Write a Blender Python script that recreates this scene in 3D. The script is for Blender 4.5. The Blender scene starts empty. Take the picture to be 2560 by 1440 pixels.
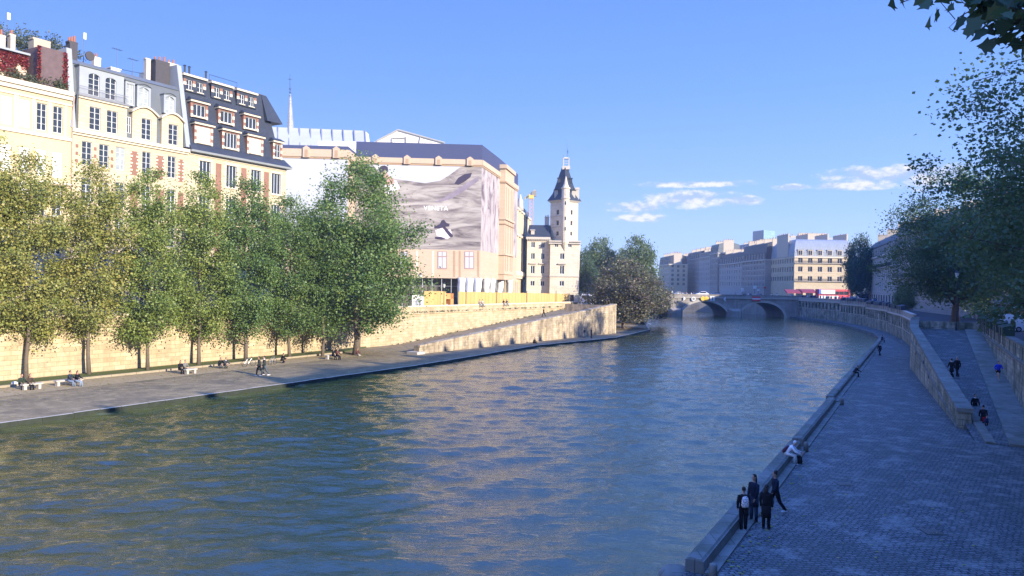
import bpy, bmesh, math, random
import numpy as np
from mathutils import Vector, Matrix

rad = math.radians
scene = bpy.context.scene
COL = scene.collection

# ------------------------------------------------------------------ camera
CAM_Z = 9.8
FPX = 1850.0
ROLL = rad(0.9)
cd = bpy.data.cameras.new("camera"); cam = bpy.data.objects.new("camera", cd); COL.objects.link(cam)
cd.sensor_width = 36.0; cd.lens = 36.0 * FPX / 2560.0
cd.shift_y = -8.0 / 2560.0
cd.clip_start = 0.2; cd.clip_end = 20000
cam.matrix_world = Matrix.Translation((0, 0, CAM_Z)) @ Matrix.Rotation(rad(90), 4, 'X') @ Matrix.Rotation(ROLL, 4, 'Z')
scene.camera = cam

# ------------------------------------------------------------------ light
SUN_EL = rad(19.0); SUN_AZ = math.atan2(0.74, -0.67)        # azimuth measured from +Y towards +X
SUN_DIR = Vector((math.sin(SUN_AZ) * math.cos(SUN_EL), math.cos(SUN_AZ) * math.cos(SUN_EL), math.sin(SUN_EL)))
sl = bpy.data.lights.new("sun", 'SUN'); sl.energy = 5.0; sl.angle = rad(0.5); sl.color = (1.0, 0.90, 0.76)
so = bpy.data.objects.new("sun", sl); COL.objects.link(so); so.location = (60, -60, 80)
so.rotation_euler = SUN_DIR.to_track_quat('Z', 'Y').to_euler()

world = bpy.data.worlds.new("World"); scene.world = world; world.use_nodes = True
wn = world.node_tree; wn.nodes.clear()
def N(nt, typ, **kw):
    n = nt.nodes.new(typ)
    for k, v in kw.items():
        if k == 'ins':
            for a, b in v.items(): n.inputs[a].default_value = b
        else: setattr(n, k, v)
    return n
def LK(nt, a, b): nt.links.new(a, b)
sky = N(wn, 'ShaderNodeTexSky', sky_type='NISHITA', sun_disc=False, sun_elevation=SUN_EL, sun_rotation=-SUN_AZ,
        altitude=50, air_density=1.0, dust_density=0.25, ozone_density=2.2)
hsv = N(wn, 'ShaderNodeHueSaturation', ins={'Saturation': 1.22, 'Value': 1.0})
LK(wn, sky.outputs[0], hsv.inputs['Color'])
tint = N(wn, 'ShaderNodeMix', data_type='RGBA', blend_type='MULTIPLY'); tint.inputs[0].default_value = 1.0
LK(wn, hsv.outputs[0], tint.inputs[6]); tint.inputs[7].default_value = (0.86, 0.86, 1.12, 1)
# clouds: low cumulus banks above the right horizon, laid out by compass direction
tc = N(wn, 'ShaderNodeTexCoord'); sep = N(wn, 'ShaderNodeSeparateXYZ'); LK(wn, tc.outputs['Generated'], sep.inputs[0])
def M(nt, op, a, b=None, c=None, clamp=False):
    n = nt.nodes.new('ShaderNodeMath'); n.operation = op; n.use_clamp = clamp
    for i, v in enumerate((a, b, c)):
        if v is None: continue
        if isinstance(v, (int, float)): n.inputs[i].default_value = v
        else: nt.links.new(v, n.inputs[i])
    return n.outputs[0]
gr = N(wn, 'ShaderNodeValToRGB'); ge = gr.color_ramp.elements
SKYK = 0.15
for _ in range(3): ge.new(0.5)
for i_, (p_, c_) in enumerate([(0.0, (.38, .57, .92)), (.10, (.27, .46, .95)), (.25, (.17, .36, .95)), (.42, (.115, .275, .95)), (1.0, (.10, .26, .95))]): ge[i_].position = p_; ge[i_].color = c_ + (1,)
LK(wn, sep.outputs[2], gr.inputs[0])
gs_ = N(wn, 'ShaderNodeVectorMath', operation='SCALE'); LK(wn, gr.outputs[0], gs_.inputs[0]); zb_ = N(wn, 'ShaderNodeMapRange', interpolation_type='SMOOTHSTEP', ins={1: .42, 2: .8, 3: .56 / SKYK, 4: 1.5 / SKYK}); LK(wn, sep.outputs[2], zb_.inputs[0]); LK(wn, zb_.outputs[0], gs_.inputs['Scale'])  # overhead sky out of view raised in brightness, adding blue fill to the shade
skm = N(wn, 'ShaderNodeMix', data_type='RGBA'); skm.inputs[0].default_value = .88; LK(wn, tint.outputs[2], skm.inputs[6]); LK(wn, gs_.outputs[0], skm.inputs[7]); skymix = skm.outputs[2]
az = M(wn, 'ARCTAN2', sep.outputs[0], sep.outputs[1]); el = M(wn, 'ARCSINE', sep.outputs[2])
cmb = N(wn, 'ShaderNodeCombineXYZ'); LK(wn, M(wn, 'MULTIPLY', az, 30.0), cmb.inputs[0]); LK(wn, M(wn, 'MULTIPLY', el, 62.0), cmb.inputs[1])
cn = N(wn, 'ShaderNodeTexNoise', ins={'Scale': 1.0, 'Detail': 8.0, 'Roughness': 0.62}); LK(wn, cmb.outputs[0], cn.inputs['Vector'])
def bump2(a0, e0, wa, we):
    da = M(wn, 'DIVIDE', M(wn, 'SUBTRACT', az, a0), wa * 1.15); de = M(wn, 'DIVIDE', M(wn, 'SUBTRACT', el, e0), we * 1.15)
    r2 = M(wn, 'ADD', M(wn, 'MULTIPLY', da, da), M(wn, 'MULTIPLY', de, de))
    return M(wn, 'SUBTRACT', 1.0, r2, clamp=True)
CL = [(0.232, 0.116, .085, .017), (0.160, 0.106, .055, .012), (0.290, 0.112, .050, .010), (0.455, 0.139, .09, .017), (0.515, 0.135, .06, .022),
      (0.43, 0.128, .075, .009), (0.175, 0.092, .05, .008), (0.24, 0.135, .10, .007), (0.36,0.128,.035,.006),(0.545,0.372,.03,.006)]
acc = None
for c in CL:
    b = bump2(*c); acc = b if acc is None else M(wn, 'MAXIMUM', acc, b)
dens = M(wn, 'MULTIPLY', M(wn, 'ADD', M(wn, 'MULTIPLY', acc, 0.66), M(wn, 'SUBTRACT', cn.outputs[0], 0.86)), 4.0, clamp=True)
dens = M(wn, 'MULTIPLY', dens, 0.9)
# light tops, greyer undersides
cmb2 = N(wn, 'ShaderNodeCombineXYZ'); LK(wn, M(wn, 'MULTIPLY', az, 30.0), cmb2.inputs[0]); LK(wn, M(wn, 'MULTIPLY', M(wn, 'ADD', el, 0.006), 62.0), cmb2.inputs[1])
cn2 = N(wn, 'ShaderNodeTexNoise', ins={'Scale': 1.0, 'Detail': 8.0, 'Roughness': 0.62}); LK(wn, cmb2.outputs[0], cn2.inputs['Vector'])
shade = M(wn, 'ADD', 0.35, M(wn, 'MULTIPLY', M(wn, 'SUBTRACT', cn.outputs[0], cn2.outputs[0]), 5.5), clamp=True)
cc = N(wn, 'ShaderNodeMix', data_type='RGBA'); LK(wn, shade, cc.inputs[0])
SKYK = 0.15
cc.inputs[6].default_value = tuple(v / SKYK for v in (0.25, 0.32, 0.50)) + (1,)
cc.inputs[7].default_value = tuple(v / SKYK for v in (0.56, 0.54, 0.58)) + (1,)
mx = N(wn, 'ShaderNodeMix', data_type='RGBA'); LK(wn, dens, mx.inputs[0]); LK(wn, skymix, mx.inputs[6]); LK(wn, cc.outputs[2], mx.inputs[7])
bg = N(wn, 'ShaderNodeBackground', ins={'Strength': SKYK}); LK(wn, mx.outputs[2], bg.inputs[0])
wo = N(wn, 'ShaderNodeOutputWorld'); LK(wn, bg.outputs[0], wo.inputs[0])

scene.view_settings.view_transform = 'Standard'; scene.view_settings.look = 'None'
scene.view_settings.gamma = 1.0; scene.view_settings.exposure = 1.0
scene.cycles.max_bounces = 6; scene.cycles.diffuse_bounces = 3; scene.cycles.glossy_bounces = 3
scene.cycles.transmission_bounces = 3; scene.cycles.transparent_max_bounces = 6
scene.cycles.caustics_reflective = False; scene.cycles.caustics_refractive = False
scene.cycles.use_denoising = True; scene.cycles.denoising_prefilter = 'NONE'; scene.cycles.denoising_input_passes = 'RGB_ALBEDO_NORMAL'; scene.cycles.sample_clamp_indirect = 6.0

# ------------------------------------------------------------------ materials
MATS = {}
def newmat(name):
    m = bpy.data.materials.new(name); m.use_nodes = True; nt = m.node_tree; nt.nodes.clear()
    out = N(nt, 'ShaderNodeOutputMaterial'); MATS[name] = m
    return m, nt, out
def c4(c): return (c[0], c[1], c[2], 1)
def ramp(nt, fac, stops):
    r = nt.nodes.new('ShaderNodeValToRGB'); e = r.color_ramp.elements
    while len(e) < len(stops): e.new(0.5)
    for i, (p, c) in enumerate(stops): e[i].position = p; e[i].color = c4(c)
    if fac is not None: nt.links.new(fac, r.inputs[0])
    return r.outputs[0]
def mixc(nt, f, a, b, bt='MIX'):
    n = nt.nodes.new('ShaderNodeMix'); n.data_type = 'RGBA'; n.blend_type = bt
    for i, v in ((0, f), (6, a), (7, b)):
        if isinstance(v, (int, float)): n.inputs[i].default_value = v
        elif isinstance(v, tuple): n.inputs[i].default_value = c4(v)
        else: nt.links.new(v, n.inputs[i])
    return n.outputs[2]
def mapping(nt, src, scale=(1, 1, 1), rot=(0, 0, 0), loc=(0, 0, 0)):
    m = nt.nodes.new('ShaderNodeMapping'); nt.links.new(src, m.inputs[0])
    m.inputs['Scale'].default_value = scale; m.inputs['Rotation'].default_value = rot; m.inputs['Location'].default_value = loc
    return m.outputs[0]
def noise(nt, vec, scale, detail=4, rough=.55):
    n = nt.nodes.new('ShaderNodeTexNoise'); nt.links.new(vec, n.inputs['Vector'])
    n.inputs['Scale'].default_value = scale; n.inputs['Detail'].default_value = detail; n.inputs['Roughness'].default_value = rough
    return n.outputs[0]
def bumpn(nt, h, strength=.3, dist=.05):
    b = nt.nodes.new('ShaderNodeBump'); b.inputs['Strength'].default_value = strength; b.inputs['Distance'].default_value = dist
    nt.links.new(h, b.inputs['Height']); return b.outputs[0]
def princ(nt, out, col, rough=.8, spec=.3, metal=0, normal=None):
    p = nt.nodes.new('ShaderNodeBsdfPrincipled')
    if isinstance(col, tuple): p.inputs['Base Color'].default_value = c4(col)
    else: nt.links.new(col, p.inputs['Base Color'])
    p.inputs['Roughness'].default_value = rough; p.inputs['Metallic'].default_value = metal
    p.inputs['Specular IOR Level'].default_value = spec
    if normal is not None: nt.links.new(normal, p.inputs['Normal'])
    nt.links.new(p.outputs[0], out.inputs[0]); return p
def plain(name, col, rough=.7, spec=.3, metal=0, var=.18, scale=1.5):
    m, nt, out = newmat(name); t = N(nt, 'ShaderNodeTexCoord')
    n = noise(nt, t.outputs['Object'], scale, 5)
    c = mixc(nt, n, tuple(x * (1 - var) for x in col), tuple(min(1, x * (1 + var)) for x in col))
    princ(nt, out, c, rough, spec, metal); return m
def blocks(name, c1, c2, mortar, bw, bh, msize=.012, stain=(.2, .17, .12), stainamt=.35, rough=.85, bump=.35, distort=0, varscale=.35, streak=0, grime_or_lit=None):
    """cut stone or brick laid in courses, with weather staining"""
    m, nt, out = newmat(name); t = N(nt, 'ShaderNodeTexCoord'); uv = t.outputs['UV']
    if distort:
        nz = N(nt, 'ShaderNodeTexNoise', ins={'Scale': 3.0, 'Detail': 2.0}); LK(nt, uv, nz.inputs['Vector'])
        sc = N(nt, 'ShaderNodeVectorMath', operation='MULTIPLY_ADD'); LK(nt, nz.outputs['Color'], sc.inputs[0]); sc.inputs[1].default_value = (distort,) * 3; LK(nt, uv, sc.inputs[2]); uv = sc.outputs[0]
    b = N(nt, 'ShaderNodeTexBrick', offset=.5, squash=1.0)
    LK(nt, uv, b.inputs['Vector']); b.inputs['Color1'].default_value = c4(c1); b.inputs['Color2'].default_value = c4(c2); b.inputs['Mortar'].default_value = c4(mortar)
    b.inputs['Scale'].default_value = 1.0; b.inputs['Mortar Size'].default_value = msize; b.inputs['Mortar Smooth'].default_value = .3
    b.inputs['Brick Width'].default_value = bw; b.inputs['Row Height'].default_value = bh; b.inputs['Bias'].default_value = 0
    nz2 = noise(nt, t.outputs['Object'], varscale, 8, .62)
    f = ramp(nt, nz2, [(.45, (0, 0, 0)), (.68, (1, 1, 1))])
    c = mixc(nt, M(nt, 'MULTIPLY', f, stainamt), b.outputs[0], stain)
    nz3 = noise(nt, t.outputs['Object'], 2.5, 6, .6)
    c = mixc(nt, .35, c, mixc(nt, nz3, (.55, .55, .55), (1.3, 1.3, 1.3)), 'MULTIPLY')
    if streak:
        s = noise(nt, mapping(nt, t.outputs['UV'], (1.3, .12, 1)), 1.0, 5, .6)
        f2 = ramp(nt, s, [(.42, (0, 0, 0)), (.66, (1, 1, 1))]); c = mixc(nt, M(nt, 'MULTIPLY', f2, streak), c, stain)
    if grime_or_lit:
        g = noise(nt, t.outputs['Object'], .9, 9, .7); f3 = ramp(nt, g, [(.5, (0, 0, 0)), (.62, (1, 1, 1))]); c = mixc(nt, M(nt, 'MULTIPLY', f3, grime_or_lit[1]), c, grime_or_lit[0])
    h = M(nt, 'ADD', M(nt, 'MULTIPLY', b.outputs[1], -1.0), M(nt, 'MULTIPLY', nz3, .6))
    princ(nt, out, c, rough, .25, 0, bumpn(nt, h, bump, .03)); return m

stone_cream = blocks('stone_cream', (.52, .43, .285), (.58, .485, .33), (.34, .265, .16), 1.1, .42, .010, (.42, .30, .16), .3, bump=.25)
stone_yellow = blocks('stone_yellow', (.585, .47, .28), (.605, .49, .30), (.52, .40, .235), 3.0, .6, .004, (.50, .36, .17), .25, bump=.1)
stone_pale = blocks('stone_pale', (.60, .53, .41), (.66, .585, .46), (.34, .28, .22), 1.3, .5, .012, (.32, .27, .21), .4, bump=.2)
stone_trim = plain('stone_trim', (.62, .54, .40), .8, var=.12)
stone_grey_trim = plain('stone_grey_trim', (.46, .42, .36), .8, var=.18)
quay_stone = blocks('quay_stone', (.60, .49, .31), (.48, .37, .22), (.27, .2, .12), 1.15, .44, .016, (.30, .22, .12), .45, bump=.45, streak=.35, grime_or_lit=((.16, .13, .08), .28))
ramp_stone = blocks('ramp_stone', (.58, .48, .33), (.46, .37, .24), (.25, .2, .13), 1.0, .4, .014, (.17, .13, .085), .75, bump=.5, varscale=.55, streak=.75, grime_or_lit=((.09, .085, .05), .45))
right_stone = blocks('right_stone', (.50, .46, .37), (.36, .34, .27), (.15, .145, .11), 1.0, .4, .018, (.085, .10, .065), .9, bump=.5, varscale=.5, streak=1.0, grime_or_lit=((.04, .055, .03), .7))
coping_stone = blocks('coping_stone', (.22, .225, .205), (.17, .175, .16), (.08, .085, .075), 1.8, 1.2, .02, (.1, .11, .07), .55, bump=.3, varscale=.8, grime_or_lit=((.06, .075, .035), .4))
bridge_stone = blocks('bridge_stone', (.40, .36, .31), (.33, .30, .26), (.2, .18, .15), 1.1, .45, .02, (.16, .14, .11), .6, bump=.4, streak=.5)
red_brick = blocks('red_brick', (.27, .125, .085), (.23, .10, .07), (.35, .22, .16), .24, .075, .012, (.18, .07, .05), .3, bump=.2)
cobble = blocks('cobble', (.085, .105, .115), (.17, .185, .19), (.018, .025, .028), .25, .17, .026, (.06, .075, .07), .7, rough=.6, bump=.9, distort=.28, varscale=.3, grime_or_lit=((.30, .31, .30), .45))
paving = blocks('paving', (.29, .225, .12), (.24, .185, .10), (.14, .105, .06), .8, .5, .02, (.11, .095, .065), .7, bump=.3, varscale=.25, distort=.03, grime_or_lit=((.40, .31, .17), .55))  # paler warm patches are sunlit gravel put into the colour
asphalt = plain('asphalt', (.06, .06, .062), .85, scale=4)
slate = blocks('slate', (.038, .048, .07), (.052, .062, .085), (.025, .03, .045), .35, .22, .02, (.03, .035, .05), .5, rough=.55, bump=.3)
zinc = plain('zinc', (.13, .145, .155), .55, .4, .2, .2, .8)
zinc_light = plain('zinc_light', (.32, .345, .36), .55, .4, .1, .15, .8)
seam_zinc = blocks('seam_zinc', (.30, .33, .36), (.27, .30, .33), (.15, .17, .2), .6, 6.0, .05, (.2, .23, .25), .3, rough=.45, bump=.5)
lead_dark = plain('lead_dark', (.035, .045, .065), .5, .4, .2)
slate_deep = blocks('slate_deep', (.03, .04, .065), (.045, .055, .08), (.02, .025, .04), .35, .22, .02, (.03, .04, .05), .4, rough=.45, bump=.25)
white_paint = plain('white_paint', (.62, .63, .63), .5, var=.06)
cream_paint = plain('cream_paint', (.60, .53, .41), .6, var=.06)
blind_white = plain('blind_white', (.66, .64, .59), .7, var=.04)
iron = plain('iron', (.02, .022, .025), .5, .5)
pot_red = plain('pot_red', (.32, .13, .08), .8)
chim_brick = plain('chim_brick', (.50, .43, .33), .85, scale=3)
chim_dark = plain('chim_dark', (.07, .065, .07), .85, scale=3)
yellow_board = blocks('yellow_board', (.58, .40, .16), (.52, .35, .13), (.3, .18, .06), 1.25, 6.0, .03, (.62, .35, .08), .3, bump=.1, streak=.3)
orange_board = plain('orange_board', (.66, .28, .10), .7)
green_box = plain('green_box', (.02, .05, .035), .55, .4, scale=3)
grass_mat = plain('grass', (.075, .10, .025), .9, var=.5, scale=9)
gravel_mat = plain('gravel', (.36, .275, .15), .95, var=.3, scale=3)
bark = plain('bark', (.14, .11, .08), .9, var=.45, scale=5)
bark_pale = plain('bark_pale', (.26, .22, .16), .9, var=.5, scale=4)
white_cloth = plain('white_cloth', (.70, .69, .66), .8, var=.12, scale=.7)
print_slate = plain('print_slate', (.055, .068, .14), .8, var=.2, scale=14)
print_sky = plain('print_sky', (.47, .49, .53), .8, var=.06, scale=.2)
print_cream = blocks('print_cream', (.52, .40, .28), (.54, .42, .30), (.44, .32, .22), 2.6, .9, .015, (.60, .43, .29), .3, bump=.05)
print_cream_dark = plain('print_cream_dark', (.40, .27, .17), .8, var=.15)
print_pink = plain('print_pink', (.36, .24, .21), .8)
tarp_white = plain('tarp_white', (.66, .62, .55), .8, var=.3, scale=.9)
car_white = plain('car_white', (.75, .76, .78), .3, .6, var=.03)
car_dark = plain('car_dark', (.03, .035, .05), .3, .6, var=.1)
car_silver = plain('car_silver', (.35, .38, .42), .3, .6, .4, .05)
bus_red = plain('bus_red', (.5, .04, .06), .4, .5, var=.05)
bus_blue = plain('bus_blue', (.05, .16, .6), .4, .5, var=.05)
rubber = plain('rubber', (.015, .015, .015), .8)
sign_yellow = plain('sign_yellow', (.75, .48, .06), .6, var=.05)
sign_red = plain('sign_red', (.6, .03, .04), .6, var=.05)
crane_paint = plain('crane_paint', (.62, .38, .30), .6, var=.1)
crane_yellow = plain('crane_yellow', (.70, .48, .10), .6, var=.1)
awning_red = plain('awning_red', (.24, .05, .075), .8)
awning_blue = plain('awning_blue', (.03, .06, .2), .8)
glass_tower = blocks('glass_tower_mat', (.03, .09, .15), (.05, .12, .18), (.02, .04, .07), 1.6, 3.3, .12, (.04, .1, .16), .3, rough=.15, bump=.1)
glass_pale = blocks('glass_pale_mat', (.20, .34, .40), (.28, .42, .46), (.1, .2, .25), 1.6, 3.3, .12, (.2, .3, .36), .3, rough=.2, bump=.1)
ivy_red = None

def glassmat(name, col, rough=.06):
    m, nt, out = newmat(name); t = N(nt, 'ShaderNodeTexCoord')
    n = noise(nt, t.outputs['Object'], .8, 2)
    c = mixc(nt, n, tuple(x * .5 for x in col), tuple(x * 1.6 for x in col))
    princ(nt, out, c, rough, .6, 0, bumpn(nt, noise(nt, t.outputs['Object'], 1.3, 1), .12, .04)); return m
glass = glassmat('window_glass', (.03, .038, .05))
glass_far = glassmat('window_glass_far', (.018, .022, .03), .25)
curtain_glass = glassmat('curtained_glass', (.30, .33, .33), .3)

# rock landscape print for the big hoarding
def rockprint():
    m, nt, out = newmat('print_rock'); t = N(nt, 'ShaderNodeTexCoord')
    v = mapping(nt, t.outputs['Object'], (.10, .10, .62), (0, rad(10), 0))
    n = N(nt, 'ShaderNodeTexNoise', ins={'Scale': 1.0, 'Detail': 9.0, 'Roughness': .68, 'Distortion': 1.2}); LK(nt, v, n.inputs['Vector'])
    c = ramp(nt, n.outputs[0], [(.32, (.08, .065, .07)), (.43, (.22, .19, .18)), (.54, (.36, .325, .295)), (.72, (.48, .44, .40))])
    princ(nt, out, c, .85, .1)
    return m
print_rock = rockprint()
def rockprint2():
    m, nt, out = newmat('print_rock_pale'); t = N(nt, 'ShaderNodeTexCoord')
    v = mapping(nt, t.outputs['Object'], (.3, .3, .16), (0, rad(-25), 0))
    n = N(nt, 'ShaderNodeTexNoise', ins={'Scale': 1.0, 'Detail': 8.0, 'Roughness': .6, 'Distortion': 1.5}); LK(nt, v, n.inputs['Vector'])
    c = ramp(nt, n.outputs[0], [(.33, (.14, .11, .13)), (.45, (.36, .31, .31)), (.7, (.50, .47, .45))])
    princ(nt, out, c, .85, .1); return m
print_rock_pale = rockprint2()

def leafmat(name, stops, trans=.4):
    m, nt, out = newmat(name)
    a = N(nt, 'ShaderNodeAttribute', attribute_name='rnd')
    c = ramp(nt, a.outputs['Fac'], stops)
    d = N(nt, 'ShaderNodeBsdfDiffuse'); tr = N(nt, 'ShaderNodeBsdfTranslucent'); g = N(nt, 'ShaderNodeBsdfGlossy', ins={'Roughness': .5})
    LK(nt, c, d.inputs[0]); tc_ = mixc(nt, .5, c, (.16, .17, .02)); LK(nt, tc_, tr.inputs[0]); g.inputs[0].default_value = (.6, .6, .6, 1)
    m1 = N(nt, 'ShaderNodeMixShader', ins={0: trans}); LK(nt, d.outputs[0], m1.inputs[1]); LK(nt, tr.outputs[0], m1.inputs[2])
    m2 = N(nt, 'ShaderNodeMixShader', ins={0: .05}); LK(nt, m1.outputs[0], m2.inputs[1]); LK(nt, g.outputs[0], m2.inputs[2])
    LK(nt, m2.outputs[0], out.inputs[0]); return m
leaf_green = leafmat('leaf_green', [(0, (.075, .155, .035)), (.5, (.155, .26, .065)), (.85, (.27, .37, .10)), (1, (.48, .42, .12))], .45)
leaf_mid = leafmat('leaf_mid', [(0, (.10, .17, .035)), (.45, (.22, .30, .06)), (.8, (.37, .42, .09)), (1, (.6, .48, .14))])
leaf_gold = leafmat('leaf_gold', [(0, (.13, .18, .035)), (.4, (.28, .31, .06)), (.75, (.48, .43, .11)), (1, (.68, .52, .18))])
leaf_deep = leafmat('leaf_deep', [(0, (.03, .07, .045)), (.5, (.06, .125, .065)), (.9, (.12, .19, .085)), (1, (.24, .27, .12))], .4)
leaf_right = leafmat('leaf_right', [(0, (.045, .10, .055)), (.5, (.09, .175, .08)), (.85, (.17, .26, .11)), (1, (.32, .36, .15))], .45)
leaf_pale = leafmat('leaf_pale', [(0, (.07, .12, .05)), (.5, (.13, .20, .08)), (1, (.26, .30, .12))])
leaf_rust = leafmat('leaf_rust', [(0, (.07, .10, .05)), (.45, (.15, .15, .08)), (.7, (.18, .14, .105)), (1, (.27, .17, .14))])
leaf_red = leafmat('leaf_red', [(0, (.14, .015, .02)), (.5, (.32, .03, .04)), (1, (.50, .14, .12))])
leaf_shrub = leafmat('leaf_shrub', [(0, (.05, .07, .03)), (.6, (.11, .13, .06)), (1, (.2, .19, .1))])

def watermat():
    m, nt, out = newmat('river_water'); t = N(nt, 'ShaderNodeTexCoord'); o = t.outputs['Object']
    r = rad(-30)
    a = noise(nt, mapping(nt, o, (1.25, 2.9, 1), (0, 0, .12)), 1.0, 4, .62)
    b = noise(nt, mapping(nt, o, (2.6, 6.2, 1), (0, 0, -.15)), 1.0, 4, .6)
    c = noise(nt, mapping(nt, o, (.12, .2, 1), (0, 0, r)), 1.0, 2, .5)
    ridge = lambda v: M(nt, 'SUBTRACT', 1.0, M(nt, 'ABSOLUTE', M(nt, 'MULTIPLY_ADD', v, 2.0, -1.0)))
    a = M(nt, 'ADD', M(nt, 'MULTIPLY', ridge(a), .2), M(nt, 'MULTIPLY', a, .8)); b = ridge(b)
    h = M(nt, 'ADD', M(nt, 'ADD', M(nt, 'MULTIPLY', a, .10), M(nt, 'MULTIPLY', b, .022)), M(nt, 'MULTIPLY', c, .05))
    bn = bumpn(nt, h, 1.0, .85)
    col = mixc(nt, c, (.070, .080, .018), (.095, .100, .026))
    p = princ(nt, out, col, .035, .5, 0, bn); p.inputs['IOR'].default_value = 1.9
    return m
water_mat = watermat()

# ------------------------------------------------------------------ mesh helpers
class MB:
    def __init__(s): s.v = []; s.f = []; s.m = []; s.mi = 0
    def mat(s, i): s.mi = i; return s
    def face(s, pts):
        b = len(s.v); s.v += [tuple(p) for p in pts]; s.f.append(tuple(range(b, b + len(pts)))); s.m.append(s.mi)
    def mesh_(s, vs, fs):
        b = len(s.v); s.v += [tuple(p) for p in vs]
        for f in fs: s.f.append(tuple(b + i for i in f)); s.m.append(s.mi)
    def obox(s, o, a, b, c):
        """box from corner o with edge vectors a, b, c"""
        o, a, b, c = Vector(o), Vector(a), Vector(b), Vector(c)
        if a.cross(b).dot(c) < 0: a, b = b, a
        P = [o, o + a, o + a + b, o + b, o + c, o + a + c, o + a + b + c, o + b + c]
        s.mesh_(P, [(0, 3, 2, 1), (4, 5, 6, 7), (0, 1, 5, 4), (1, 2, 6, 5), (2, 3, 7, 6), (3, 0, 4, 7)])
    def box(s, x0, x1, y0, y1, z0, z1): s.obox((x0, y0, z0), (x1 - x0, 0, 0), (0, y1 - y0, 0), (0, 0, z1 - z0))
    def prism(s, poly, z0, z1, top=None):
        """vertical prism on a ground polygon (ccw); top may be a list of z per vertex"""
        n = len(poly); zt = top if top else [z1] * n
        zb = z0 if isinstance(z0, (list, tuple)) else [z0] * n
        vs = [(p[0], p[1], zb[i]) for i, p in enumerate(poly)] + [(p[0], p[1], zt[i]) for i, p in enumerate(poly)]
        A = sum(poly[i][0] * poly[(i + 1) % n][1] - poly[(i + 1) % n][0] * poly[i][1] for i in range(n))
        fs = [tuple(range(n, 2 * n)), tuple(reversed(range(n)))] + [(i, (i + 1) % n, n + (i + 1) % n, n + i) for i in range(n)]
        if A < 0: fs = [tuple(reversed(f)) for f in fs]
        s.mesh_(vs, fs)
    def frustum(s, p0, p1):
        """join two polygons with the same number of points, capped"""
        n = len(p0); vs = list(p0) + list(p1)
        s.mesh_(vs, [tuple(reversed(range(n))), tuple(range(n, 2 * n))] + [(i, (i + 1) % n, n + (i + 1) % n, n + i) for i in range(n)])
    def tube(s, pts, rs, n=8, cap=True):
        pts = [Vector(p) for p in pts]; rings = []
        if isinstance(rs, (int, float)): rs = [rs] * len(pts)
        prev = None
        for i, p in enumerate(pts):
            t = (pts[min(i + 1, len(pts) - 1)] - pts[max(i - 1, 0)])
            t = t.normalized() if t.length > 1e-9 else Vector((0, 0, 1))
            if prev is None:
                up = Vector((0, 1, 0)) if abs(t.y) < .8 else Vector((1, 0, 0)); u = t.cross(up).normalized()
            else:
                u = (prev - t * prev.dot(t)); u = u.normalized() if u.length > 1e-6 else t.orthogonal().normalized()
            prev = u; w = t.cross(u); r = rs[i]; ra, rb = (r if isinstance(r, tuple) else (r, r))
            rings.append([p + u * (math.cos(2 * math.pi * k / n) * ra) + w * (math.sin(2 * math.pi * k / n) * rb) for k in range(n)])
        vs = [q for r in rings for q in r]; fs = []
        for i in range(len(pts) - 1):
            for k in range(n):
                a = i * n + k; b = i * n + (k + 1) % n; fs.append((a, b, b + n, a + n))
        if cap: fs += [tuple(reversed(range(n))), tuple(range((len(pts) - 1) * n, len(pts) * n))]
        s.mesh_(vs, fs)
    def ball(s, c, rx, ry, rz, nu=10, nv=7, R=None):
        vs = []; fs = []; c = Vector(c)
        for j in range(nv + 1):
            th = math.pi * j / nv
            for i in range(nu):
                ph = 2 * math.pi * i / nu; p = Vector((rx * math.sin(th) * math.cos(ph), ry * math.sin(th) * math.sin(ph), rz * math.cos(th)))
                if R is not None: p = R @ p
                vs.append(c + p)
        for j in range(nv):
            for i in range(nu):
                a = j * nu + i; b = j * nu + (i + 1) % nu; fs.append((a, a + nu, b + nu, b))
        s.mesh_(vs, fs)
    def data(s, name, mats, smooth=False, off=None):
        me = bpy.data.meshes.new(name); V = np.array(s.v, dtype=np.float64).reshape(-1, 3)
        if off is not None: V = V - np.array(off)
        me.from_pydata(V.tolist(), [], s.f)
        mats = mats if isinstance(mats, (list, tuple)) else [mats]
        for m in mats: me.materials.append(m)
        me.polygons.foreach_set('material_index', s.m)
        if smooth: me.polygons.foreach_set('use_smooth', [True] * len(s.f))
        me.update(); boxuv(me, off); return me
    def build(s, name, mats, parent=None, smooth=False, loc=None):
        """linked object; coordinates given in the world (root at ORG) when parent has an origin"""
        off = None
        if parent is not None: off = ORG.get(parent.name, (0, 0, 0))
        elif loc is not None: off = loc
        o = bpy.data.objects.new(name, s.data(name, mats, smooth, off)); COL.objects.link(o)
        if parent is not None: o.parent = parent; ORG[o.name] = off
        elif loc is not None: o.location = loc; ORG[o.name] = tuple(loc)
        else: ORG[o.name] = (0, 0, 0)
        return o
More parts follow.
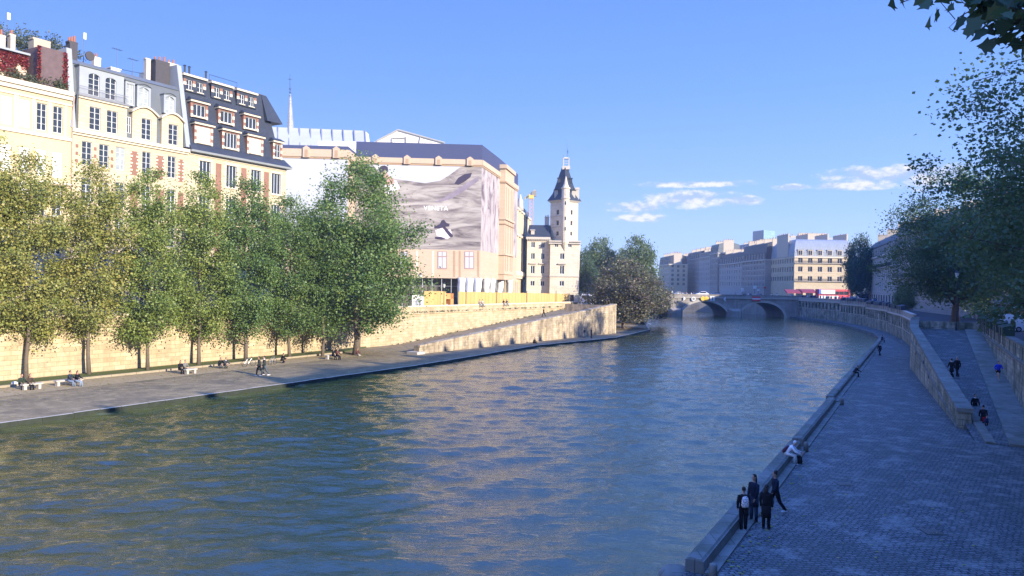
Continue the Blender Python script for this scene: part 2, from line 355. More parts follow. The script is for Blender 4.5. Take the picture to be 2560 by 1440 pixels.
def boxuv(me, off=None):
    n = len(me.polygons)
    if n == 0: return
    uvl = me.uv_layers.new(name='UVMap'); nl = len(me.loops)
    vi = np.empty(nl, dtype=np.int32); me.loops.foreach_get('vertex_index', vi)
    co = np.empty(len(me.vertices) * 3); me.vertices.foreach_get('co', co); co = co.reshape(-1, 3)
    if off is not None: co = co + np.array(off)
    nm = np.empty(n * 3); me.polygons.foreach_get('normal', nm); nm = nm.reshape(-1, 3)
    lt = np.empty(n, dtype=np.int32); me.polygons.foreach_get('loop_total', lt)
    nn = np.repeat(nm, lt, axis=0); p = co[vi]
    hor = np.abs(nn[:, 2]) > .75
    tl = np.hypot(nn[:, 0], nn[:, 1]); tl[tl < 1e-6] = 1
    tx, ty = -nn[:, 1] / tl, nn[:, 0] / tl
    u = np.where(hor, p[:, 0], p[:, 0] * tx + p[:, 1] * ty); v = np.where(hor, p[:, 1], p[:, 2])
    uvl.data.foreach_set('uv', np.stack([u, v], 1).ravel())
ORG = {}
def tag(o, label, cat=None, group=None, kind=None):
    if label: o['label'] = label
    if cat: o['category'] = cat
    if group: o['group'] = group
    if kind: o['kind'] = kind
    return o
def empty(name, loc, label, cat, group=None, rz=0):
    o = bpy.data.objects.new(name, None); COL.objects.link(o); o.location = loc; o.rotation_euler = (0, 0, rz); o.empty_display_size = .5
    ORG[o.name] = tuple(loc); return tag(o, label, cat, group)
def inst(name, me, parent, pos, rz=0, scale=None):
    """object sharing mesh me, placed at world pos under parent"""
    o = bpy.data.objects.new(name, me); COL.objects.link(o)
    if parent is not None:
        g = ORG.get(parent.name, (0, 0, 0)); o.parent = parent; o.location = Vector(pos) - Vector(g)
    else: o.location = pos
    o.rotation_euler = (0, 0, rz)
    if scale: o.scale = scale
    return o
def copy_tree(o, parent=None):
    c = o.copy(); COL.objects.link(c)
    if parent is not None: c.parent = parent
    for ch in [x for x in bpy.data.objects if x.parent is o]: copy_tree(ch, c)
    return c
def struct(o): o['kind'] = 'structure'; return o

# frames of reference of the two banks
dL = (math.sin(rad(30.4)), math.cos(rad(30.4))); nL = (dL[1], -dL[0]); W0 = (-85.0, 0.0)
def PL(s, t, z=0): return Vector((W0[0] + dL[0] * s + nL[0] * t, W0[1] + dL[1] * s + nL[1] * t, z))
dR = (math.sin(rad(29)), math.cos(rad(29))); nR = (dR[1], -dR[0]); R0 = (5.55, 23.6)
def PR(s, t, z=0): return Vector((R0[0] + dR[0] * s + nR[0] * t, R0[1] + dR[1] * s + nR[1] * t, z))
def at(px, py, Y):
    """point at depth Y seen in direction px, py of the 2560 wide frame"""
    dx, dy = px - 1280.0, py - 712.0
    u = dx * math.cos(ROLL) + dy * math.sin(ROLL); v = -dx * math.sin(ROLL) + dy * math.cos(ROLL)
    return Vector((u * Y / FPX, Y, CAM_Z - v * Y / FPX))
def ground(px, py, z):
    a = at(px, py, 1.0); k = (z - CAM_Z) / (a.z - CAM_Z); return Vector((a.x * k, k, z))

# ------------------------------------------------------------------ building helpers
def V3(p, z=None): return Vector((p[0], p[1], p[2] if z is None else z))
def facade(mb, p0, d, L, z0, z1, wins, depth=.28, arch=False):
    """wall plane from p0 along unit d (outward = d turned clockwise) with real recessed openings; wins = (u0, u1, za, zb)"""
    n = (d[1], -d[0]); us = sorted(set([0, L] + [w[0] for w in wins] + [w[1] for w in wins])); zs = sorted(set([z0, z1] + [w[2] for w in wins] + [w[3] for w in wins]))
    us = [u for u in us if 0 <= u <= L]; zs = [z for z in zs if z0 <= z <= z1]
    def P(u, z, q=0): return (p0[0] + d[0] * u - n[0] * q, p0[1] + d[1] * u - n[1] * q, z)
    for j in range(len(zs) - 1):
        zc = (zs[j] + zs[j + 1]) / 2; start = None
        for i in range(len(us)):
            inside = True
            if i < len(us) - 1:
                uc = (us[i] + us[i + 1]) / 2; inside = any(w[0] < uc < w[1] and w[2] < zc < w[3] for w in wins)
            if not inside and start is None: start = us[i]
            if inside and start is not None:
                mb.face([P(start, zs[j]), P(us[i], zs[j]), P(us[i], zs[j + 1]), P(start, zs[j + 1])]); start = None
    for (a, b, c, e) in wins:
        mb.face([P(a, c), P(a, c, depth), P(a, e, depth), P(a, e)][::-1]); mb.face([P(b, c), P(b, c, depth), P(b, e, depth), P(b, e)])
        mb.face([P(a, c), P(b, c), P(b, c, depth), P(a, c, depth)][::-1]); mb.face([P(a, e), P(b, e), P(b, e, depth), P(a, e, depth)])
        if arch:
            w = b - a; r = w / 2; k = 6
            for sgn, u_ in ((1, a), (-1, b)):
                pts = [P(u_, e - .003)]
                for i in range(k + 1):
                    th = math.pi / 2 * i / k; pts.append(P(a + r - sgn * r * math.cos(th), e - r + r * math.sin(th)))
                if sgn > 0: pts = pts[::-1]
                mb.face([(q[0] + n[0] * .002, q[1] + n[1] * .002, q[2]) for q in pts])
def band(mb, p0, d, L, z0, z1, out, back=.02, e0=0, e1=0):
    n = (d[1], -d[0])
    o = (p0[0] - d[0] * e0 - n[0] * back, p0[1] - d[1] * e0 - n[1] * back, z0)
    mb.obox(o, (d[0] * (L + e0 + e1), d[1] * (L + e0 + e1), 0), (n[0] * (out + back), n[1] * (out + back), 0), (0, 0, z1 - z0))
WCACHE = {}
def win_meshes(w, h, style, fm, gm, far):
    key = (round(w, 2), round(h, 2), style, fm.name, gm.name, far)
    if key in WCACHE: return WCACHE[key]
    w, h = key[0], key[1]; f = MB(); b = .07 if not far else .1; g = MB()
    if style == 'blind':
        f.box(0.01, w - .01, .06, .12, 0.01, h - .01)
        for i in range(1, int(h / .35)): f.box(.02, w - .02, .045, .06, i * .35, i * .35 + .03)
        WCACHE[key] = (f.data('window', [blind_white]), None); return WCACHE[key]
    f.box(0.01, b, .12, .22, .01, h - .01); f.box(w - b, w - .01, .12, .22, .01, h - .01); f.box(b, w - b, .12, .22, .01, b); f.box(b, w - b, .12, .22, h - b, h - .01)
    nm = {'french': 1, 'single': 0, 'triple': 2, 'quad': 3}[style]
    for i in range(nm):
        c = w * (i + 1) / (nm + 1); f.box(c - b * .6, c + b * .6, .11, .21, b, h - b)
    if not far and style == 'french':
        for k in (1, 2, 3) if h > 2 else (1,):
            zz = h * k / (4 if h > 2 else 2); f.box(b, w - b, .13, .2, zz - .02, zz + .02)
    if far:
        f.mat(1); f.face([(0.01, .18, .01), (w - .01, .18, .01), (w - .01, .18, h - .01), (0.01, .18, h - .01)])
        WCACHE[key] = (f.data('window', [fm, gm]), None); return WCACHE[key]
    g.face([(0.01, .17, .01), (w - .01, .17, .01), (w - .01, .17, h - .01), (0.01, .17, h - .01)])
    WCACHE[key] = (f.data('window', [fm]), g.data('pane', [gm])); return WCACHE[key]
def add_window(parent, p0, d, u0, u1, z0, z1, style='french', fm=None, gm=None, far=False, name='window', push=0.0):
    fm = fm or white_paint; gm = gm or (glass_far if far else glass); a = math.atan2(d[1], d[0]); n = (d[1], -d[0])
    fme, gme = win_meshes(u1 - u0, z1 - z0, style, fm, gm, far)
    pos = (p0[0] + d[0] * u0 + n[0] * push, p0[1] + d[1] * u0 + n[1] * push, z0)
    w = inst(name, fme, parent, pos, a)
    if gme is not None:
        g = bpy.data.objects.new('pane', gme); COL.objects.link(g); g.parent = w
    return w
def chimney(parent, p, d, w, dep, z0, z1, pots, m=None, name='chimney'):
    n = (d[1], -d[0]); c = MB(); o = (p[0], p[1], z0)
    c.obox(o, (d[0] * w, d[1] * w, 0), (n[0] * dep, n[1] * dep, 0), (0, 0, z1 - z0 - .2))
    c.obox((p[0] - d[0] * .08 - n[0] * .08, p[1] - d[1] * .08 - n[1] * .08, z1 - .2), (d[0] * (w + .16), d[1] * (w + .16), 0), (n[0] * (dep + .16), n[1] * (dep + .16), 0), (0, 0, .2))
    c.mat(1)
    for i in range(pots):
        u = w * (i + .5) / pots; q = (p[0] + d[0] * u + n[0] * dep / 2, p[1] + d[1] * u + n[1] * dep / 2)
        h = .45 + .35 * ((i * 7) % 3) / 2
        c.tube([(q[0], q[1], z1 - .01), (q[0], q[1], z1 + h)], [.15, .12], 7)
    return c.build(name, [m or chim_brick, pot_red], parent)
def quadwin(u0, u1, n, w, zs):
    step = (u1 - u0) / n
    return [(u0 + step * (i + .5) - w / 2, u0 + step * (i + .5) + w / 2, a, b) for i in range(n) for a, b in zs]

def city_block(name, label, p0, d, L, D, z0, zc, rows, ncol, ww, roofh, wallm, roofm, group=None, dormers=True, side=None, pitch=.9, balcony=(), seed=0, arcade=None, left_side=None, dorm_m=None, roofstyle='mansard', frame=None, cat='building'):
    """a street building: recessed windows, cornice, mansard with dormers and chimneys; rows = window (za, zb) pairs"""
    rnd = random.Random(seed); n = (d[1], -d[0]); p0 = Vector((p0[0], p0[1], 0)); fm = frame or stone_grey_trim
    root = empty(name, (p0.x, p0.y, z0), label, cat, group)
    w = MB(); wins = quadwin(.4, L - .4, ncol, ww, rows)
    if arcade:
        k, aw, a0, a1 = arcade; wins += quadwin(.2, L - .2, k, aw, [(a0, a1)])
    sub = [x for x in wins]
    facade(w, p0, d, L, z0, zc, wins, .25, arch=False)
    b0 = Vector((p0.x - n[0] * D, p0.y - n[1] * D, 0)); e0 = Vector((p0.x + d[0] * L, p0.y + d[1] * L, 0)); eb = Vector((e0.x - n[0] * D, e0.y - n[1] * D, 0))
    mback = (-n[0], -n[1])
    swins = []
    if side: swins = quadwin(.5, D - .5, side, ww, rows)
    facade(w, e0, mback, D, z0, zc, swins, .25)
    lw = quadwin(.5, D - .5, left_side, ww, rows) if left_side else []
    facade(w, b0, n, D, z0, zc, lw, .25)
    w.face([V3(eb, z0), V3(b0, z0), V3(b0, zc), V3(eb, zc)])
    w.face([V3(p0, zc), V3(e0, zc), V3(eb, zc), V3(b0, zc)])
    w.build('wall', wallm, root)
    for (a, b, c, e) in quadwin(.4, L - .4, ncol, ww, rows): add_window(root, p0, d, a, b, c, e, 'french', fm=fm, far=True)
    for (a, b, c, e) in swins: add_window(root, e0, mback, a, b, c, e, 'french', fm=fm, far=True)
    for (a, b, c, e) in lw: add_window(root, b0, n, a, b, c, e, 'french', fm=fm, far=True)
    if arcade:
        for (a, b, c, e) in quadwin(.2, L - .2, k, aw, [(a0, a1)]): add_window(root, p0, d, a, b, c, e, 'french', fm=iron, far=True, name='shop_window')
    t = MB()
    band(t, p0, d, L, zc - .5, zc + .06, .38, e0=.1, e1=.1); band(t, e0, mback, D, zc - .5, zc + .05, .38)
    for (za, zb) in rows: band(t, p0, d, L, za - .28, za - .12, .12)
    t.build('cornice', stone_grey_trim if wallm is not stone_cream else stone_trim, root)
    for za in balcony:
        bb = MB(); band(bb, p0, d, L, za - .22, za - .06, .62); bb.mat(1)
        for k in range(int(L / .35)):
            q = (p0.x + d[0] * k * .35 + n[0] * .58, p0.y + d[1] * k * .35 + n[1] * .58); bb.obox((q[0], q[1], za - .06), (d[0] * .07, d[1] * .07, 0), (n[0] * .04, n[1] * .04, 0), (0, 0, .9))
        band(bb, (p0.x + n[0] * .56, p0.y + n[1] * .56), d, L, za + .84, za + .9, .07); bb.build('balcony', [stone_grey_trim, iron], root)
    # mansard
    r = MB(); ins = roofh * (1 - pitch) + .3; zt = zc + roofh; i2 = .05
    def Q(u, q, z): return (p0.x + d[0] * u - n[0] * q, p0.y + d[1] * u - n[1] * q, z)
    lo = [Q(0, i2, zc + .03), Q(L, i2, zc + .03), Q(L, D - .1, zc + .03), Q(0, D - .1, zc + .03)]
    if roofstyle == 'curved':
        prev = lo
        for k in range(1, 6):
            th = math.pi / 2 * k / 5 * .92; q = i2 + (1 - math.cos(th)) * roofh * .75; z = zc + .03 + math.sin(th) * roofh
            cur = [Q(q * .5, q, z), Q(L - q * .5, q, z), Q(L - q * .5, D - q, z), Q(q * .5, D - q, z)]; r.frustum(prev, cur); prev = cur
        hi = prev
    else:
        hi = [Q(0, ins, zt), Q(L, ins, zt), Q(L, D - ins, zt), Q(0, D - ins, zt)]
        r.frustum(lo, hi)
        top = [Q(0, D / 2 - .1, zt + 1.3), Q(L, D / 2 - .1, zt + 1.3), Q(L, D / 2 + .1, zt + 1.3), Q(0, D / 2 + .1, zt + 1.3)]
        r.frustum(hi, top)
    rf = r.build('roof', roofm, root)
    for u in ([-.04, L - .46] if L < 16 else [-.04, L * .33, L * .66, L - .46]):
        qq = Q(u, D * .25, 0); chimney(rf, qq, d, .5, D * .5 * -1 if False else -D * .45, zc + .2, zt + 1.8 + rnd.random() * .8, 1)
        ck = MB(); ck.mat(0)
        for j in range(5):
            pq = Q(u + .25, D * .28 + j * D * .09, zt + 1.7); ck.tube([pq, (pq[0], pq[1], pq[2] + 1.1)], [.16, .13], 6)
        ck.build('chimney_pot', pot_red, rf)
    if dormers:
        nd = ncol; step = (L - .8) / nd; dh = min(roofh * .62, 1.9); dw = ww * .95
        for i in range(nd):
            u = .4 + step * (i + .5); dm = MB(); za = zc + .35
            dm.obox(Q(u - dw / 2 - .18, .02, za), (d[0] * (dw + .36), d[1] * (dw + .36), 0), (-n[0] * 1.2, -n[1] * 1.2, 0), (0, 0, dh + .35))
            dm.mat(1); dm.obox(Q(u - dw / 2 - .26, -.08, za + dh + .35), (d[0] * (dw + .52), d[1] * (dw + .52), 0), (-n[0] * 1.4, -n[1] * 1.4, 0), (0, 0, .12))
            db = dm.build('dormer', [dorm_m or wallm, roofm], root)
            add_window(db, Q(u - dw / 2, .02, 0), d, 0, dw, za + .15, za + .15 + dh, 'french', fm=fm, far=True, push=.2)
    return root

# ------------------------------------------------------------------ trees
def leaf_mesh(name, pts, size, mat, seed=0, big=False, tone=None):
    """many leaf blades at pts (N,3): pointed, slightly folded leaves with their own random tone"""
    rg = np.random.default_rng(seed); n = len(pts)
    a = rg.normal(size=(n, 3)); a[:, 2] = a[:, 2] * .6 - .25; a /= np.linalg.norm(a, axis=1)[:, None]
    b = rg.normal(size=(n, 3)); b -= (b * a).sum(1)[:, None] * a; b /= np.linalg.norm(b, axis=1)[:, None]
    c = np.cross(a, b); s = (size * rg.uniform(.6, 1.35, n))[:, None]
    if big:
        prof = [(0, 0), (.18, .30), (.02, .55), (.42, .40), (.50, .62), (.75, .22), (1.05, 0), (.75, -.22), (.50, -.62), (.42, -.40), (.02, -.55), (.18, -.30)]
        k = len(prof); V = np.empty((n, k, 3))
        for i, (u, w) in enumerate(prof): V[:, i] = pts + a * s * u + b * s * w * .9 + c * s * (abs(w) * .25)
    else:
        k = 4; V = np.empty((n, k, 3))
        V[:, 0] = pts; V[:, 1] = pts + a * s * .5 + b * s * .45 + c * s * .12; V[:, 2] = pts + a * s; V[:, 3] = pts + a * s * .5 - b * s * .45 + c * s * .12
    me = bpy.data.meshes.new(name); me.vertices.add(n * k); me.vertices.foreach_set('co', V.ravel())
    me.loops.add(n * k); me.loops.foreach_set('vertex_index', np.arange(n * k, dtype=np.int32))
    me.polygons.add(n); me.polygons.foreach_set('loop_start', np.arange(0, n * k, k, dtype=np.int32)); me.polygons.foreach_set('loop_total', np.full(n, k, dtype=np.int32))
    me.update(calc_edges=True); me.materials.append(mat)
    at_ = me.attributes.new('rnd', 'FLOAT', 'FACE'); v = rg.beta(2, 2.2, n)
    if tone is not None: v = .5 * v + .5 * tone
    at_.data.foreach_set('value', v.astype(np.float32)); return me
def tree_kind(seed, H, base, rx, nlimb, ncl, per, lsize, leafm, barkm, r0=.25, shape='tall', sig=.55, droop=0, cx=0, cy=0, hollow=.35):
    """returns (trunk mesh, crown mesh); limbs climb from the trunk and leaf clumps sit on and around the twigs"""
    rg = random.Random(seed); ng = np.random.default_rng(seed)
    tb = MB(); lean = (rg.uniform(-.3, .3), rg.uniform(-.3, .3)); hs = H * (.80 if shape == 'tall' else .62)
    def trunk_at(z): k = z / H; return Vector((lean[0] * k + .15 * math.sin(z * .6 + seed), lean[1] * k + .15 * math.cos(z * .5 + seed), z))
    tb.tube([trunk_at(z) if z > 0 else Vector((0, 0, -.3)) for z in np.linspace(0, hs, 9)], [r0 * (1.25 if i == 0 else 1) * (1 - .82 * i / 8) for i in range(9)], 8)
    cl = []
    ch = H - base
    def env(k):
        if shape == 'tall': return rx * (math.sin(math.pi * min(1, max(0, .12 + k * .86))) ** .62)
        if shape == 'cone': return rx * (1 - k) ** .7 + .4
        return rx * math.sqrt(max(0.02, 1 - (2 * k - .85) ** 2 / 1.35))
    for i in range(nlimb):
        z0 = base * .9 + (hs - base * .9) * (i / nlimb) ** .9; a = i * 2.4 + rg.random() * .8; k0 = (z0 - base * .9) / ch
        rise = rg.uniform(1.0, 2.6) if shape == 'tall' else rg.uniform(.4, 2.4) * H / 15
        k = min(.97, max(.0, (z0 + rise - base) / ch)); rr = env(k) * rg.uniform(.7, 1.05)
        st_ = trunk_at(z0); en = Vector((cx * k + math.cos(a) * rr, cy * k + math.sin(a) * rr, z0 + rise - droop * rr * .3)); mid = st_.lerp(en, .5) + Vector((0, 0, rise * .22))
        rb = max(.03, r0 * .42 * (1 - k0 * .6)); tb.tube([st_, st_.lerp(mid, .5), mid, mid.lerp(en, .5), en], [rb, rb * .8, rb * .6, rb * .35, rb * .12], 5, cap=False)
        for q in (.35, .55, .75, .92, 1.05):
            c = st_.lerp(en, q) + Vector((rg.uniform(-.5, .5), rg.uniform(-.5, .5), rg.uniform(-.3, .5))) * rx * .14; cl.append(c)
            if q > .5:
                e2 = c + Vector((rg.uniform(-1, 1), rg.uniform(-1, 1), rg.uniform(-.1, .9))) * rx * .28; tb.tube([st_.lerp(en, q), e2], [rb * .25, .012], 4, cap=False); cl.append(e2)
    base_cl = list(cl)
    while len(cl) < ncl:
        k = rg.random() ** .9; a = rg.random() * 6.283; r = env(k) * (hollow + (1 - hollow) * rg.random()) ** .6 * rg.uniform(.8, 1.08)
        c = Vector((cx * k + math.cos(a) * r, cy * k + math.sin(a) * r, base + k * ch + rg.uniform(-.4, .4) - droop * r * .35)); cl.append(c)
        nb_ = min(base_cl, key=lambda q: (q - c).length_squared); md = nb_.lerp(c, .5) + Vector((0, 0, .12)); tb.tube([nb_, md, c], [.028, .02, .009], 3, cap=False)
        if len(cl) % 3 == 0: base_cl.append(c)
    P = np.array([list(c) for c in cl]); m = len(P); w = ng.uniform(.35, 1.6, m); cnt = (per * w).astype(int)
    tone = np.repeat(ng.beta(1.6, 1.8, m), cnt); pts = np.repeat(P, cnt, axis=0); sg = np.repeat(sig * ng.uniform(.6, 1.35, m), cnt)[:, None]
    pts = pts + ng.normal(size=pts.shape) * sg * np.array([1, 1, .75])
    ok_ = pts[:, 2] > base * .55; pts = pts[ok_]; tone = tone[ok_]
    return tb.data('trunk', [barkm], True), leaf_mesh('crown', pts, lsize, leafm, seed, tone=tone)
def plant_tree(kind, pos, rz, sc, label, group=None, name='tree', leafm=None):
    t = empty(name, pos, label, 'tree', group, rz); t.scale = (sc, sc, sc) if not isinstance(sc, tuple) else sc
    a = bpy.data.objects.new('trunk', kind[0]); COL.objects.link(a); a.parent = t
    c = bpy.data.objects.new('crown', kind[1]); COL.objects.link(c); c.parent = t
    return t

# ------------------------------------------------------------------ people
SKIN = plain('skin', (.45, .27, .19), .6, var=.08)
HAIRD = plain('hair_dark', (.02, .015, .012), .6)
HAIRB = plain('hair_brown', (.10, .06, .035), .6)
CLOTH = {}
def cloth(col):
    k = tuple(round(c, 3) for c in col)
    if k not in CLOTH: CLOTH[k] = plain('fabric', col, .9, .15, var=.15, scale=6)
    return CLOTH[k]
def skin_body(J, R, E, root):
    me = bpy.data.meshes.new('sk'); names = list(J); idx = {k: i for i, k in enumerate(names)}
    me.from_pydata([tuple(J[k]) for k in names], [(idx[a], idx[b]) for a, b in E], []); o = bpy.data.objects.new('sk', me); COL.objects.link(o)
    md = o.modifiers.new('s', 'SKIN'); md.use_smooth_shade = True; sv = me.skin_vertices[0].data
    for k in names: sv[idx[k]].radius = R[k] if isinstance(R[k], tuple) else (R[k], R[k])
    sv[idx[root]].use_root = True
    sb = o.modifiers.new('b', 'SUBSURF'); sb.levels = 1; sb.render_levels = 1
    dg = bpy.context.evaluated_depsgraph_get(); dg.update(); ev = o.evaluated_get(dg); out = ev.to_mesh()
    vs = [tuple(v.co) for v in out.vertices]; fs = [tuple(p.vertices) for p in out.polygons]; ev.to_mesh_clear()
    bpy.data.objects.remove(o); bpy.data.meshes.remove(me); return vs, fs
def person(pos, yaw, label, pose='stand', top=(.02, .02, .03), legs=(.02, .02, .03), hair='short', haircol=None, coat=0.0, shoes=(.03, .03, .03), h=1.75, group=None, bag=None, scarf=None, hood=None, lean=0, seat=0.0, arms=(6, -4), look=0.0, skirt=None, legs_bare=False, thigh=None, shin=None):
    """one posed figure facing local -Y; angles in degrees from hanging straight, positive forwards"""
    S = h / 1.75; root = empty('person', pos, label, 'person', group, yaw); ORG[root.name] = (0, 0, 0)
    if pose == 'walk': th = (26, -20); kn = (4, -38)
    elif pose == 'sit': th = (84, 80); kn = (-4, 8)
    elif pose == 'crouch': th = (105, 98); kn = (-35, -30)
    elif pose == 'ground': th = (100, 92); kn = (45, 60)
    elif pose == 'run': th = (42, -25); kn = (10, -75)
    else: th = (3, -2); kn = (0, -2)
    if thigh: th = thigh
    if shin: kn = shin
    hipz = {'sit': .50 + seat, 'crouch': .36, 'ground': .13}.get(pose, None)
    def dirv(a): a = rad(a); return Vector((0, -math.sin(a), -math.cos(a)))
    TH, SH = .43, .42
    if hipz is None: hipz = max(-(dirv(th[0]) * TH + dirv(kn[0]) * SH).z, -(dirv(th[1]) * TH + dirv(kn[1]) * SH).z) + .085
    L = lean if lean else {'sit': 10, 'crouch': 22, 'ground': 14, 'run': 8, 'walk': 3}.get(pose, 0)
    up = Vector((0, -math.sin(rad(L)), math.cos(rad(L)))); hip = Vector((0, 0, hipz)); J = {}; R = {}
    J['pel'] = hip; R['pel'] = (.135, .10); J['waist'] = hip + up * .16; R['waist'] = (.125, .09); J['chest'] = hip + up * .36; R['chest'] = (.155, .105)
    J['neck'] = hip + up * .53; R['neck'] = .055; hd = (up + Vector((0, -.06, .25))).normalized(); J['head0'] = J['neck'] + hd * .08; R['head0'] = .055; E = [('pel', 'waist'), ('waist', 'chest'), ('chest', 'neck'), ('neck', 'head0')]
    for i, sx in enumerate((-1, 1)):
        k = 'LR'[i]; J['hip' + k] = hip + Vector((sx * .095, 0, -.03)); R['hip' + k] = .092
        J['kne' + k] = J['hip' + k] + dirv(th[i]) * TH; R['kne' + k] = .058; J['ank' + k] = J['kne' + k] + dirv(kn[i]) * SH; R['ank' + k] = .042
        J['calf' + k] = J['kne' + k].lerp(J['ank' + k], .3) + Vector((0, .012, 0)); R['calf' + k] = .057
        J['toe' + k] = J['ank' + k] + Vector((sx * .02, -.16, -.045)); R['toe' + k] = .035
        E += [('pel', 'hip' + k), ('hip' + k, 'kne' + k), ('kne' + k, 'calf' + k), ('calf' + k, 'ank' + k), ('ank' + k, 'toe' + k)]
        J['sho' + k] = J['chest'] + up * .10 + Vector((sx * .175, 0, 0)); R['sho' + k] = .058
        if pose in ('sit', 'ground', 'crouch'): ua, fa = 30, 72
        elif pose == 'run': ua, fa = (-35, 45) if i == 0 else (25, 100)
        elif pose == 'walk': ua, fa = (-16, -2) if i == 0 else (18, 34)
        else: ua, fa = arms[i], arms[i] + 14
        if isinstance(arms[i], tuple): ua, fa = arms[i]
        J['elb' + k] = J['sho' + k] + dirv(ua + L * .3) * .28 + Vector((sx * .05, 0, 0)); R['elb' + k] = .042
        J['wri' + k] = J['elb' + k] + dirv(fa) * .24 + Vector((-sx * .02, 0, 0)); R['wri' + k] = .028
        J['pal' + k] = J['wri' + k] + dirv(fa + 5) * .07; R['pal' + k] = (.036, .02)
        E += [('chest', 'sho' + k), ('sho' + k, 'elb' + k), ('elb' + k, 'wri' + k), ('wri' + k, 'pal' + k)]
    vs, fs = skin_body(J, R, E, 'pel'); b = MB(); b.mesh_(vs, fs)
    for i, sx in enumerate((-1, 1)):      # five separate fingers on each palm
        k = 'LR'[i]; w = (J['pal' + k] - J['wri' + k]).normalized(); side = Vector((0, 0, 1)).cross(w) if abs(w.z) < .9 else Vector((0, 1, 0)).cross(w)
        side = (Vector((0, -1, 0)) - w * Vector((0, -1, 0)).dot(w)); side = side.normalized() if side.length > .1 else Vector((1, 0, 0)); inw = w.cross(side).normalized()
        if inw.x * sx > 0: inw = -inw
        for j in range(4):
            q = J['pal' + k] + side * (.024 - .016 * j); ln = (.07, .078, .072, .056)[j]
            b.tube([q, q + w * ln * .55 + inw * .004, q + w * ln * .95 + inw * .02], [.0085, .008, .006], 5)
        q = J['wri' + k] + w * .03 + side * .026; b.tube([q, q + w * .03 + side * .028, q + w * .058 + side * .03 + inw * .012], [.01, .009, .007], 5)
    hc = J['neck'] + hd * .19; RM = Matrix.Rotation(rad(look), 3, 'Z') @ Matrix.Rotation(rad(-L * .4), 3, 'X')
    b.tube([J['neck'] - up * .04, J['head0'], hc - Vector((0, 0, .03))], .05, 8); b.ball(hc, .073, .093, .115, 12, 9, RM); b.ball(hc + RM @ Vector((0, -.035, -.06)), .05, .055, .055, 10, 6, RM)
    b.ball(hc + RM @ Vector((0, -.097, -.015)), .012, .018, .022, 6, 4, RM)
    for sx in (-1, 1): b.ball(hc + RM @ Vector((sx * .074, .005, -.01)), .012, .02, .03, 6, 4, RM)
    b.ball(hc + RM @ Vector((0, -.088, -.058)), .022, .008, .006, 6, 4, RM)
    body = b.build('body', SKIN, root, True)
    e = MB()
    for sx in (-1, 1): e.ball(hc + RM @ Vector((sx * .03, -.086, .012)), .011, .009, .008, 6, 4, RM)
    e.build('eyes', HAIRD, body, True)
    hb = MB(); hb.ball(hc + RM @ Vector((0, .016, .03)), .084, .093, .10, 12, 8, RM)
    if hair == 'long':
        hb.tube([hc + RM @ Vector((0, .05, .03)), hc + RM @ Vector((0, .075, -.10)), hc + RM @ Vector((0, .085, -.26))], [(.075, .05), (.085, .045), (.06, .025)], 8)
    if hair == 'bun': hb.ball(hc + RM @ Vector((0, .06, .11)), .045, .045, .045, 8, 6)
    hb.build('hood' if hood else 'hair', cloth(hood) if hood else (haircol or HAIRD), body, True)
    # jacket
    jm = cloth(top); j = MB(); bt = hip - up * (.04 + 0) ; rr = 1.0
    j.tube([bt, J['waist'], J['chest'] - up * .04, J['chest'] + up * .07, J['chest'] + up * .13, J['neck'] + up * .01], [(.165, .125), (.155, .118), (.188, .132), (.20, .122), (.155, .10), (.066, .066)], 12)
    for k in 'LR': j.tube([J['sho' + k] + Vector(((-.03 if k == 'R' else .03), 0, .0)), J['sho' + k], J['sho' + k].lerp(J['elb' + k], .5), J['elb' + k], J['wri' + k]], [.062, .072, .064, .056, .043], 9)
    if coat > 0 and pose not in ('sit', 'ground', 'crouch'):
        j.tube([bt + up * .05, bt - Vector((0, 0, coat * .5)), bt - Vector((0, 0, coat))], [(.167, .127), (.185, .145), (.20, .165)], 12)
    j.build('coat' if coat else 'jacket', jm, body, True)
    tr = MB(); lm = SKIN if legs_bare else cloth(legs)
    if not legs_bare:
        tr.tube([hip + up * .05, hip - Vector((0, 0, .03)), hip - Vector((0, 0, .10))], [(.158, .118), (.165, .122), (.13, .10)], 10)
        for k in 'LR': tr.tube([J['hip' + k] + Vector((0, 0, .04)), J['hip' + k].lerp(J['kne' + k], .5), J['kne' + k], J['calf' + k], J['ank' + k]], [.105, .09, .075, .072, .056], 9)
        tr.build('trousers', lm, body, True)
    else:
        for k in 'LR': tr.tube([J['hip' + k] + Vector((0, 0, .04)), J['hip' + k].lerp(J['kne' + k], .45)], [.115, .105], 9)
        tr.tube([hip + up * .05, hip - Vector((0, 0, .03)), hip - Vector((0, 0, .10))], [(.158, .118), (.165, .122), (.13, .10)], 10); tr.build('shorts', cloth(legs), body, True)
    if skirt: q = MB(); q.tube([bt + up * .06, bt - Vector((0, 0, .3))], [(.16, .12), (.23, .2)], 10); q.build('skirt', cloth(skirt), body, True)
    sh = MB()
    for k in 'LR':
        a, t_ = J['ank' + k], J['toe' + k]; sh.tube([a + Vector((0, .05, -.03)), a + Vector((0, -.02, -.02)), t_ + Vector((0, -.01, .005)), t_ + Vector((0, -.055, -.005))], [(.045, .045), (.05, .052), (.05, .042), (.03, .025)], 8)
    sh.build('shoes', cloth(shoes), body, True)
    if scarf: s_ = MB(); s_.tube([J['neck'] - up * .02, J['neck'] + up * .05], [.09, .08], 9); s_.build('scarf', cloth(scarf), body, True)
    if S != 1: root.scale = (S, S, S)
    root['_bag'] = 0; del root['_bag']
    return root, J, up, body
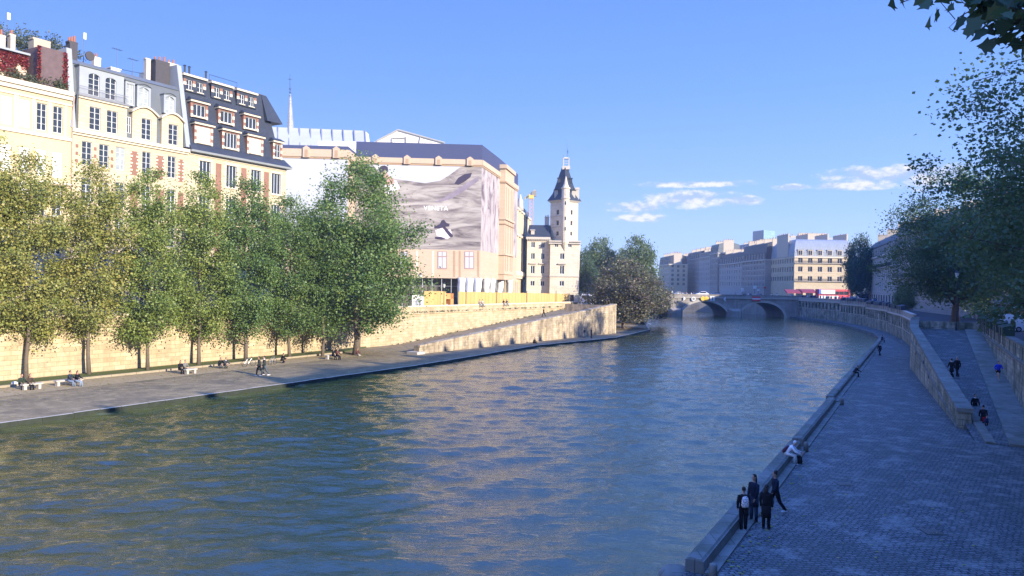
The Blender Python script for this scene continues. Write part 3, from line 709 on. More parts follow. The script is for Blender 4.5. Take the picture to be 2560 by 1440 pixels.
def backpack(fig, col, pattern=None, label='backpack worn on a back', name='backpack'):
    root, J, up, body = fig; m = MB(); c = J['chest'] - up * .08 + Vector((0, .20, 0)); x = Vector((.15, 0, 0)); y = Vector((0, .16, 0))
    m.tube([c - up * .22, c - up * .15, c + up * .02, c + up * .17, c + up * .22], [(.13, .07), (.155, .095), (.15, .09), (.11, .065), (.05, .03)], 10)
    o = m.build(name, cloth(col) if pattern is None else pattern, body, True); st = MB()
    for sx in (-1, 1): st.tube([c + up * .18 + Vector((sx * .09, -.05, 0)), J['chest'] + up * .15 + Vector((sx * .10, -.02, 0)), J['chest'] + Vector((sx * .11, -.14, 0)), J['waist'] + Vector((sx * .12, -.10, 0)), c - up * .15 + Vector((sx * .12, -.04, 0))], .017, 5)
    st.build('strap', cloth((.02, .02, .02)), body); return o

# ================================================================== SETTING
ZL, ZR, SL = .27, .6, 5.1
def sL(p): return (p[0] - W0[0]) * dL[0] + (p[1] - W0[1]) * dL[1]
def tL(p): return (p[0] - W0[0]) * nL[0] + (p[1] - W0[1]) * nL[1]
def sR(p): return (p[0] - R0[0]) * dR[0] + (p[1] - R0[1]) * dR[1]
def tR(p): return (p[0] - R0[0]) * nR[0] + (p[1] - R0[1]) * nR[1]
def lerp(a, b, k): return a + (b - a) * k
def zstreet_r(y): return 5.0 if y < 150 else min(6.3, 5.0 + (y - 150) / 85 * 1.3)

g = MB(); g.face([(-4000, -4000, -2), (4000, -4000, -2), (4000, 6000, -2), (-4000, 6000, -2)]); tag(struct(g.build('ground', asphalt)), None)
# river: displaced sheet, finer near the camera
xs = np.concatenate([np.linspace(-110, -45, 40, endpoint=False), np.linspace(-45, 30, 600, endpoint=False), np.linspace(30, 130, 330)])
ys = np.concatenate([np.linspace(-30, 10, 10, endpoint=False), np.linspace(10, 75, 560, endpoint=False), np.linspace(75, 150, 220, endpoint=False), np.linspace(150, 420, 90)])
X, Y = np.meshgrid(xs, ys); Z = np.zeros_like(X); rg = np.random.default_rng(5)
for i in range(90):
    L = .8 * (5.5 / .8) ** (rg.random() ** 1.25); th = rg.normal() * .55 - .15; k = 2 * math.pi / L; A = .0026 * L ** 1.15
    ph = rg.uniform(0, 6.28); q1, q2 = rg.uniform(.15, .6, 2); Xw = X + .5 * np.sin(Y * q1 + ph) * L ** .5; Yw = Y + .35 * np.sin(X * q2 + ph * 2) * L ** .5
    env = (.35 + .65 * (.5 + .5 * np.sin(X * rg.uniform(.08, .3) + Y * rg.uniform(.05, .25) + ph * 3))); w_ = np.sin(k * (Xw * math.sin(th) + Yw * math.cos(th)) + ph)
    Z += A * (w_ - .35 * np.cos(2 * np.arcsin(w_) * 1.0)) * env * np.clip((70 * L ** .7 + 25 - Y) / 40, 0.0, 1)
V = np.stack([X, Y, Z], -1).reshape(-1, 3); nx, ny = len(xs), len(ys); idx = np.arange(nx * ny).reshape(ny, nx)
F = np.stack([idx[:-1, :-1], idx[:-1, 1:], idx[1:, 1:], idx[1:, :-1]], -1).reshape(-1, 4)
me = bpy.data.meshes.new('water'); me.vertices.add(len(V)); me.vertices.foreach_set('co', V.ravel()); me.loops.add(F.size); me.loops.foreach_set('vertex_index', F.ravel().astype(np.int32))
me.polygons.add(len(F)); me.polygons.foreach_set('loop_start', np.arange(0, F.size, 4, dtype=np.int32)); me.polygons.foreach_set('loop_total', np.full(len(F), 4, dtype=np.int32))
me.polygons.foreach_set('use_smooth', np.ones(len(F), dtype=bool)); me.update(calc_edges=True); me.materials.append(water_mat)
wo_ = bpy.data.objects.new('water', me); COL.objects.link(wo_); struct(wo_)

# left bank: upper street plateau, lower quay, ramp
E0 = ground(1540, 833, ZL); N0 = ground(1048, 885, ZL)          # foot of the ramp wall, far and near end
left_edge = [PL(-60, 20.6), PL(60, 20.6), PL(113, 20.6), ground(1340, 868, 0.05), ground(1540, 847, 0.05), ground(1625, 827, 0.05), Vector((36, 200, 0)), Vector((37, 249, 0))]
def XY(l): return [(p[0], p[1]) for p in l]
sp = MB(); ramp_top_in = PL(198, -.5); rt_out = E0 + Vector((-nL[0] * .9, -nL[1] * .9, 0)); bk = PL(186, 6)
poly = XY([PL(-60, -.5), PL(198, -.5), rt_out, Vector((E0.x - 6.2, E0.y + 4.0, 0)), (26, 185), (30, 215), (31, 249), (31, 275), (45, 330), (60, 420), (-700, 900), (-700, -100)])
sp.prism(poly, -1, SL); struct(sp.build('street', paving))
lq = MB(); poly = XY([PL(-60, -.4)] + left_edge + [Vector((30, 249, 0)), (24, 185), (14, 158), PL(186, 3), PL(150, -.4)][:]); lq.prism(poly[::-1], -1.5, ZL)
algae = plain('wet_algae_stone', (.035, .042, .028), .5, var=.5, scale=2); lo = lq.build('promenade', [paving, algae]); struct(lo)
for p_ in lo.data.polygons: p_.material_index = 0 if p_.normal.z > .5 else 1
gv = MB(); gv.face([PL(-60, 4.0, ZL + .012), PL(-60, 11, ZL + .012), PL(116, 8.0, ZL + .012), PL(116, 4.0, ZL + .012)][::1]); struct(gv.build('gravel_path', gravel_mat))
gs = MB()
gs.prism(XY([PL(-60, 0.0), PL(-60, 3.3), PL(118, 3.0), PL(126, 0.0)]), ZL - .1, ZL + .14); struct(gs.build('grass_verge', grass_mat))
ke = MB()
for i in range(70):
    a = -60 + i * 2.55; b = min(a + 2.52, 117.5)
    if a < 117: ke.prism(XY([PL(a, 3.32), PL(b, 3.32), PL(b, 3.62), PL(a, 3.62)]), ZL - .1, ZL + .20)
struct(ke.build('kerb', plain('verge_kerb', (.34, .28, .18), .85, var=.3)))
ed = MB(); ed.mi = 0; rnd = random.Random(3)
for i in range(len(left_edge) - 1):
    a, b = left_edge[i], left_edge[i + 1]; L = (b - a).length; dd = (b - a) / L; nn = Vector((-dd.y, dd.x, 0)); k = 0.0
    while k < L - .2:
        w = min(rnd.uniform(1.2, 2.4), L - k); q = a + dd * k; hz = ZL + rnd.uniform(.03, .07)
        if True: ed.prism(XY([q - nn * .03, q + dd * (w - .03) - nn * .03, q + dd * (w - .03) + nn * .26, q + nn * .26]), -.8, hz)
        k += w
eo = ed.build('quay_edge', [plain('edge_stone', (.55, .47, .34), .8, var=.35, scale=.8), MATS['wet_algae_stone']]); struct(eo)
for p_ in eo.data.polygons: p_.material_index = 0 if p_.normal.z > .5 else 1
rp = MB()
ins, ine = 134.0, 198.0
for i in range(16):
    k0, k1 = i / 16, (i + 1) / 16
    o0 = N0.lerp(E0, k0); o1 = N0.lerp(E0, k1); q0 = PL(lerp(ins, ine, k0), 0.0); q1 = PL(lerp(ins, ine, k1), 0.0); z0 = lerp(ZL + .02, SL + .02, k0); z1 = lerp(ZL + .02, SL + .02, k1)
    rp.face([V3(q0, z0), V3(o0 - Vector((nL[0], nL[1], 0)) * .5, z0), V3(o1 - Vector((nL[0], nL[1], 0)) * .5, z1), V3(q1, z1)])
struct(rp.build('ramp', paving))

# quay wall, left bank (high wall with its parapet and ledge)
qw = empty('quay_wall', PL(60, 0, ZL), 'high sunlit wall of pale cut stone behind the trees on the left bank', 'wall')
m = MB(); m.face([PL(-60, 0, -.5), PL(198, 0, -.5), PL(198, 0, 6.0), PL(-60, 0, 6.0)]); m.face([PL(198, 0, -.5), PL(198, -.55, -.5), PL(198, -.55, 6.0), PL(198, 0, 6.0)])
m.face([PL(198, -.55, 4.8), PL(-60, -.55, 4.8), PL(-60, -.55, 6.0), PL(198, -.55, 6.0)]); m.build('wall', quay_stone, qw)
m = MB()
for i in range(107):
    a = -60 + i * 2.42
    if a < 197.5: band(m, PL(a, 0), dL, min(2.40, 198 - a), 6.0, 6.18 + (i * 7 % 5) * .006, .08, back=.62)
m.build('coping', stone_trim, qw); m = MB(); band(m, PL(-60, 0), dL, 258, 4.86, 5.06, .16); m.build('ledge', quay_stone, qw)
m = MB(); rg_ = random.Random(8)
pts = []
for i in range(260):
    s_ = rg_.uniform(125, 198); z_ = 5.08 if rg_.random() < .6 else lerp(ZL, SL, (s_ - 134) / 64) + .05
    for k in range(30): pts.append(PL(s_ + rg_.gauss(0, .12), .12 + abs(rg_.gauss(0, .08)), z_ + abs(rg_.gauss(0, .12))))
pts = [p for p in pts if rg_.random() < .35]
o = bpy.data.objects.new('weeds', leaf_mesh('weeds', np.array([list(p) for p in pts]), .13, leaf_deep, 4)); COL.objects.link(o); tag(o, 'small green weeds growing out of the ledge and foot of the quay wall', 'weeds', kind='stuff')
# mooring ring recess on the wall
m = MB(); q = ground(155, 894, 1.0); s_ = 83.6
m = MB(); c_ = PL(s_ - 12 + 1.6, .03, 2.6)
# ramp wall, left bank
rw = empty('ramp_wall', N0, 'long stained ramp wall of pale stone rising from the left quay to the street', 'wall')
dd = (E0 - N0).normalized(); nn = Vector((dd.y, -dd.x, 0)); L = (E0 - N0).length; zt0, zt1 = ZL + 1.15, 6.25
m = MB(); th = .95
def RWp(u, q, z): p = N0 + dd * u - nn * q; return (p.x, p.y, z)
K = 24
for i in range(K):
    u0, u1 = L * i / K, L * (i + 1) / K; a, b = lerp(zt0, zt1, i / K) - .30, lerp(zt0, zt1, (i + 1) / K) - .30
    m.face([RWp(u0, 0, -.6), RWp(u1, 0, -.6), RWp(u1, 0, b), RWp(u0, 0, a)]); m.face([RWp(u1, th, -.6), RWp(u0, th, -.6), RWp(u0, th, a), RWp(u1, th, b)])
m.face([RWp(0, th, -.6), RWp(0, 0, -.6), RWp(0, 0, zt0 - .3), RWp(0, th, zt0 - .3)]); m.face([RWp(L, 0, -.6), RWp(L, 12, -.6), RWp(L, 12, zt1 - .3), RWp(L, 0, zt1 - .3)])
m.build('wall', ramp_stone, rw); m = MB()
for i in range(38):
    u0, u1 = L * i / 38 + .02, L * (i + 1) / 38 - .01; a, b = lerp(zt0, zt1, u0 / L), lerp(zt0, zt1, u1 / L)
    m.frustum([RWp(u0, -.08, a - .3), RWp(u1, -.08, b - .3), RWp(u1, th + .06, b - .3), RWp(u0, th + .06, a - .3)], [RWp(u0, -.08, a), RWp(u1, -.08, b), RWp(u1, th + .06, b), RWp(u0, th + .06, a)])
m.build('coping', coping_stone if False else ramp_stone, rw); m = MB()
m.frustum([RWp(6, -.07, zt0 - 1.0), RWp(L, -.07, zt1 - 1.45), RWp(L, .05, zt1 - 1.45), RWp(6, .05, zt0 - 1.0)], [RWp(6, -.07, zt0 - .86), RWp(L, -.07, zt1 - 1.28), RWp(L, .05, zt1 - 1.28), RWp(6, .05, zt0 - .86)]); m.build('ledge', ramp_stone, rw)
m = MB(); m.obox(RWp(-1.1, th + .3, ZL - .05), dd * 1.6, nn * (th + .9), (0, 0, .38)); m.build('plinth', stone_grey_trim, rw)
for u in (27, 32.5, 38, 42.5, 47.5, 52, 56.5):
    a = lerp(zt0, zt1, u / L) - 1.42; m = MB(); m.frustum([RWp(u, -.02, 0), RWp(u + .7, -.02, 0), RWp(u + .7, .05, 0), RWp(u, .05, 0)], [RWp(u, -.02, a), RWp(u + .7, -.02, a + .05), RWp(u + .7, .05, a + .05), RWp(u, .05, a)]); m.build('pilaster', quay_stone, rw)

# right bank
far_wall = [PR(78, 5.4), Vector((64, 118, 0)), Vector((74, 140, 0)), Vector((83, 163, 0)), Vector((91, 190, 0)), Vector((95.5, 215, 0)), Vector((96.5, 249, 0))]
ledge_e = [PR(-50, 0), Vector((69.5, 139, 0)), Vector((78.2, 160, 0)), Vector((87, 190, 0)), Vector((92, 215, 0)), Vector((93.6, 249, 0))]
m = MB(); m.prism(XY([PR(-50, 14)] + [PR(100, 14)] + [Vector((110, 249, 0))] + ledge_e[::-1]), -1.5, ZR); struct(m.build('lower_quay', cobble))
# right street plateau in strips so it can climb to the bridge
m = MB(); pts = [PR(-60, 13.4), PR(85, 13.4), PR(85, 6.3)] + [p + Vector((.6, 0, 0)) for p in far_wall[1:]] + [Vector((96.5, 275, 0)), Vector((84, 296, 0)), Vector((66, 306, 0)), Vector((58, 340, 0)), Vector((56, 600, 0))]
for i in range(len(pts) - 1):
    a, b = pts[i], pts[i + 1]; za, zb = zstreet_r(a.y), zstreet_r(b.y)
    if i == 1: continue
    m.face([V3(a, za), (a.x + 600, a.y - 300, za), (b.x + 600, b.y - 300, zb), V3(b, zb)])
for a, b in zip(pts[-6:-1], pts[-5:]): m.mat(1); m.face([V3(b, -1), V3(a, -1), V3(a, 6.29), V3(b, 6.29)]); m.mat(0)
a, b = pts[1], pts[2]; m.face([V3(a, 5), V3(b, 5), V3(pts[3], 5), (pts[3].x + 20, pts[3].y - 10, 5.0)])
m.face([V3(pts[2], 0), V3(pts[1], 0), V3(pts[1], 5), V3(pts[2], 5)])
struct(m.build('street', [asphalt, bridge_stone]))
m = MB()
def RO(s): return 8.8 + (35 - s) * .079
ss = [30, 40, 50, 60, 70, 85]
def zramp(s): return .62 + max(0, (s - 31)) * (5.02 - .62) / 54
for a, b in zip(ss[:-1], ss[1:]): m.face([PR(a, RO(a) - (-.4), zramp(a)), PR(a, 13, zramp(a)), PR(b, 13, zramp(b)), PR(b, RO(b) + .4, zramp(b))])
struct(m.build('ramp', cobble))
m = MB()
for a, b in zip(ss[:-1], ss[1:]):
    m.frustum([PR(a, 11.3, zramp(a) - .2), PR(a, 13, zramp(a) - .2), PR(b, 13, zramp(b) - .2), PR(b, 11.3, zramp(b) - .2)], [PR(a, 11.3, zramp(a) + .12), PR(a, 13, zramp(a) + .12), PR(b, 13, zramp(b) + .12), PR(b, 11.3, zramp(b) + .12)])
struct(m.build('pavement', coping_stone))
m = MB()
for a, b in zip(ss[:-1], ss[1:]):
    m.frustum([PR(a, RO(a) + .9, zramp(a) - .2), PR(a, RO(a) + 1.45, zramp(a) - .2), PR(b, RO(b) + 1.45, zramp(b) - .2), PR(b, RO(b) + .9, zramp(b) - .2)], [PR(a, RO(a) + .9, zramp(a) + .1), PR(a, RO(a) + 1.45, zramp(a) + .1), PR(b, RO(b) + 1.45, zramp(b) + .1), PR(b, RO(b) + .9, zramp(b) + .1)])
struct(m.build('kerb', coping_stone))
# ramp wall, right bank
rw = empty('ramp_wall', PR(35, 8.8, ZR), 'mossy streaked ramp wall with mooring rings on the shaded right quay', 'wall')
m = MB(); m.mi = 0
def zw(s): return zramp(s) + .78
sg = [35, 42, 50, 58, 66, 78, 100]
for a, b in zip(sg[:-1], sg[1:]):
    ta, tb = RO(min(a, 78)), RO(min(b, 78))
    m.face([PR(b, tb, 0), PR(a, ta, 0), PR(a, ta, zw(min(a, 85))), PR(b, tb, zw(min(b, 85)))]); m.face([PR(a, ta + .8, .3), PR(b, tb + .8, .3), PR(b, tb + .8, zw(min(b, 85))), PR(a, ta + .8, zw(min(a, 85)))])
m.face([PR(35, 8.8, 0), PR(35, 9.6, 0), PR(35, 9.6, zw(35)), PR(35, 8.8, zw(35))]); m.build('wall', right_stone, rw); m = MB()
for i in range(36):
    a, b = 34.9 + i * 1.8, 34.9 + (i + 1) * 1.8 - .03; ta, tb = RO(min(a, 78)), RO(min(b, 78)); za, zb = zw(min(a, 85)), zw(min(b, 85))
    m.frustum([PR(a, ta - .09, za), PR(a, ta + .9, za), PR(b, tb + .9, zb), PR(b, tb - .09, zb)], [PR(a, ta - .09, za + .27), PR(a, ta + .9, za + .27), PR(b, tb + .9, zb + .27), PR(b, tb - .09, zb + .27)])
m.build('coping', coping_stone, rw); m = MB()
for a, b in zip(sg[:-2], sg[1:-1]):
    ta, tb = RO(a), RO(b); za, zb = max(.62, zramp(a) - .35), max(.62, zramp(b) - .35)
    m.frustum([PR(a, ta - .10, za), PR(a, ta + .02, za), PR(b, tb + .02, zb), PR(b, tb - .10, zb)], [PR(a, ta - .10, za + .16), PR(a, ta + .02, za + .16), PR(b, tb + .02, zb + .16), PR(b, tb - .10, zb + .16)])
m.build('ledge', coping_stone, rw)
def ring(parent, c, ax_u, r, name='mooring_ring'):
    q = MB(); u = Vector(ax_u); pts = [Vector(c) + u * (r * math.cos(t)) + Vector((0, 0, r * math.sin(t))) for t in np.linspace(0, 2 * math.pi, 17)]; q.tube(pts, .035, 5, cap=False); return q.build(name, iron, parent, True)
for px, py in ((2290, 881), (2309, 907), (2321, 940)):
    r_ = at(px, py, 1.0); best = min(((s, abs(PR(s, RO(s) - .06).x / PR(s, RO(s) - .06).y - r_.x)) for s in np.linspace(36, 78, 300)), key=lambda k: k[1])[0]
    c_ = PR(best, RO(best) - .06); c_.z = CAM_Z + (r_.z - CAM_Z) * c_.y; ring(rw, c_, (dR[0], dR[1], 0), .24)
# street retaining wall, right bank
qw = empty('quay_wall', PR(60, 13, ZR), 'shaded stone wall below the book stalls beside the right ramp', 'wall')
m = MB(); m.face([PR(85, 13, 0), PR(-60, 13, 0), PR(-60, 13, 5.9), PR(85, 13, 5.9)]); m.face([PR(-60, 13.45, 4.9), PR(85, 13.45, 4.9), PR(85, 13.45, 5.9), PR(-60, 13.45, 5.9)]); m.face([PR(85, 13.45, 2), PR(85, 13, 2), PR(85, 13, 5.9), PR(85, 13.45, 5.9)]); m.build('wall', right_stone, qw)
m = MB(); band(m, PR(85, 13), (-dR[0], -dR[1]), 145, 5.9, 6.05, .08, back=.52); m.build('coping', coping_stone, qw); m = MB(); band(m, PR(85, 13), (-dR[0], -dR[1]), 145, 4.7, 4.92, .18); m.build('ledge', coping_stone, qw)
for s_ in np.arange(-55, 84, 4.6):
    m = MB(); band(m, PR(s_ + .35, 13), (-dR[0], -dR[1]), .7, 4.92, 5.9, .06); m.build('pier', right_stone, qw)
# cross parapet at the head of the ramp
m = MB(); m.prism(XY([PR(85.2, 6.2), PR(85.7, 6.2), PR(85.7, 13), PR(85.2, 13)]), 4.7, 6.0); tag(m.build('parapet', right_stone), 'low stone parapet closing the head of the right ramp under the big tree', 'wall')
# far curved wall with niches
qw = empty('niche_wall', far_wall[2], 'curving quay wall with a row of arched niches leading to the bridge', 'wall')
m = MB(); cp = MB(); ldg = MB()
for i in range(1, len(far_wall) - 1):
    b, a = far_wall[i], far_wall[i + 1]      # facade runs from far to near, so it faces the river
    L = (b - a).length; d_ = ((b - a) / L); d2 = (d_.x, d_.y); za, zb = zstreet_r(a.y), zstreet_r(b.y); zt = min(za, zb) - .05
    nW = int(L / 2.75); wins = quadwin(.15, L - .15, nW, 1.25, [(zt - 2.15, zt - .35)])
    facade(m, a, d2, L, 0, zt, wins, .75, arch=True)
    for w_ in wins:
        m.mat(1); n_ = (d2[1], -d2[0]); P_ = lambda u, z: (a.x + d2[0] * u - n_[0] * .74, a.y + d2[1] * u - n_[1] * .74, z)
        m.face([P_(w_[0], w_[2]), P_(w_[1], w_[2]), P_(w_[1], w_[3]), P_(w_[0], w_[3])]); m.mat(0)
    band(cp, a, d2, L, zt, zt + .22, .22, back=.8); band(cp, a, d2, L, zt + 1.0, zt + 1.16, .05, back=.5)
    for k in range(int(L / .42)):
        q = a + d_ * (k * .42); cp.obox((q.x, q.y, zt + .2), (d2[0] * .2, d2[1] * .2, 0), (-n_[0] * .25, -n_[1] * .25, 0), (0, 0, .82))
    for w_ in wins: band(ldg, a + d_ * (w_[0] - .12), d2, 1.5, zt - 2.28, zt - 2.16, .1)
m.build('wall', [right_stone, chim_dark], qw); cp.build('balustrade', stone_grey_trim, qw); ldg.build('sill', stone_grey_trim, qw)

# kerb wall along the right waterline: separate long stone blocks
def kerb_block(s0, s1, label, off=0.0):
    t_ = empty('kerb_block', PR(s0, .3 + off, ZR), label, 'kerb wall', 'long stone blocks edging the right quay'); n_ = max(1, int((s1 - s0) / 4.5)); m = MB()
    for k in range(n_):
        a, b = lerp(s0, s1, k / n_), lerp(s0, s1, (k + 1) / n_) - .02
        lo = [PR(a, -.02 + off, ZR - .02), PR(a, .58 + off, ZR - .02), PR(b, .58 + off, ZR - .02), PR(b, -.02 + off, ZR - .02)]; m.frustum(lo, [V3(p, ZR + .40) for p in lo])
        c_ = [PR(a, .02 + off, ZR + .40), PR(a, .54 + off, ZR + .40), PR(b, .54 + off, ZR + .40), PR(b, .02 + off, ZR + .40)]; t2 = [PR(a + .03, .08 + off, ZR + .46), PR(a + .03, .48 + off, ZR + .46), PR(b - .03, .48 + off, ZR + .46), PR(b - .03, .08 + off, ZR + .46)]; m.frustum(c_, t2)
    m.build('stone', coping_stone, t_); m = MB(); m.prism(XY([PR(s0, .60 + off), PR(s1, .60 + off), PR(s1, .95 + off), PR(s0, .95 + off)]), ZR - .05, ZR + .07); m.build('plinth', coping_stone, t_)
segs = [sR(ground(1738, 1432, ZR)), sR(ground(1985, 1120, ZR)), sR(ground(2082, 1007, ZR)), sR(ground(2148, 930, ZR)), sR(ground(2183, 882, ZR)), 130]
labs = ['nearest stone kerb block, beside the group of four people', 'second stone kerb block, beyond the seated man in the white hoodie', 'third stone kerb block along the right waterline', 'fourth stone kerb block, between the crouching figure and the lone walker', 'farthest stone kerb block, ending at the bend of the quay']
for i in range(5): kerb_block(segs[i] + (.0 if i == 0 else .8), segs[i + 1], labs[i], off=(.0, .0, -.25, -.25, -.25)[i])
bl = ['nearest stone bollard, at the bottom edge beside the end of the kerb wall', 'stone bollard beside the man in the white hoodie', 'stone bollard at the gap after the second kerb block', 'small far stone bollard beside the fourth kerb block']
for (px, py), lab in zip(((1783, 1452), (2015, 1129), (2105, 1012), (2176, 884)), bl):
    p = ground(px, py, ZR); m = MB(); m.tube([(p.x, p.y, ZR - .05), (p.x, p.y, ZR + .44), (p.x, p.y, ZR + .52), (p.x, p.y, ZR + .55)], [.14, .125, .12, .07], 14)
    tag(m.build('bollard', coping_stone, None, True, loc=(p.x, p.y, ZR)), lab, 'bollard', 'stone bollards on the right quay')
m = MB(); p = ground(1690, 1440, .3); m.tube([(p.x, p.y, -.4), (p.x, p.y, .38), (p.x, p.y, .55)], [.62, .58, .42], 14); tag(m.build('mooring_stone', coping_stone, None, True, loc=(p.x, p.y, 0)), 'rounded stone lump at the waterline in front of the first kerb block', 'mooring stone')

# ------------------------------------------------------------------ bridge
BY = 250.0; BX0, BX1 = 33.0, 97.0; ZD = 7.5
br = empty('bridge', (65, BY, 0), 'low stone bridge with wide arches crossing the river at the far end', 'bridge')
xc = [(at(1761, 800, BY).x), (at(1906, 800, BY).x)]; pitch_ = xc[1] - xc[0]; arches = [(xc[0] - pitch_, 7.7), (xc[0], 7.9), (xc[1], 7.4)]; rise = 5.2
def za_(x):
    for c_, h_ in arches:
        if abs(x - c_) < h_: return rise * math.sqrt(1 - ((x - c_) / h_) ** 2) * .98
    return -1.0
xs_ = sorted(set([BX0, BX1] + [c_ + h_ * math.sin(t) for c_, h_ in arches for t in np.linspace(-math.pi / 2, math.pi / 2, 25)] + [c_ + s_ * (h_ + .002) for c_, h_ in arches for s_ in (-1, 1)]))
m = MB()
for a, b in zip(xs_[:-1], xs_[1:]):
    mid = (a + b) / 2; inside = any(abs(mid - c_) < h_ for c_, h_ in arches); z0, z1 = (za_(a) if inside else -1), (za_(b) if inside else -1)
    if inside: z0, z1 = max(z0, -.0), max(z1, -.0)
    m.face([(a, BY, z0), (b, BY, z1), (b, BY, 6.5), (a, BY, 6.5)]); m.face([(b, BY + 18, z1), (a, BY + 18, z0), (a, BY + 18, 6.5), (b, BY + 18, 6.5)])
    if inside: m.face([(a, BY, z0), (a, BY + 18, z0), (b, BY + 18, z1), (b, BY, z1)])
m.build('arches', bridge_stone, br)
m = MB()
for c_, h_ in arches:
    pts = [(c_ + h_ * math.sin(t), rise * math.cos(t) * .98) for t in np.linspace(-math.pi / 2, math.pi / 2, 25)]; po = [(c_ + (h_ + .8) * math.sin(t), (rise + .7) * math.cos(t) * .98) for t in np.linspace(-math.pi / 2, math.pi / 2, 25)]
    for k in range(24): m.face([(pts[k][0], BY - .06, max(0, pts[k][1])), (po[k][0], BY - .06, max(0, po[k][1])), (po[k + 1][0], BY - .06, max(0, po[k + 1][1])), (pts[k + 1][0], BY - .06, max(0, pts[k + 1][1]))][::-1])
m.build('voussoirs', plain('voussoir', (.42, .39, .34), .85, var=.3, scale=1.2), br)
for i, (c_, h_) in enumerate(arches[:-1]):
    x = (arches[i][0] + arches[i][1] + arches[i + 1][0] - arches[i + 1][1]) / 2; w_ = (arches[i + 1][0] - arches[i + 1][1] - arches[i][0] - arches[i][1]) / 2 + .5
    m = MB(); m.prism([(x - w_, BY), (x - w_ * .6, BY - 2.2), (x + w_ * .6, BY - 2.2), (x + w_, BY)][::1], -1, 1.9); m.prism([(x - w_ * .9, BY), (x - w_ * .5, BY - 1.9), (x + w_ * .5, BY - 1.9), (x + w_ * .9, BY)], 1.9, 2.3, [2.9, 2.2, 2.2, 2.9]); pr = m.build('pier', bridge_stone, br)
m = MB(); m.box(BX0 - 4, BX1 + 1, BY - .35, BY + 18.3, 6.35, 6.6); m.build('cornice', stone_grey_trim, br); m = MB(); m.box(BX0 - 4, BX1 + 1, BY - .05, BY + .3, 6.6, ZD); m.box(BX0 - 4, BX1 + 1, BY + 17.7, BY + 18.05, 6.6, ZD); m.box(BX0 - 4, BX1 + 1, BY - .12, BY + .36, ZD, ZD + .12); m.build('parapet', bridge_stone, br)
m = MB(); m.box(BX0 - 12, BX1 + 14, BY + .31, BY + 17.69, 6.3, 6.62); m.build('deck', asphalt, br)
def bsign(px, py, kind, lab):
    p = at(px, py, BY - .5); r = .75; m = MB(); mats = [white_paint]
    if kind == 'disc': m.tube([(p.x, BY - .42, p.z), (p.x, BY - .5, p.z)], r, 14); mats = [sign_yellow]
    if kind == 'diamond': m.tube([(p.x, BY - .42, p.z), (p.x, BY - .5, p.z)], r * 1.1, 4); mats = [sign_yellow]
    if kind in ('trir', 'tril'):
        s_ = 1 if kind == 'trir' else -1; a = [(p.x - s_ * .4, BY - .42, p.z - .8), (p.x + s_ * .4, BY - .42, p.z), (p.x - s_ * .4, BY - .42, p.z + .8)]; m.frustum(a, [(q[0], BY - .5, q[2]) for q in a])
    if kind == 'square': m.box(p.x - .8, p.x + .8, BY - .5, BY - .42, p.z - .85, p.z + .85); m.mat(1); m.box(p.x - .12, p.x + .12, BY - .53, BY - .5, p.z - .6, p.z + .6); mats = [white_paint, iron]
    if kind == 'ring': m.tube([(p.x, BY - .42, p.z), (p.x, BY - .5, p.z)], r, 14); m.mat(1); m.tube([(p.x, BY - .5, p.z), (p.x, BY - .53, p.z)], r * .55, 12); mats = [white_paint, bridge_stone]
    if kind == 'noentry': m.box(p.x - 1.4, p.x + 1.4, BY - .5, BY - .42, p.z - .75, p.z + .75); m.mat(1); m.box(p.x - 1.4, p.x + 1.4, BY - .53, BY - .5, p.z - .25, p.z + .25); mats = [sign_red, white_paint]
    m.mi = 0; tag(m.build('river_sign', mats, None, loc=(p.x, BY - .4, p.z)), lab, 'river sign', 'navigation signs on the bridge')
for a in ((1711.5, 746.5, 'trir', 'white triangular navigation sign at the left end of the bridge'), (1734, 747, 'ring', 'round white navigation sign left of the yellow pair'), (1757.5, 746.5, 'disc', 'left one of the two yellow discs above the bridge arch'),
          (1767, 746.5, 'disc', 'right one of the two yellow discs above the bridge arch'), (1781, 746.5, 'square', 'square white navigation sign right of the yellow pair'), (1811, 748, 'tril', 'white triangular navigation sign between the two arches'), (1891, 747, 'noentry', 'red and white barred sign above the right arch')): bsign(*a)

# ================================================================== LEFT BANK BUILDINGS  (facade line t = -12)
TF = -12.0
def FP(s, t=TF, z=0): return PL(s, t, z)
# --- building 1: cream house with blinds, roof garden and red creeper
b1 = empty('apartment_building', FP(76, TF, SL), 'cream painted building with white blinds and a red creeper under its roof garden, far left', 'building', 'riverside apartment buildings')
S0, S1 = 60.0, 89.75
cols = [77.0, 79.0, 81.0, 83.03, 84.83, 86.53, 88.24]
w1 = []
for c_ in [62.5, 65, 67.5, 70, 72.5, 75] + cols:
    for (za, zb) in ((25.85, 28.8), (20.9, 23.75), (16.6, 20.1), (12.4, 15.6), (8.2, 11.4)): w1.append((c_ - .52 - S0, c_ + .52 - S0, za, zb))
m = MB(); facade(m, FP(S0), dL, S1 - S0, SL, 30.2, w1, .22)
m.face([FP(S1, TF, SL), FP(S1, TF - 11, SL), FP(S1, TF - 11, 30.2), FP(S1, TF, 30.2)]); m.face([FP(S0, TF, 30.2), FP(S1, TF, 30.2), FP(S1, TF - 11, 30.2), FP(S0, TF - 11, 30.2)])
m.build('wall', stone_yellow, b1)
rr = random.Random(2)
for (a, b, c_, e) in w1:
    blind = (c_ > 25 and a + S0 < 84.6) or (20 < c_ < 22) or (c_ < 20 and rr.random() < .4)
    add_window(b1, FP(S0), dL, a, b, c_, e, 'blind' if blind else 'french', far=False, name='blind' if blind else 'window')
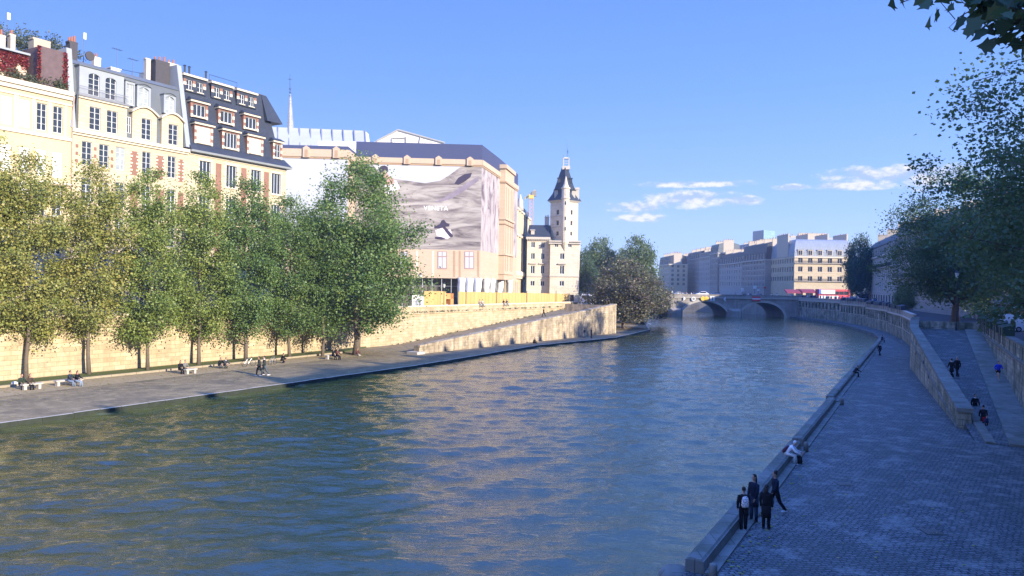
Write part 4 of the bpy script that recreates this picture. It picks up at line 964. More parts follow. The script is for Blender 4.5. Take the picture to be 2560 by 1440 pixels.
m = MB(); band(m, FP(S0), dL, S1 - S0, 30.2, 30.7, .42); band(m, FP(S0), dL, S1 - S0, 29.75, 30.2, .22); band(m, FP(S0), dL, S1 - S0, 29.1, 29.3, .12); m.build('cornice', cream_paint, b1)
m = MB(); band(m, FP(S0), dL, S1 - S0, 25.15, 25.5, .16); band(m, FP(S0), dL, S1 - S0, 20.2, 20.4, .1); m.build('string_course', cream_paint, b1)
for i, z in enumerate((29.05,)):
    pass
m = MB()
for c_ in cols:
    for u in (-.78, .78): m.obox(FP(c_ + u - .10, TF - .01, 25.5), (dL[0] * .2, dL[1] * .2, 0), (nL[0] * .07, nL[1] * .07, 0), (0, 0, 3.6))
m.build('pilaster', cream_paint, b1)
# set-back top storey with creeper and glazing
TB = TF - 2.6
m = MB(); facade(m, FP(S0, TB), dL, 86.2 - S0, 30.2, 34.2, [(80.2 - S0, 81.9 - S0, 31.0, 33.5), (76.2 - S0, 78.6 - S0, 31.0, 33.5)], .15)
m.face([FP(86.2, TB, 30.2), FP(86.2, TB - 8, 30.2), FP(86.2, TB - 8, 34.2), FP(86.2, TB, 34.2)]); m.build('attic_wall', plain('render_cream', (.58, .46, .36), .9, var=.2), b1)
for a, b in ((80.2, 81.9), (76.2, 78.6)): add_window(b1, FP(S0, TB), dL, a - S0, b - S0, 31.0, 33.5, 'triple', fm=white_paint, gm=glass)
m = MB(); band(m, FP(S0, TB), dL, 26.3, 34.2, 34.42, .55, back=8); m.build('roof', zinc_light, b1)
m = MB(); m.prism(XY([FP(86.6, TF - .7), FP(89.5, TF - .7), FP(89.5, TF - 6), FP(86.6, TF - 6)]), 30.2, 35.2); m.build('party_wall', plain('party_wall_mat', (.13, .09, .09), .9, var=.4, scale=2), b1)
chimney(b1, FP(87.3, TF - 3.4), dL, 1.8, -1.2, 34.4, 36.8, 0, plain('chim_beige', (.42, .36, .27), .9, var=.2))
chimney(b1, FP(85.1, TF - 3.8), dL, .5, -.7, 34.4, 36.6, 1)
chimney(b1, FP(83.6, TF - 3.8), dL, 1.0, -.8, 34.4, 36.2, 2)
def leaves_on(name, pts, size, mat, seed, parent, label=None, kind=None):
    o = bpy.data.objects.new(name, leaf_mesh(name, np.array([list(p) for p in pts]), size, mat, seed)); COL.objects.link(o)
    if parent is not None: g_ = ORG[parent.name]; o.parent = parent; o.location = (-g_[0], -g_[1], -g_[2])
    return o
rg_ = random.Random(4); pts = []
while len(pts) < 3400:
    s_ = rg_.uniform(76, 86.2); z_ = rg_.uniform(30.4, 34.2)
    if 79.9 < s_ < 82.1 and z_ < 33.6: continue
    if 75.9 < s_ < 78.8 and z_ < 33.6: continue
    if math.sin(s_ * 2.7) + math.sin(z_ * 3.1 + s_) + (z_ - 32.3) * 1.3 + rg_.gauss(0, .5) < -.2: continue
    pts.append(FP(s_, TB + .12 + rg_.random() * .12, z_))
for i in range(1100):
    z_ = rg_.uniform(30.4, 35.2); pts.append(FP(rg_.choice([86.5, 89.1 + rg_.random() * .4]), TF - .7 + rg_.uniform(0, .1), z_))
cr = leaves_on('red_creeper', pts, .22, leaf_red, 5, None); tag(cr, 'crimson autumn creeper covering the attic wall of the cream building', 'creeper', kind=None)
pts = []
for i in range(40):
    s_ = rg_.uniform(78, 89.3); c0 = FP(s_, TF - .55, 30.95 + rg_.random() * .5)
    for k in range(60): pts.append(c0 + Vector((rg_.gauss(0, .28), rg_.gauss(0, .28), rg_.gauss(0, .28))))
tag(leaves_on('terrace_shrubs', pts, .17, leaf_shrub, 6, None), 'grey green shrubs spilling over the terrace edge of the cream building', 'shrubs', kind='stuff')
pts = []
for i in range(110):
    s_ = rg_.uniform(80, 93.4); c0 = FP(s_, TF - 6 + rg_.uniform(-1, 1), 35.4 + rg_.random() * (2.2 + .5 * math.sin(s_ * 2.1) - max(0, s_ - 90) * .3))
    for k in range(75): pts.append(c0 + Vector((rg_.gauss(0, .42), rg_.gauss(0, .42), rg_.gauss(0, .36))))
tag(leaves_on('roof_garden', pts, .2, leaf_shrub, 7, None), 'straggly olive shrubs of a roof garden above the cream building', 'roof garden', kind='stuff')
m = MB()
for s_ in (78.6, 80.6, 84.2, 85.0): m.tube([FP(s_, TF - 5, 35), FP(s_ + .15, TF - 5, 37.8 + (s_ % 1))], [.04, .015], 4)
m.build('pipe', iron, b1)

def antenna(s, t, z0, z1, label, kind='yagi'):
    p = FP(s, t, z0); m = MB(); m.tube([(p.x, p.y, z0 - .3), (p.x, p.y, z1)], [.045, .03], 6)
    r_ = empty('antenna', p, label, 'antenna', 'antennas on the roofs'); m.build('mast', plain('mast_grey', (.12, .16, .24), .5), r_); q = MB()
    if kind == 'yagi':
        q.tube([FP(s - .6, t, z1 - .25), FP(s + .6, t, z1 - .25)], .022, 4)
        for k in range(7): c_ = FP(s - .6 + k * .2, t, z1 - .25); q.tube([c_ + Vector((nL[0] * -.3, nL[1] * -.3, 0)), c_ + Vector((nL[0] * .3, nL[1] * .3, 0))], .014, 4)
        q.build('crossbars', iron, r_)
    else:
        for k, dz in enumerate((0, .45)):
            q.obox(FP(s - .12 + k * .18, t + .06, z1 - .75 - dz * 0), (dL[0] * .14, dL[1] * .14, 0), (nL[0] * .12, nL[1] * .12, 0), (0, 0, .8))
        q.build('panel', white_paint, r_)
    return r_
antenna(85.8, TF - 6, 36, 39.4, 'mobile antenna mast with white panels above the roof garden, far left', 'panel')
antenna(92.9, TF - 3.5, 35.6, 38.9, 'mobile antenna mast with white panels on the zinc roof', 'panel')
antenna(97.0, TF - 3.5, 35, 38.4, 'tall thin television aerial, left one of the two beside the roof railing')
antenna(99.1, TF - 3.5, 35, 37.7, 'shorter thin television aerial, right one of the two beside the roof railing')

# --- building 2: cut stone house with zinc mansard
b2 = empty('apartment_building', FP(90, TF, SL), 'cut stone building with grey zinc mansard, arched dormers and brick panels', 'building', 'riverside apartment buildings')
A0, A1 = 89.8, 104.6
cols2 = [91.5, 93.5, 95.5, 98.85, 102.3]
w2 = []
for c_ in cols2:
    for (za, zb) in ((22.75, 25.5), (18.3, 21.3), (13.9, 17.0), (9.6, 12.6), (5.6, 8.6)): w2.append((c_ - .58 - A0, c_ + .58 - A0, za, zb))
m = MB(); facade(m, FP(A0), dL, A1 - A0, SL, 26.3, w2, .25); m.build('wall', stone_cream, b2)
for i, (a, b, c_, e) in enumerate(w2): add_window(b2, FP(A0), dL, a, b, c_, e, 'french', gm=(curtain_glass if i % 7 == 3 else glass))
m = MB(); band(m, FP(A0), dL, A1 - A0, 26.3, 26.72, .40, e0=.1, e1=.1); band(m, FP(A0), dL, A1 - A0, 26.05, 26.3, .2); m.build('cornice', stone_trim, b2)
m = MB(); 
for c0, c1 in ((96.75, 97.75), (100.1, 101.2), (103.2, 104.0)):
    for (za, zb) in ((22.4, 25.3), (18.0, 21.0)):
        m = MB(); m.obox(FP(c0, TF - .02, za), (dL[0] * (c1 - c0), dL[1] * (c1 - c0), 0), (nL[0] * .045, nL[1] * .045, 0), (0, 0, zb - za)); m.build('brick_panel', red_brick, b2)
for c0 in (90.35, 92.45, 94.45):
    for z in (22.9, 23.75, 24.6): m = MB(); m.obox(FP(c0 - .15, TF - .02, z), (dL[0] * .3, dL[1] * .3, 0), (nL[0] * .045, nL[1] * .045, 0), (0, 0, .4)); m.build('brick_block', red_brick, b2)
for c0, c1 in ((96.75, 97.75), (100.1, 101.2), (103.2, 104.0)):
    m = MB()
    for k in range(7):
        for e_ in (c0 - .03, c1 - (.28 if k % 2 else .16)): m.obox(FP(e_, TF - .02, 22.5 + k * .42), (dL[0] * (.31 if k % 2 else .19), dL[1] * (.31 if k % 2 else .19), 0), (nL[0] * .06, nL[1] * .06, 0), (0, 0, .2))
    m.build('quoins', stone_trim, b2)
# zinc mansard body
def MQ(s, q, z=0): return FP(s, TF - q, z)
m = MB(); m.frustum([MQ(A0, .25, 26.7), MQ(A1, .25, 26.7), MQ(A1, 11, 26.7), MQ(A0, 11, 26.7)], [MQ(A0 + .1, 1.35, 34.4), MQ(A1 - .1, 1.35, 34.4), MQ(A1, 11, 34.4), MQ(A0, 11, 34.4)])
m.frustum([MQ(A0 + .1, 1.25, 34.4), MQ(A1, 1.25, 34.4), MQ(A1, 11, 34.4), MQ(A0, 11, 34.4)], [MQ(A0 + .1, 1.8, 34.95), MQ(A1, 1.8, 34.95), MQ(A1, 10, 35.3), MQ(A0, 10, 35.3)])
rf2 = m.build('roof', zinc, b2)
m = MB(); m.frustum([MQ(A0 - .25, -.1, 26.8), MQ(A0 + .35, -.1, 26.8), MQ(A0 + .35, 10, 26.8), MQ(A0 - .25, 10, 26.8)], [MQ(A0 - .25, 1.0, 35.9), MQ(A0 + .35, 1.0, 35.9), MQ(A0 + .35, 10, 35.9), MQ(A0 - .25, 10, 35.9)]); m.build('party_wall', zinc_light, b2)
# stone pavilion (attic storey, two windows) and two pedimented dormers
def stone_dormer(c0, c1, z0, z1, wins, arch, name='dormer'):
    m = MB(); L_ = c1 - c0; q0 = .12; facade(m, MQ(c0, q0, 0), dL, L_, z0, z1, [(a - c0, b - c0, za, zb) for a, b, za, zb in wins], .2)
    for s_, f in ((c0, 1), (c1, -1)):
        P_ = [MQ(s_, q0, z0), MQ(s_, q0 + 1.3, z0), MQ(s_, q0 + 1.3, z1), MQ(s_, q0, z1)]; m.face(P_[::-1] if f < 0 else P_)
    if arch:
        n_ = 12; r_ = [(lerp(c0, c1, k / n_), z1 + arch * math.sin(math.pi * k / n_)) for k in range(n_ + 1)]
        m.face([MQ(c0, q0, z1)] + [MQ(s_, q0, z_) for s_, z_ in r_[1:-1]][::-1][::-1] + [MQ(c1, q0, z1)] if False else [MQ(s_, q0, z_) for s_, z_ in r_][::-1])
        m.mat(1)
        for (sa, za), (sb, zb) in zip(r_[:-1], r_[1:]):
            sa2, sb2 = lerp((c0 + c1) / 2, sa, 1.1), lerp((c0 + c1) / 2, sb, 1.1)
            m.frustum([MQ(sa2, q0 - .28, za + .02), MQ(sb2, q0 - .28, zb + .02), MQ(sb2, q0 + 1.5, zb + .02), MQ(sa2, q0 + 1.5, za + .02)], [MQ(sa2, q0 - .28, za + .24), MQ(sb2, q0 - .28, zb + .24), MQ(sb2, q0 + 1.5, zb + .24), MQ(sa2, q0 + 1.5, za + .24)])
    else:
        m.mat(1); m.obox(MQ(c0 - .1, q0 - .2, z1), Vector((dL[0], dL[1], 0)) * (L_ + .2), Vector((-nL[0], -nL[1], 0)) * 1.6, (0, 0, .22))
    o = m.build(name, [stone_cream, stone_trim], b2)
    for a, b, za, zb in wins: add_window(b2, MQ(c0, q0, 0), dL, a - c0, b - c0, za, zb, 'french', push=0)
    return o
stone_dormer(90.55, 96.3, 26.72, 30.35, [(91.8, 93.1, 27.0, 29.65), (93.85, 95.15, 27.0, 29.65)], 0)
stone_dormer(97.0, 100.2, 26.72, 30.0, [(98.2, 99.5, 27.0, 29.6)], .85)
stone_dormer(100.9, 103.9, 26.72, 30.0, [(101.85, 103.2, 27.0, 29.6)], .85)
add_window(b2, MQ(96.35, -.0, 0), dL, 0, .55, 27.4, 29.4, 'french', push=-.15)
# upper zinc dormers
def zdormer(c0, c1, z0, z1, wins, arch=.3, q0=.35, top=34.3):
    m = MB(); facade(m, MQ(c0, q0, 0), dL, c1 - c0, z0, z1, [(a - c0, b - c0, za, zb) for a, b, za, zb in wins], .2, arch=False)
    for s_, f in ((c0, 1), (c1, -1)):
        P_ = [MQ(s_, q0, z0), MQ(s_, q0 + 1.2, z0), MQ(s_, q0 + 1.2, z1), MQ(s_, q0, z1)]; m.face(P_[::-1] if f < 0 else P_)
    m.mat(1)
    if len(wins) == 2: m.obox(MQ(c0 - .1, q0 - .12, z1), Vector((dL[0], dL[1], 0)) * (c1 - c0 + .2), Vector((-nL[0], -nL[1], 0)) * 1.6, (0, 0, .15))
    else:
        n_ = 8; r_ = [(lerp(c0 - .05, c1 + .05, k / n_), z1 + arch * math.sin(math.pi * k / n_)) for k in range(n_ + 1)]
        m.face([MQ(s_, q0, z_) for s_, z_ in r_][::-1])
        for (sa, za), (sb, zb) in zip(r_[:-1], r_[1:]): m.frustum([MQ(sa, q0 - .12, za + .01), MQ(sb, q0 - .12, zb + .01), MQ(sb, q0 + 1.5, zb + .01), MQ(sa, q0 + 1.5, za + .01)], [MQ(sa, q0 - .12, za + .13), MQ(sb, q0 - .12, zb + .13), MQ(sb, q0 + 1.5, zb + .13), MQ(sa, q0 + 1.5, za + .13)])
    o = m.build('zinc_dormer', [zinc_light, zinc], b2)
    for a, b, za, zb in wins:
        w_ = add_window(b2, MQ(c0, q0, 0), dL, a - c0, b - c0, za, zb, 'french', gm=curtain_glass if len(wins) == 1 else glass)
        if arch:
            k_ = MB(); ww_ = b - a
            for sgn in (1, -1):
                e0_ = a if sgn > 0 else b; pts = [MQ(e0_, q0 - .012, zb)] + [MQ((a + b) / 2 - sgn * ww_ / 2 * math.cos(math.pi / 2 * i / 6), q0 - .012, zb - .38 + .38 * math.sin(math.pi / 2 * i / 6)) for i in range(7)]
                k_.face(pts[::-1] if sgn > 0 else pts)
            k_.build('arch_head', zinc_light, o)
zdormer(90.7, 96.0, 30.6, 34.1, [(91.75, 93.05, 31.0, 33.55), (93.75, 95.05, 31.0, 33.55)])
zdormer(96.2, 97.4, 30.8, 33.7, [(96.35, 97.25, 31.0, 33.4)], 0.0)
zdormer(97.7, 99.5, 30.9, 33.5, [(97.95, 99.25, 30.9, 33.4)])
zdormer(101.3, 102.95, 30.9, 33.2, [(101.5, 102.75, 30.9, 33.1)])
m = MB()
for k in range(42):
    q = MQ(90.5 + k * .14, -.08, 30.75); m.tube([q, q + Vector((0, 0, .95))], .014, 4, cap=False)
for z in (31.7, 30.85): m.tube([MQ(90.5, -.08, z), MQ(96.4, -.08, z)], .025, 4)
m.obox(MQ(90.4, -.2, 30.55), Vector((dL[0], dL[1], 0)) * 6.1, Vector((-nL[0], -nL[1], 0)) * .6, (0, 0, .18)); m.build('railing', plain('rail_grey', (.2, .2, .21), .5), b2)
# drainpipe with hopper between buildings 1 and 2
m = MB(); m.tube([MQ(A0 - .05, -.45, 30.2), MQ(A0 - .05, -.3, 29.3), MQ(A0 - .05, -.12, 28.6), MQ(A0 - .05, -.12, 6)], .07, 7); m.build('drainpipe', plain('pipe_pinkish', (.45, .33, .26), .6), b2)
m = MB(); m.tube([MQ(A0 + .55, -.1, 31.0), MQ(A0 + .5, .1, 29), MQ(A0 + .6, .3, 27.6), MQ(A0 + .2, .2, 26.9)], .08, 7); m.build('drainpipe', zinc, b2)
chimney(rf2, MQ(91.3, 3.5, 0), dL, .9, -.9, 34.8, 37.6, 3, chim_dark); chimney(rf2, MQ(93.9, 3.0, 0), dL, .8, -.7, 34.8, 36.4, 1, tarp_white)
m = MB(); m.obox(MQ(96.2, 3.4, 34.9), Vector((dL[0], dL[1], 0)) * 1.2, Vector((-nL[0], -nL[1], 0)) * 1.2, (0, 0, .75)); m.obox(MQ(96.1, 3.3, 35.65), Vector((dL[0], dL[1], 0)) * 1.4, Vector((-nL[0], -nL[1], 0)) * 1.4, (0, 0, .12)); m.build('roof_vent', tarp_white, b2)
m = MB(); m.tube([MQ(97, 4, 35.9), MQ(101.5, 4, 36.2), MQ(103.6, 4, 35.9)], .03, 4)
for s_ in (97, 99.3, 101.5, 103.6): m.tube([MQ(s_, 4, 34.8), MQ(s_, 4, 36.0)], .03, 4)
m.build('roof_railing', iron, b2)
m = MB(); m.tube([MQ(93.1, 2.6, 36.1), MQ(93.1, 2.45, 36.1)], .55, 14); m.build('satellite_dish', chim_dark, rf2)

# --- building 3: tall slate mansard with brick and stone dormers
b3 = empty('apartment_building', FP(104.6, TF, SL), 'building with tall dark slate mansard and rows of brick and white stone dormers', 'building', 'riverside apartment buildings')
B0, B1 = 104.6, 121.2
cols3 = [107.2, 111.4, 115.6, 119.3]
w3 = []
for c_ in cols3:
    for (za, zb) in ((22.6, 25.6), (17.9, 21.0), (13.4, 16.6), (9.0, 12.2), (5.5, 8.2)): w3.append((c_ - .85 - B0, c_ + .85 - B0, za, zb))
m = MB(); facade(m, FP(B0), dL, B1 - B0, SL, 26.5, w3, .25); m.face([FP(B1, TF, SL), FP(B1, TF - 11, SL), FP(B1, TF - 11, 26.5), FP(B1, TF, 26.5)]); m.build('wall', stone_cream, b3)
for c_ in (109.3, 113.5, 117.5):
    m = MB(); band(m, FP(c_ - .45), dL, .9, 12.6, 25.6, .03); m.build('brick_panel', red_brick, b3)
for (a, b, c_, e) in w3: add_window(b3, FP(B0), dL, a, b, c_, e, 'triple')
m = MB()
for c_ in cols3:
    for (za, zb) in ((22.6, 25.6), (17.9, 21.0)):
        band(m, FP(c_ - 1.15), dL, 2.3, zb, zb + .3, .1); band(m, FP(c_ - 1.0), dL, 2.0, za - .2, za, .12)
        for k in range(6):
            for sg_ in (-1, 1): w_ = .34 if k % 2 else .2; u_ = c_ - .85 - w_ if sg_ < 0 else c_ + .85; band(m, FP(u_), dL, w_, za + k * .5, za + k * .5 + .48, .05)
band(m, FP(B0), dL, B1 - B0, 26.2, 26.5, .12); m.build('stone_surrounds', stone_trim, b3)
# flared eave
m = MB(); m.frustum([MQ(B0, -.75, 26.5), MQ(B1 + .4, -.75, 26.5), MQ(B1 + .4, 11, 26.5), MQ(B0, 11, 26.5)], [MQ(B0, -.85, 26.75), MQ(B1 + .5, -.85, 26.75), MQ(B1 + .5, 11, 26.75), MQ(B0, 11, 26.75)])
m.build('gutter', zinc_light, b3)
m = MB(); m.frustum([MQ(B0, -.8, 26.75), MQ(B1 + .45, -.8, 26.75), MQ(B1 + .45, 11, 26.75), MQ(B0, 11, 26.75)], [MQ(B0, .25, 27.9), MQ(B1 - .2, .25, 27.9), MQ(B1 - .2, 10, 27.9), MQ(B0, 10, 27.9)])
m.frustum([MQ(B0 + .1, .3, 27.9), MQ(B1 - .9, .3, 27.9), MQ(B1 - .9, 10, 27.9), MQ(B0 + .1, 10, 27.9)], [MQ(B0 + .1, 2.2, 37.2), MQ(B1 - 2.4, 2.2, 37.2), MQ(B1 - 2.4, 10, 37.2), MQ(B0 + .1, 10, 37.2)])
m.frustum([MQ(B1 - 3.0, .75, 33.3), MQ(B1 - .1, .75, 33.3), MQ(B1 - .1, 10, 33.3), MQ(B1 - 3.0, 10, 33.3)], [MQ(B1 - 3.0, 2.15, 37.15), MQ(B1 - 2.0, 2.15, 37.15), MQ(B1 - 2.0, 10, 37.15), MQ(B1 - 3.0, 10, 37.15)])
rf3 = m.build('roof', slate, b3); m = MB(); m.frustum([MQ(B0 - .3, 2.1, 37.2), MQ(B1 - 2.0, 2.1, 37.2), MQ(B1 - 2.0, 10, 37.2), MQ(B0 - .3, 10, 37.2)], [MQ(B0 - .3, 2.4, 37.4), MQ(B1 - 2.2, 2.4, 37.4), MQ(B1 - 2.2, 10, 37.9), MQ(B0 - .3, 10, 37.9)]); m.build('ridge', zinc, b3)
m = MB(); m.frustum([MQ(B0 - .5, -.3, 27.0), MQ(B0 + .15, -.3, 27.0), MQ(B0 + .15, 10, 27.0), MQ(B0 - .5, 10, 27.0)], [MQ(B0 - .5, 1.9, 37.9), MQ(B0 + .15, 1.9, 37.9), MQ(B0 + .15, 10, 37.9), MQ(B0 - .5, 10, 37.9)]); m.build('party_wall', zinc_light, b3)
def bdormer(c_, w, z0, z1, q0, style, hood=.45):
    m = MB(); fw = w + .76; c0 = c_ - fw / 2; wa, wb = .38, .38 + w
    m.mi = 0; facade(m, MQ(c0, q0, 0), dL, fw, z0, z1, [(wa, wb, z0 + .25, z1 - .2)], .2)
    for s_, f in ((c0, 1), (c0 + fw, -1)):
        P_ = [MQ(s_, q0, z0), MQ(s_, q0 + 1.6, z0), MQ(s_, q0 + 1.6, z1), MQ(s_, q0, z1)]; m.face(P_[::-1] if f < 0 else P_)
    m.mat(1)
    for k in range(int((z1 - z0) / .45)):
        if k % 2 == 0:
            for u in (0.02, wb + .02): band(m, MQ(c0 + u, q0), dL, .34, z0 + k * .45, z0 + k * .45 + .45, .04)
    band(m, MQ(c0 + wa - .1, q0), dL, w + .2, z0 + .05, z0 + .25, .12); m.obox(MQ(c0 - .15, q0 - .3, z1), Vector((dL[0], dL[1], 0)) * (fw + .3), Vector((-nL[0], -nL[1], 0)) * 2.0, (0, 0, .26))
    m.mat(2); a_ = z1 + .26; m.frustum([MQ(c0 - .25, q0 - .4, a_), MQ(c0 + fw + .25, q0 - .4, a_), MQ(c0 + fw + .25, q0 + 1.9, a_), MQ(c0 - .25, q0 + 1.9, a_)], [MQ(c0 + .1, q0 + .3, a_ + hood), MQ(c0 + fw - .1, q0 + .3, a_ + hood), MQ(c0 + fw - .1, q0 + 1.9, a_ + hood), MQ(c0 + .1, q0 + 1.9, a_ + hood)])
    o = m.build('dormer', [red_brick, stone_trim, slate], b3)
    add_window(b3, MQ(c0, q0, 0), dL, wa, wb, z0 + .25, z1 - .2, style, name='blind' if style == 'blind' else 'window'); return o
for i, c_ in enumerate((107.0, 111.3, 115.5)):
    bdormer(c_, 2.1, 27.8, 30.3, .10, ('blind', 'quad', 'blind')[i]); bdormer(c_ - .25, 1.9, 31.3, 33.3, .75, 'triple')
    m = MB(); fw = 3.5; c0 = c_ - .45 - fw / 2; q0 = 1.5; wz = [(.5, 1.35, 34.95, 36.3), (2.15, 3.0, 34.95, 36.3)]
    facade(m, MQ(c0, q0, 0), dL, fw, 34.7, 36.7, wz, .15); m.mat(1); m.obox(MQ(c0 - .1, q0 - .25, 36.7), Vector((dL[0], dL[1], 0)) * (fw + .2), Vector((-nL[0], -nL[1], 0)) * 1.5, (0, 0, .26))
    for u in (.4, 2.05): band(m, MQ(c0 + u, q0), dL, 1.05, 34.82, 34.95, .1)
    for u in (.02, 1.4, 3.02): band(m, MQ(c0 + u, q0), dL, .44, 35.5, 35.9, .03)
    m.mat(2)
    for u in (.02, 1.4, 3.02): band(m, MQ(c0 + u, q0), dL, .44, 35.9, 36.3, .03)
    m.build('dormer', [slate, stone_trim, red_brick], b3)
    for a, b, za, zb in wz: add_window(b3, MQ(c0, q0, 0), dL, a, b, za, zb, 'french')
bdormer(119.6, 1.0, 27.8, 30.2, .10, 'french')
chimney(rf3, MQ(102.0, 3.2, 0), dL, 2.0, -1.4, 34.5, 38.3, 3, chim_dark); chimney(rf3, MQ(104.3, 3.8, 0), dL, 1.4, -1.2, 35, 38.6, 2, chim_brick); chimney(rf3, MQ(100.9, 3.5, 0), dL, .6, -.6, 35, 38.2, 0, plain('chim_pale', (.5, .45, .36), .9))
m = MB()
for s_ in (106.2, 106.9, 109.5): m.tube([MQ(s_, 3.2, 37.2), MQ(s_, 3.2, 38.5)], .13, 8); m.tube([MQ(s_, 3.2, 38.5), MQ(s_, 3.2, 38.65)], [.24, .05], 8)
m.build('flue', iron, rf3)
m = MB(); m.tube([MQ(109.6, 2.6, 38.1), MQ(114.2, 2.6, 38.1), MQ(114.2, 2.6, 37.3)], .03, 4); m.tube([MQ(109.6, 2.6, 38.1), MQ(109.6, 2.6, 37.3)], .03, 4); m.build('roof_railing', iron, rf3)

# --- wrapped scaffold building with printed sheets
sc_ = empty('wrapped_building', (-10, 150, SL), 'courthouse wing wrapped in printed scaffold sheets with a landscape advertisement', 'building')
def XYp(px, Y): p = at(px, 712, Y); return Vector((p.x, p.y, 0))
def zat(px, py, Y): return at(px, py, Y).z
K0, K1, K2, K3 = XYp(640, 141), XYp(865, 142), XYp(885, 149), XYp(1200, 150.5)
def ext(a, b, k): return a + (b - a) * k
K4 = XYp(1243, 166); K5 = XYp(1291, 190)
def panel(name, a, b, z0, z1, mat, off=0.0, th=.12, z1b=None, z0b=None, parent=None):
    d_ = (b - a); L_ = d_.length; d_ /= L_; n_ = Vector((d_.y, -d_.x, 0)); m = MB(); A = a + n_ * off; B = b + n_ * off; z1b = z1 if z1b is None else z1b; z0b = z0 if z0b is None else z0b
    m.frustum([V3(A - n_ * th, z0), V3(A, z0), V3(B, z0b), V3(B - n_ * th, z0b)], [V3(A - n_ * th, z1), V3(A, z1), V3(B, z1b), V3(B - n_ * th, z1b)])
    return m.build(name, mat, parent or sc_)
ztop = zat(1200, 362, 150.5); zc1, zc0 = zat(1200, 400, 150.5), zat(1200, 413, 150.5); zpb = zat(1200, 626, 150.5); zbt = zat(1200, 697, 150.5)
zl_t, zl_a, zl_b = zat(865, 366, 142), zat(865, 375, 142), zat(865, 394, 142)
faces = [(K0, K1, zl_t, zl_a, zl_b, 'print_sky'), (K1, K2, zl_t, zl_a, zl_b, 'side'), (K2, K3, ztop, zc1, zc0, 'rock'), (K3, K4, ztop, zc1, zc0, 'pale'), (K4, K5, ztop, zc1, zc0, 'pale2')]
slm = {'print_sky': print_sky, 'side': print_cream, 'rock': print_rock, 'pale': print_rock_pale, 'pale2': print_rock_pale}
for (a, b, zt, z1, z0, kd) in faces:
    panel('roof_print', a, b, z1, zt, print_slate, 0); panel('picture_sheet', a, b, zpb, z0, slm[kd], 0); panel('lower_sheet', a, b, zbt, zpb, print_cream, .0)
    c_ = panel('cornice_print', a, b, z0, z1, print_cream, .25, .45); d_ = (b - a).normalized(); panel('cornice_line', a, b, z0 - .35, z0 - .01, print_cream_dark, .12, .3, parent=sc_)
    L_ = (b - a).length; nb = max(0, int(L_ / 5.6)) if kd in ('print_sky', 'rock') else 0
    for k in range(nb):
        q = a + d_ * (L_ * (k + .62) / nb); n_ = Vector((d_.y, -d_.x, 0)); m = MB(); m.obox(q - d_ * .65 + n_ * .2 + Vector((0, 0, z0 - .2)), d_ * 1.3, n_ * .35, (0, 0, z1 - z0 + .25)); P_ = [q - d_ * .75 + n_ * .2, q + d_ * .75 + n_ * .2, q + d_ * .75 + n_ * .55, q - d_ * .75 + n_ * .55]; P2 = [q - d_ * .05 + n_ * .2, q + d_ * .05 + n_ * .2, q + d_ * .05 + n_ * .55, q - d_ * .05 + n_ * .55]
        m.frustum([V3(p, z1 + .05) for p in P_], [V3(p, z1 + .55) for p in P2]); m.mat(1); m.obox(q - d_ * .28 + n_ * .5 + Vector((0, 0, z0 - .1)), d_ * .56, n_ * .08, (0, 0, z1 - z0 - .1)); m.build('cornice_ornament', [print_cream, print_cream_dark], sc_)
# body behind the sheets
m = MB(); m.prism(XY([K0, K1 + Vector((-.2, .2, 0)), K2 + Vector((-.2, .2, 0)), K3 + Vector((-.25, .3, 0)), K4 + Vector((-.3, .1, 0)), K5 + Vector((-.3, 0, 0)), K5 + Vector((-14, 10, 0)), K0 + Vector((0, 55, 0))]), zbt + .1, zl_a - 1.0); m.build('building_core', tarp_white, sc_)
# printed picture: pale sky shape, dark cave, figure, sandal and lettering on the main sheet
dM = (K3 - K2).normalized(); nM = Vector((dM.y, -dM.x, 0))
def onmain(px, py, off=.03):
    """point of the main sheet seen at px, py"""
    r_ = at(px, py, 1.0); r_ = Vector((r_.x, r_.y, r_.z - CAM_Z)); P_ = K2 + nM * off; k = (P_.x * nM.x + P_.y * nM.y) / (r_.x * nM.x + r_.y * nM.y); return Vector((r_.x * k, r_.y * k, CAM_Z + r_.z * k))
def sticker(name, pts, mat, off=.03, th=.02):
    f = [onmain(x, y, off) for x, y in pts]; bk_ = [p - nM * th for p in f]; m = MB(); n = len(f); m.mesh_(f + bk_, [tuple(range(n))[::-1], tuple(range(n, 2 * n))] + [(i, (i + 1) % n, n + (i + 1) % n, n + i) for i in range(n)]); return m.build(name, mat, sc_)
sticker('printed_sky', [(886, 405), (925, 414), (945, 425), (985, 447), (1020, 452), (1062, 458), (1100, 452), (1126, 436), (1150, 418), (1178, 413), (1199, 413.5), (1199, 412), (1040, 410), (915, 406)], print_sky)
hair_print = plain('print_dark', (.05, .04, .07), .9, var=.2); skin_print = plain('print_skin', (.52, .30, .26), .9, var=.25); shirt_print = plain('print_shirt', (.72, .66, .68), .9, var=.15)
sticker('printed_shirt', [(948, 452), (990, 450), (1000, 470), (975, 485), (955, 485)], shirt_print, .04)
sticker('printed_skin', [(950, 424), (966, 422), (970, 438), (984, 446), (988, 458), (972, 462), (950, 460), (946, 450), (956, 445), (953, 436)], skin_print, .05)
sticker('printed_hair', [(948, 420), (952, 415), (961, 413.5), (969, 417), (971, 427), (966, 433), (962, 426), (955, 430), (951, 434), (948, 428)], hair_print, .06)
sticker('printed_cave', [(1136, 459), (1146, 444), (1162, 435), (1180, 432), (1176, 443), (1160, 455), (1146, 462)], hair_print, .04)
sticker('printed_ridge', [(1085, 506), (1110, 494), (1135, 478), (1160, 462), (1197, 440), (1197, 452), (1160, 478), (1130, 496), (1100, 505)], plain('print_shadow', (.24, .2, .24), .9, var=.4, scale=.8), .035)
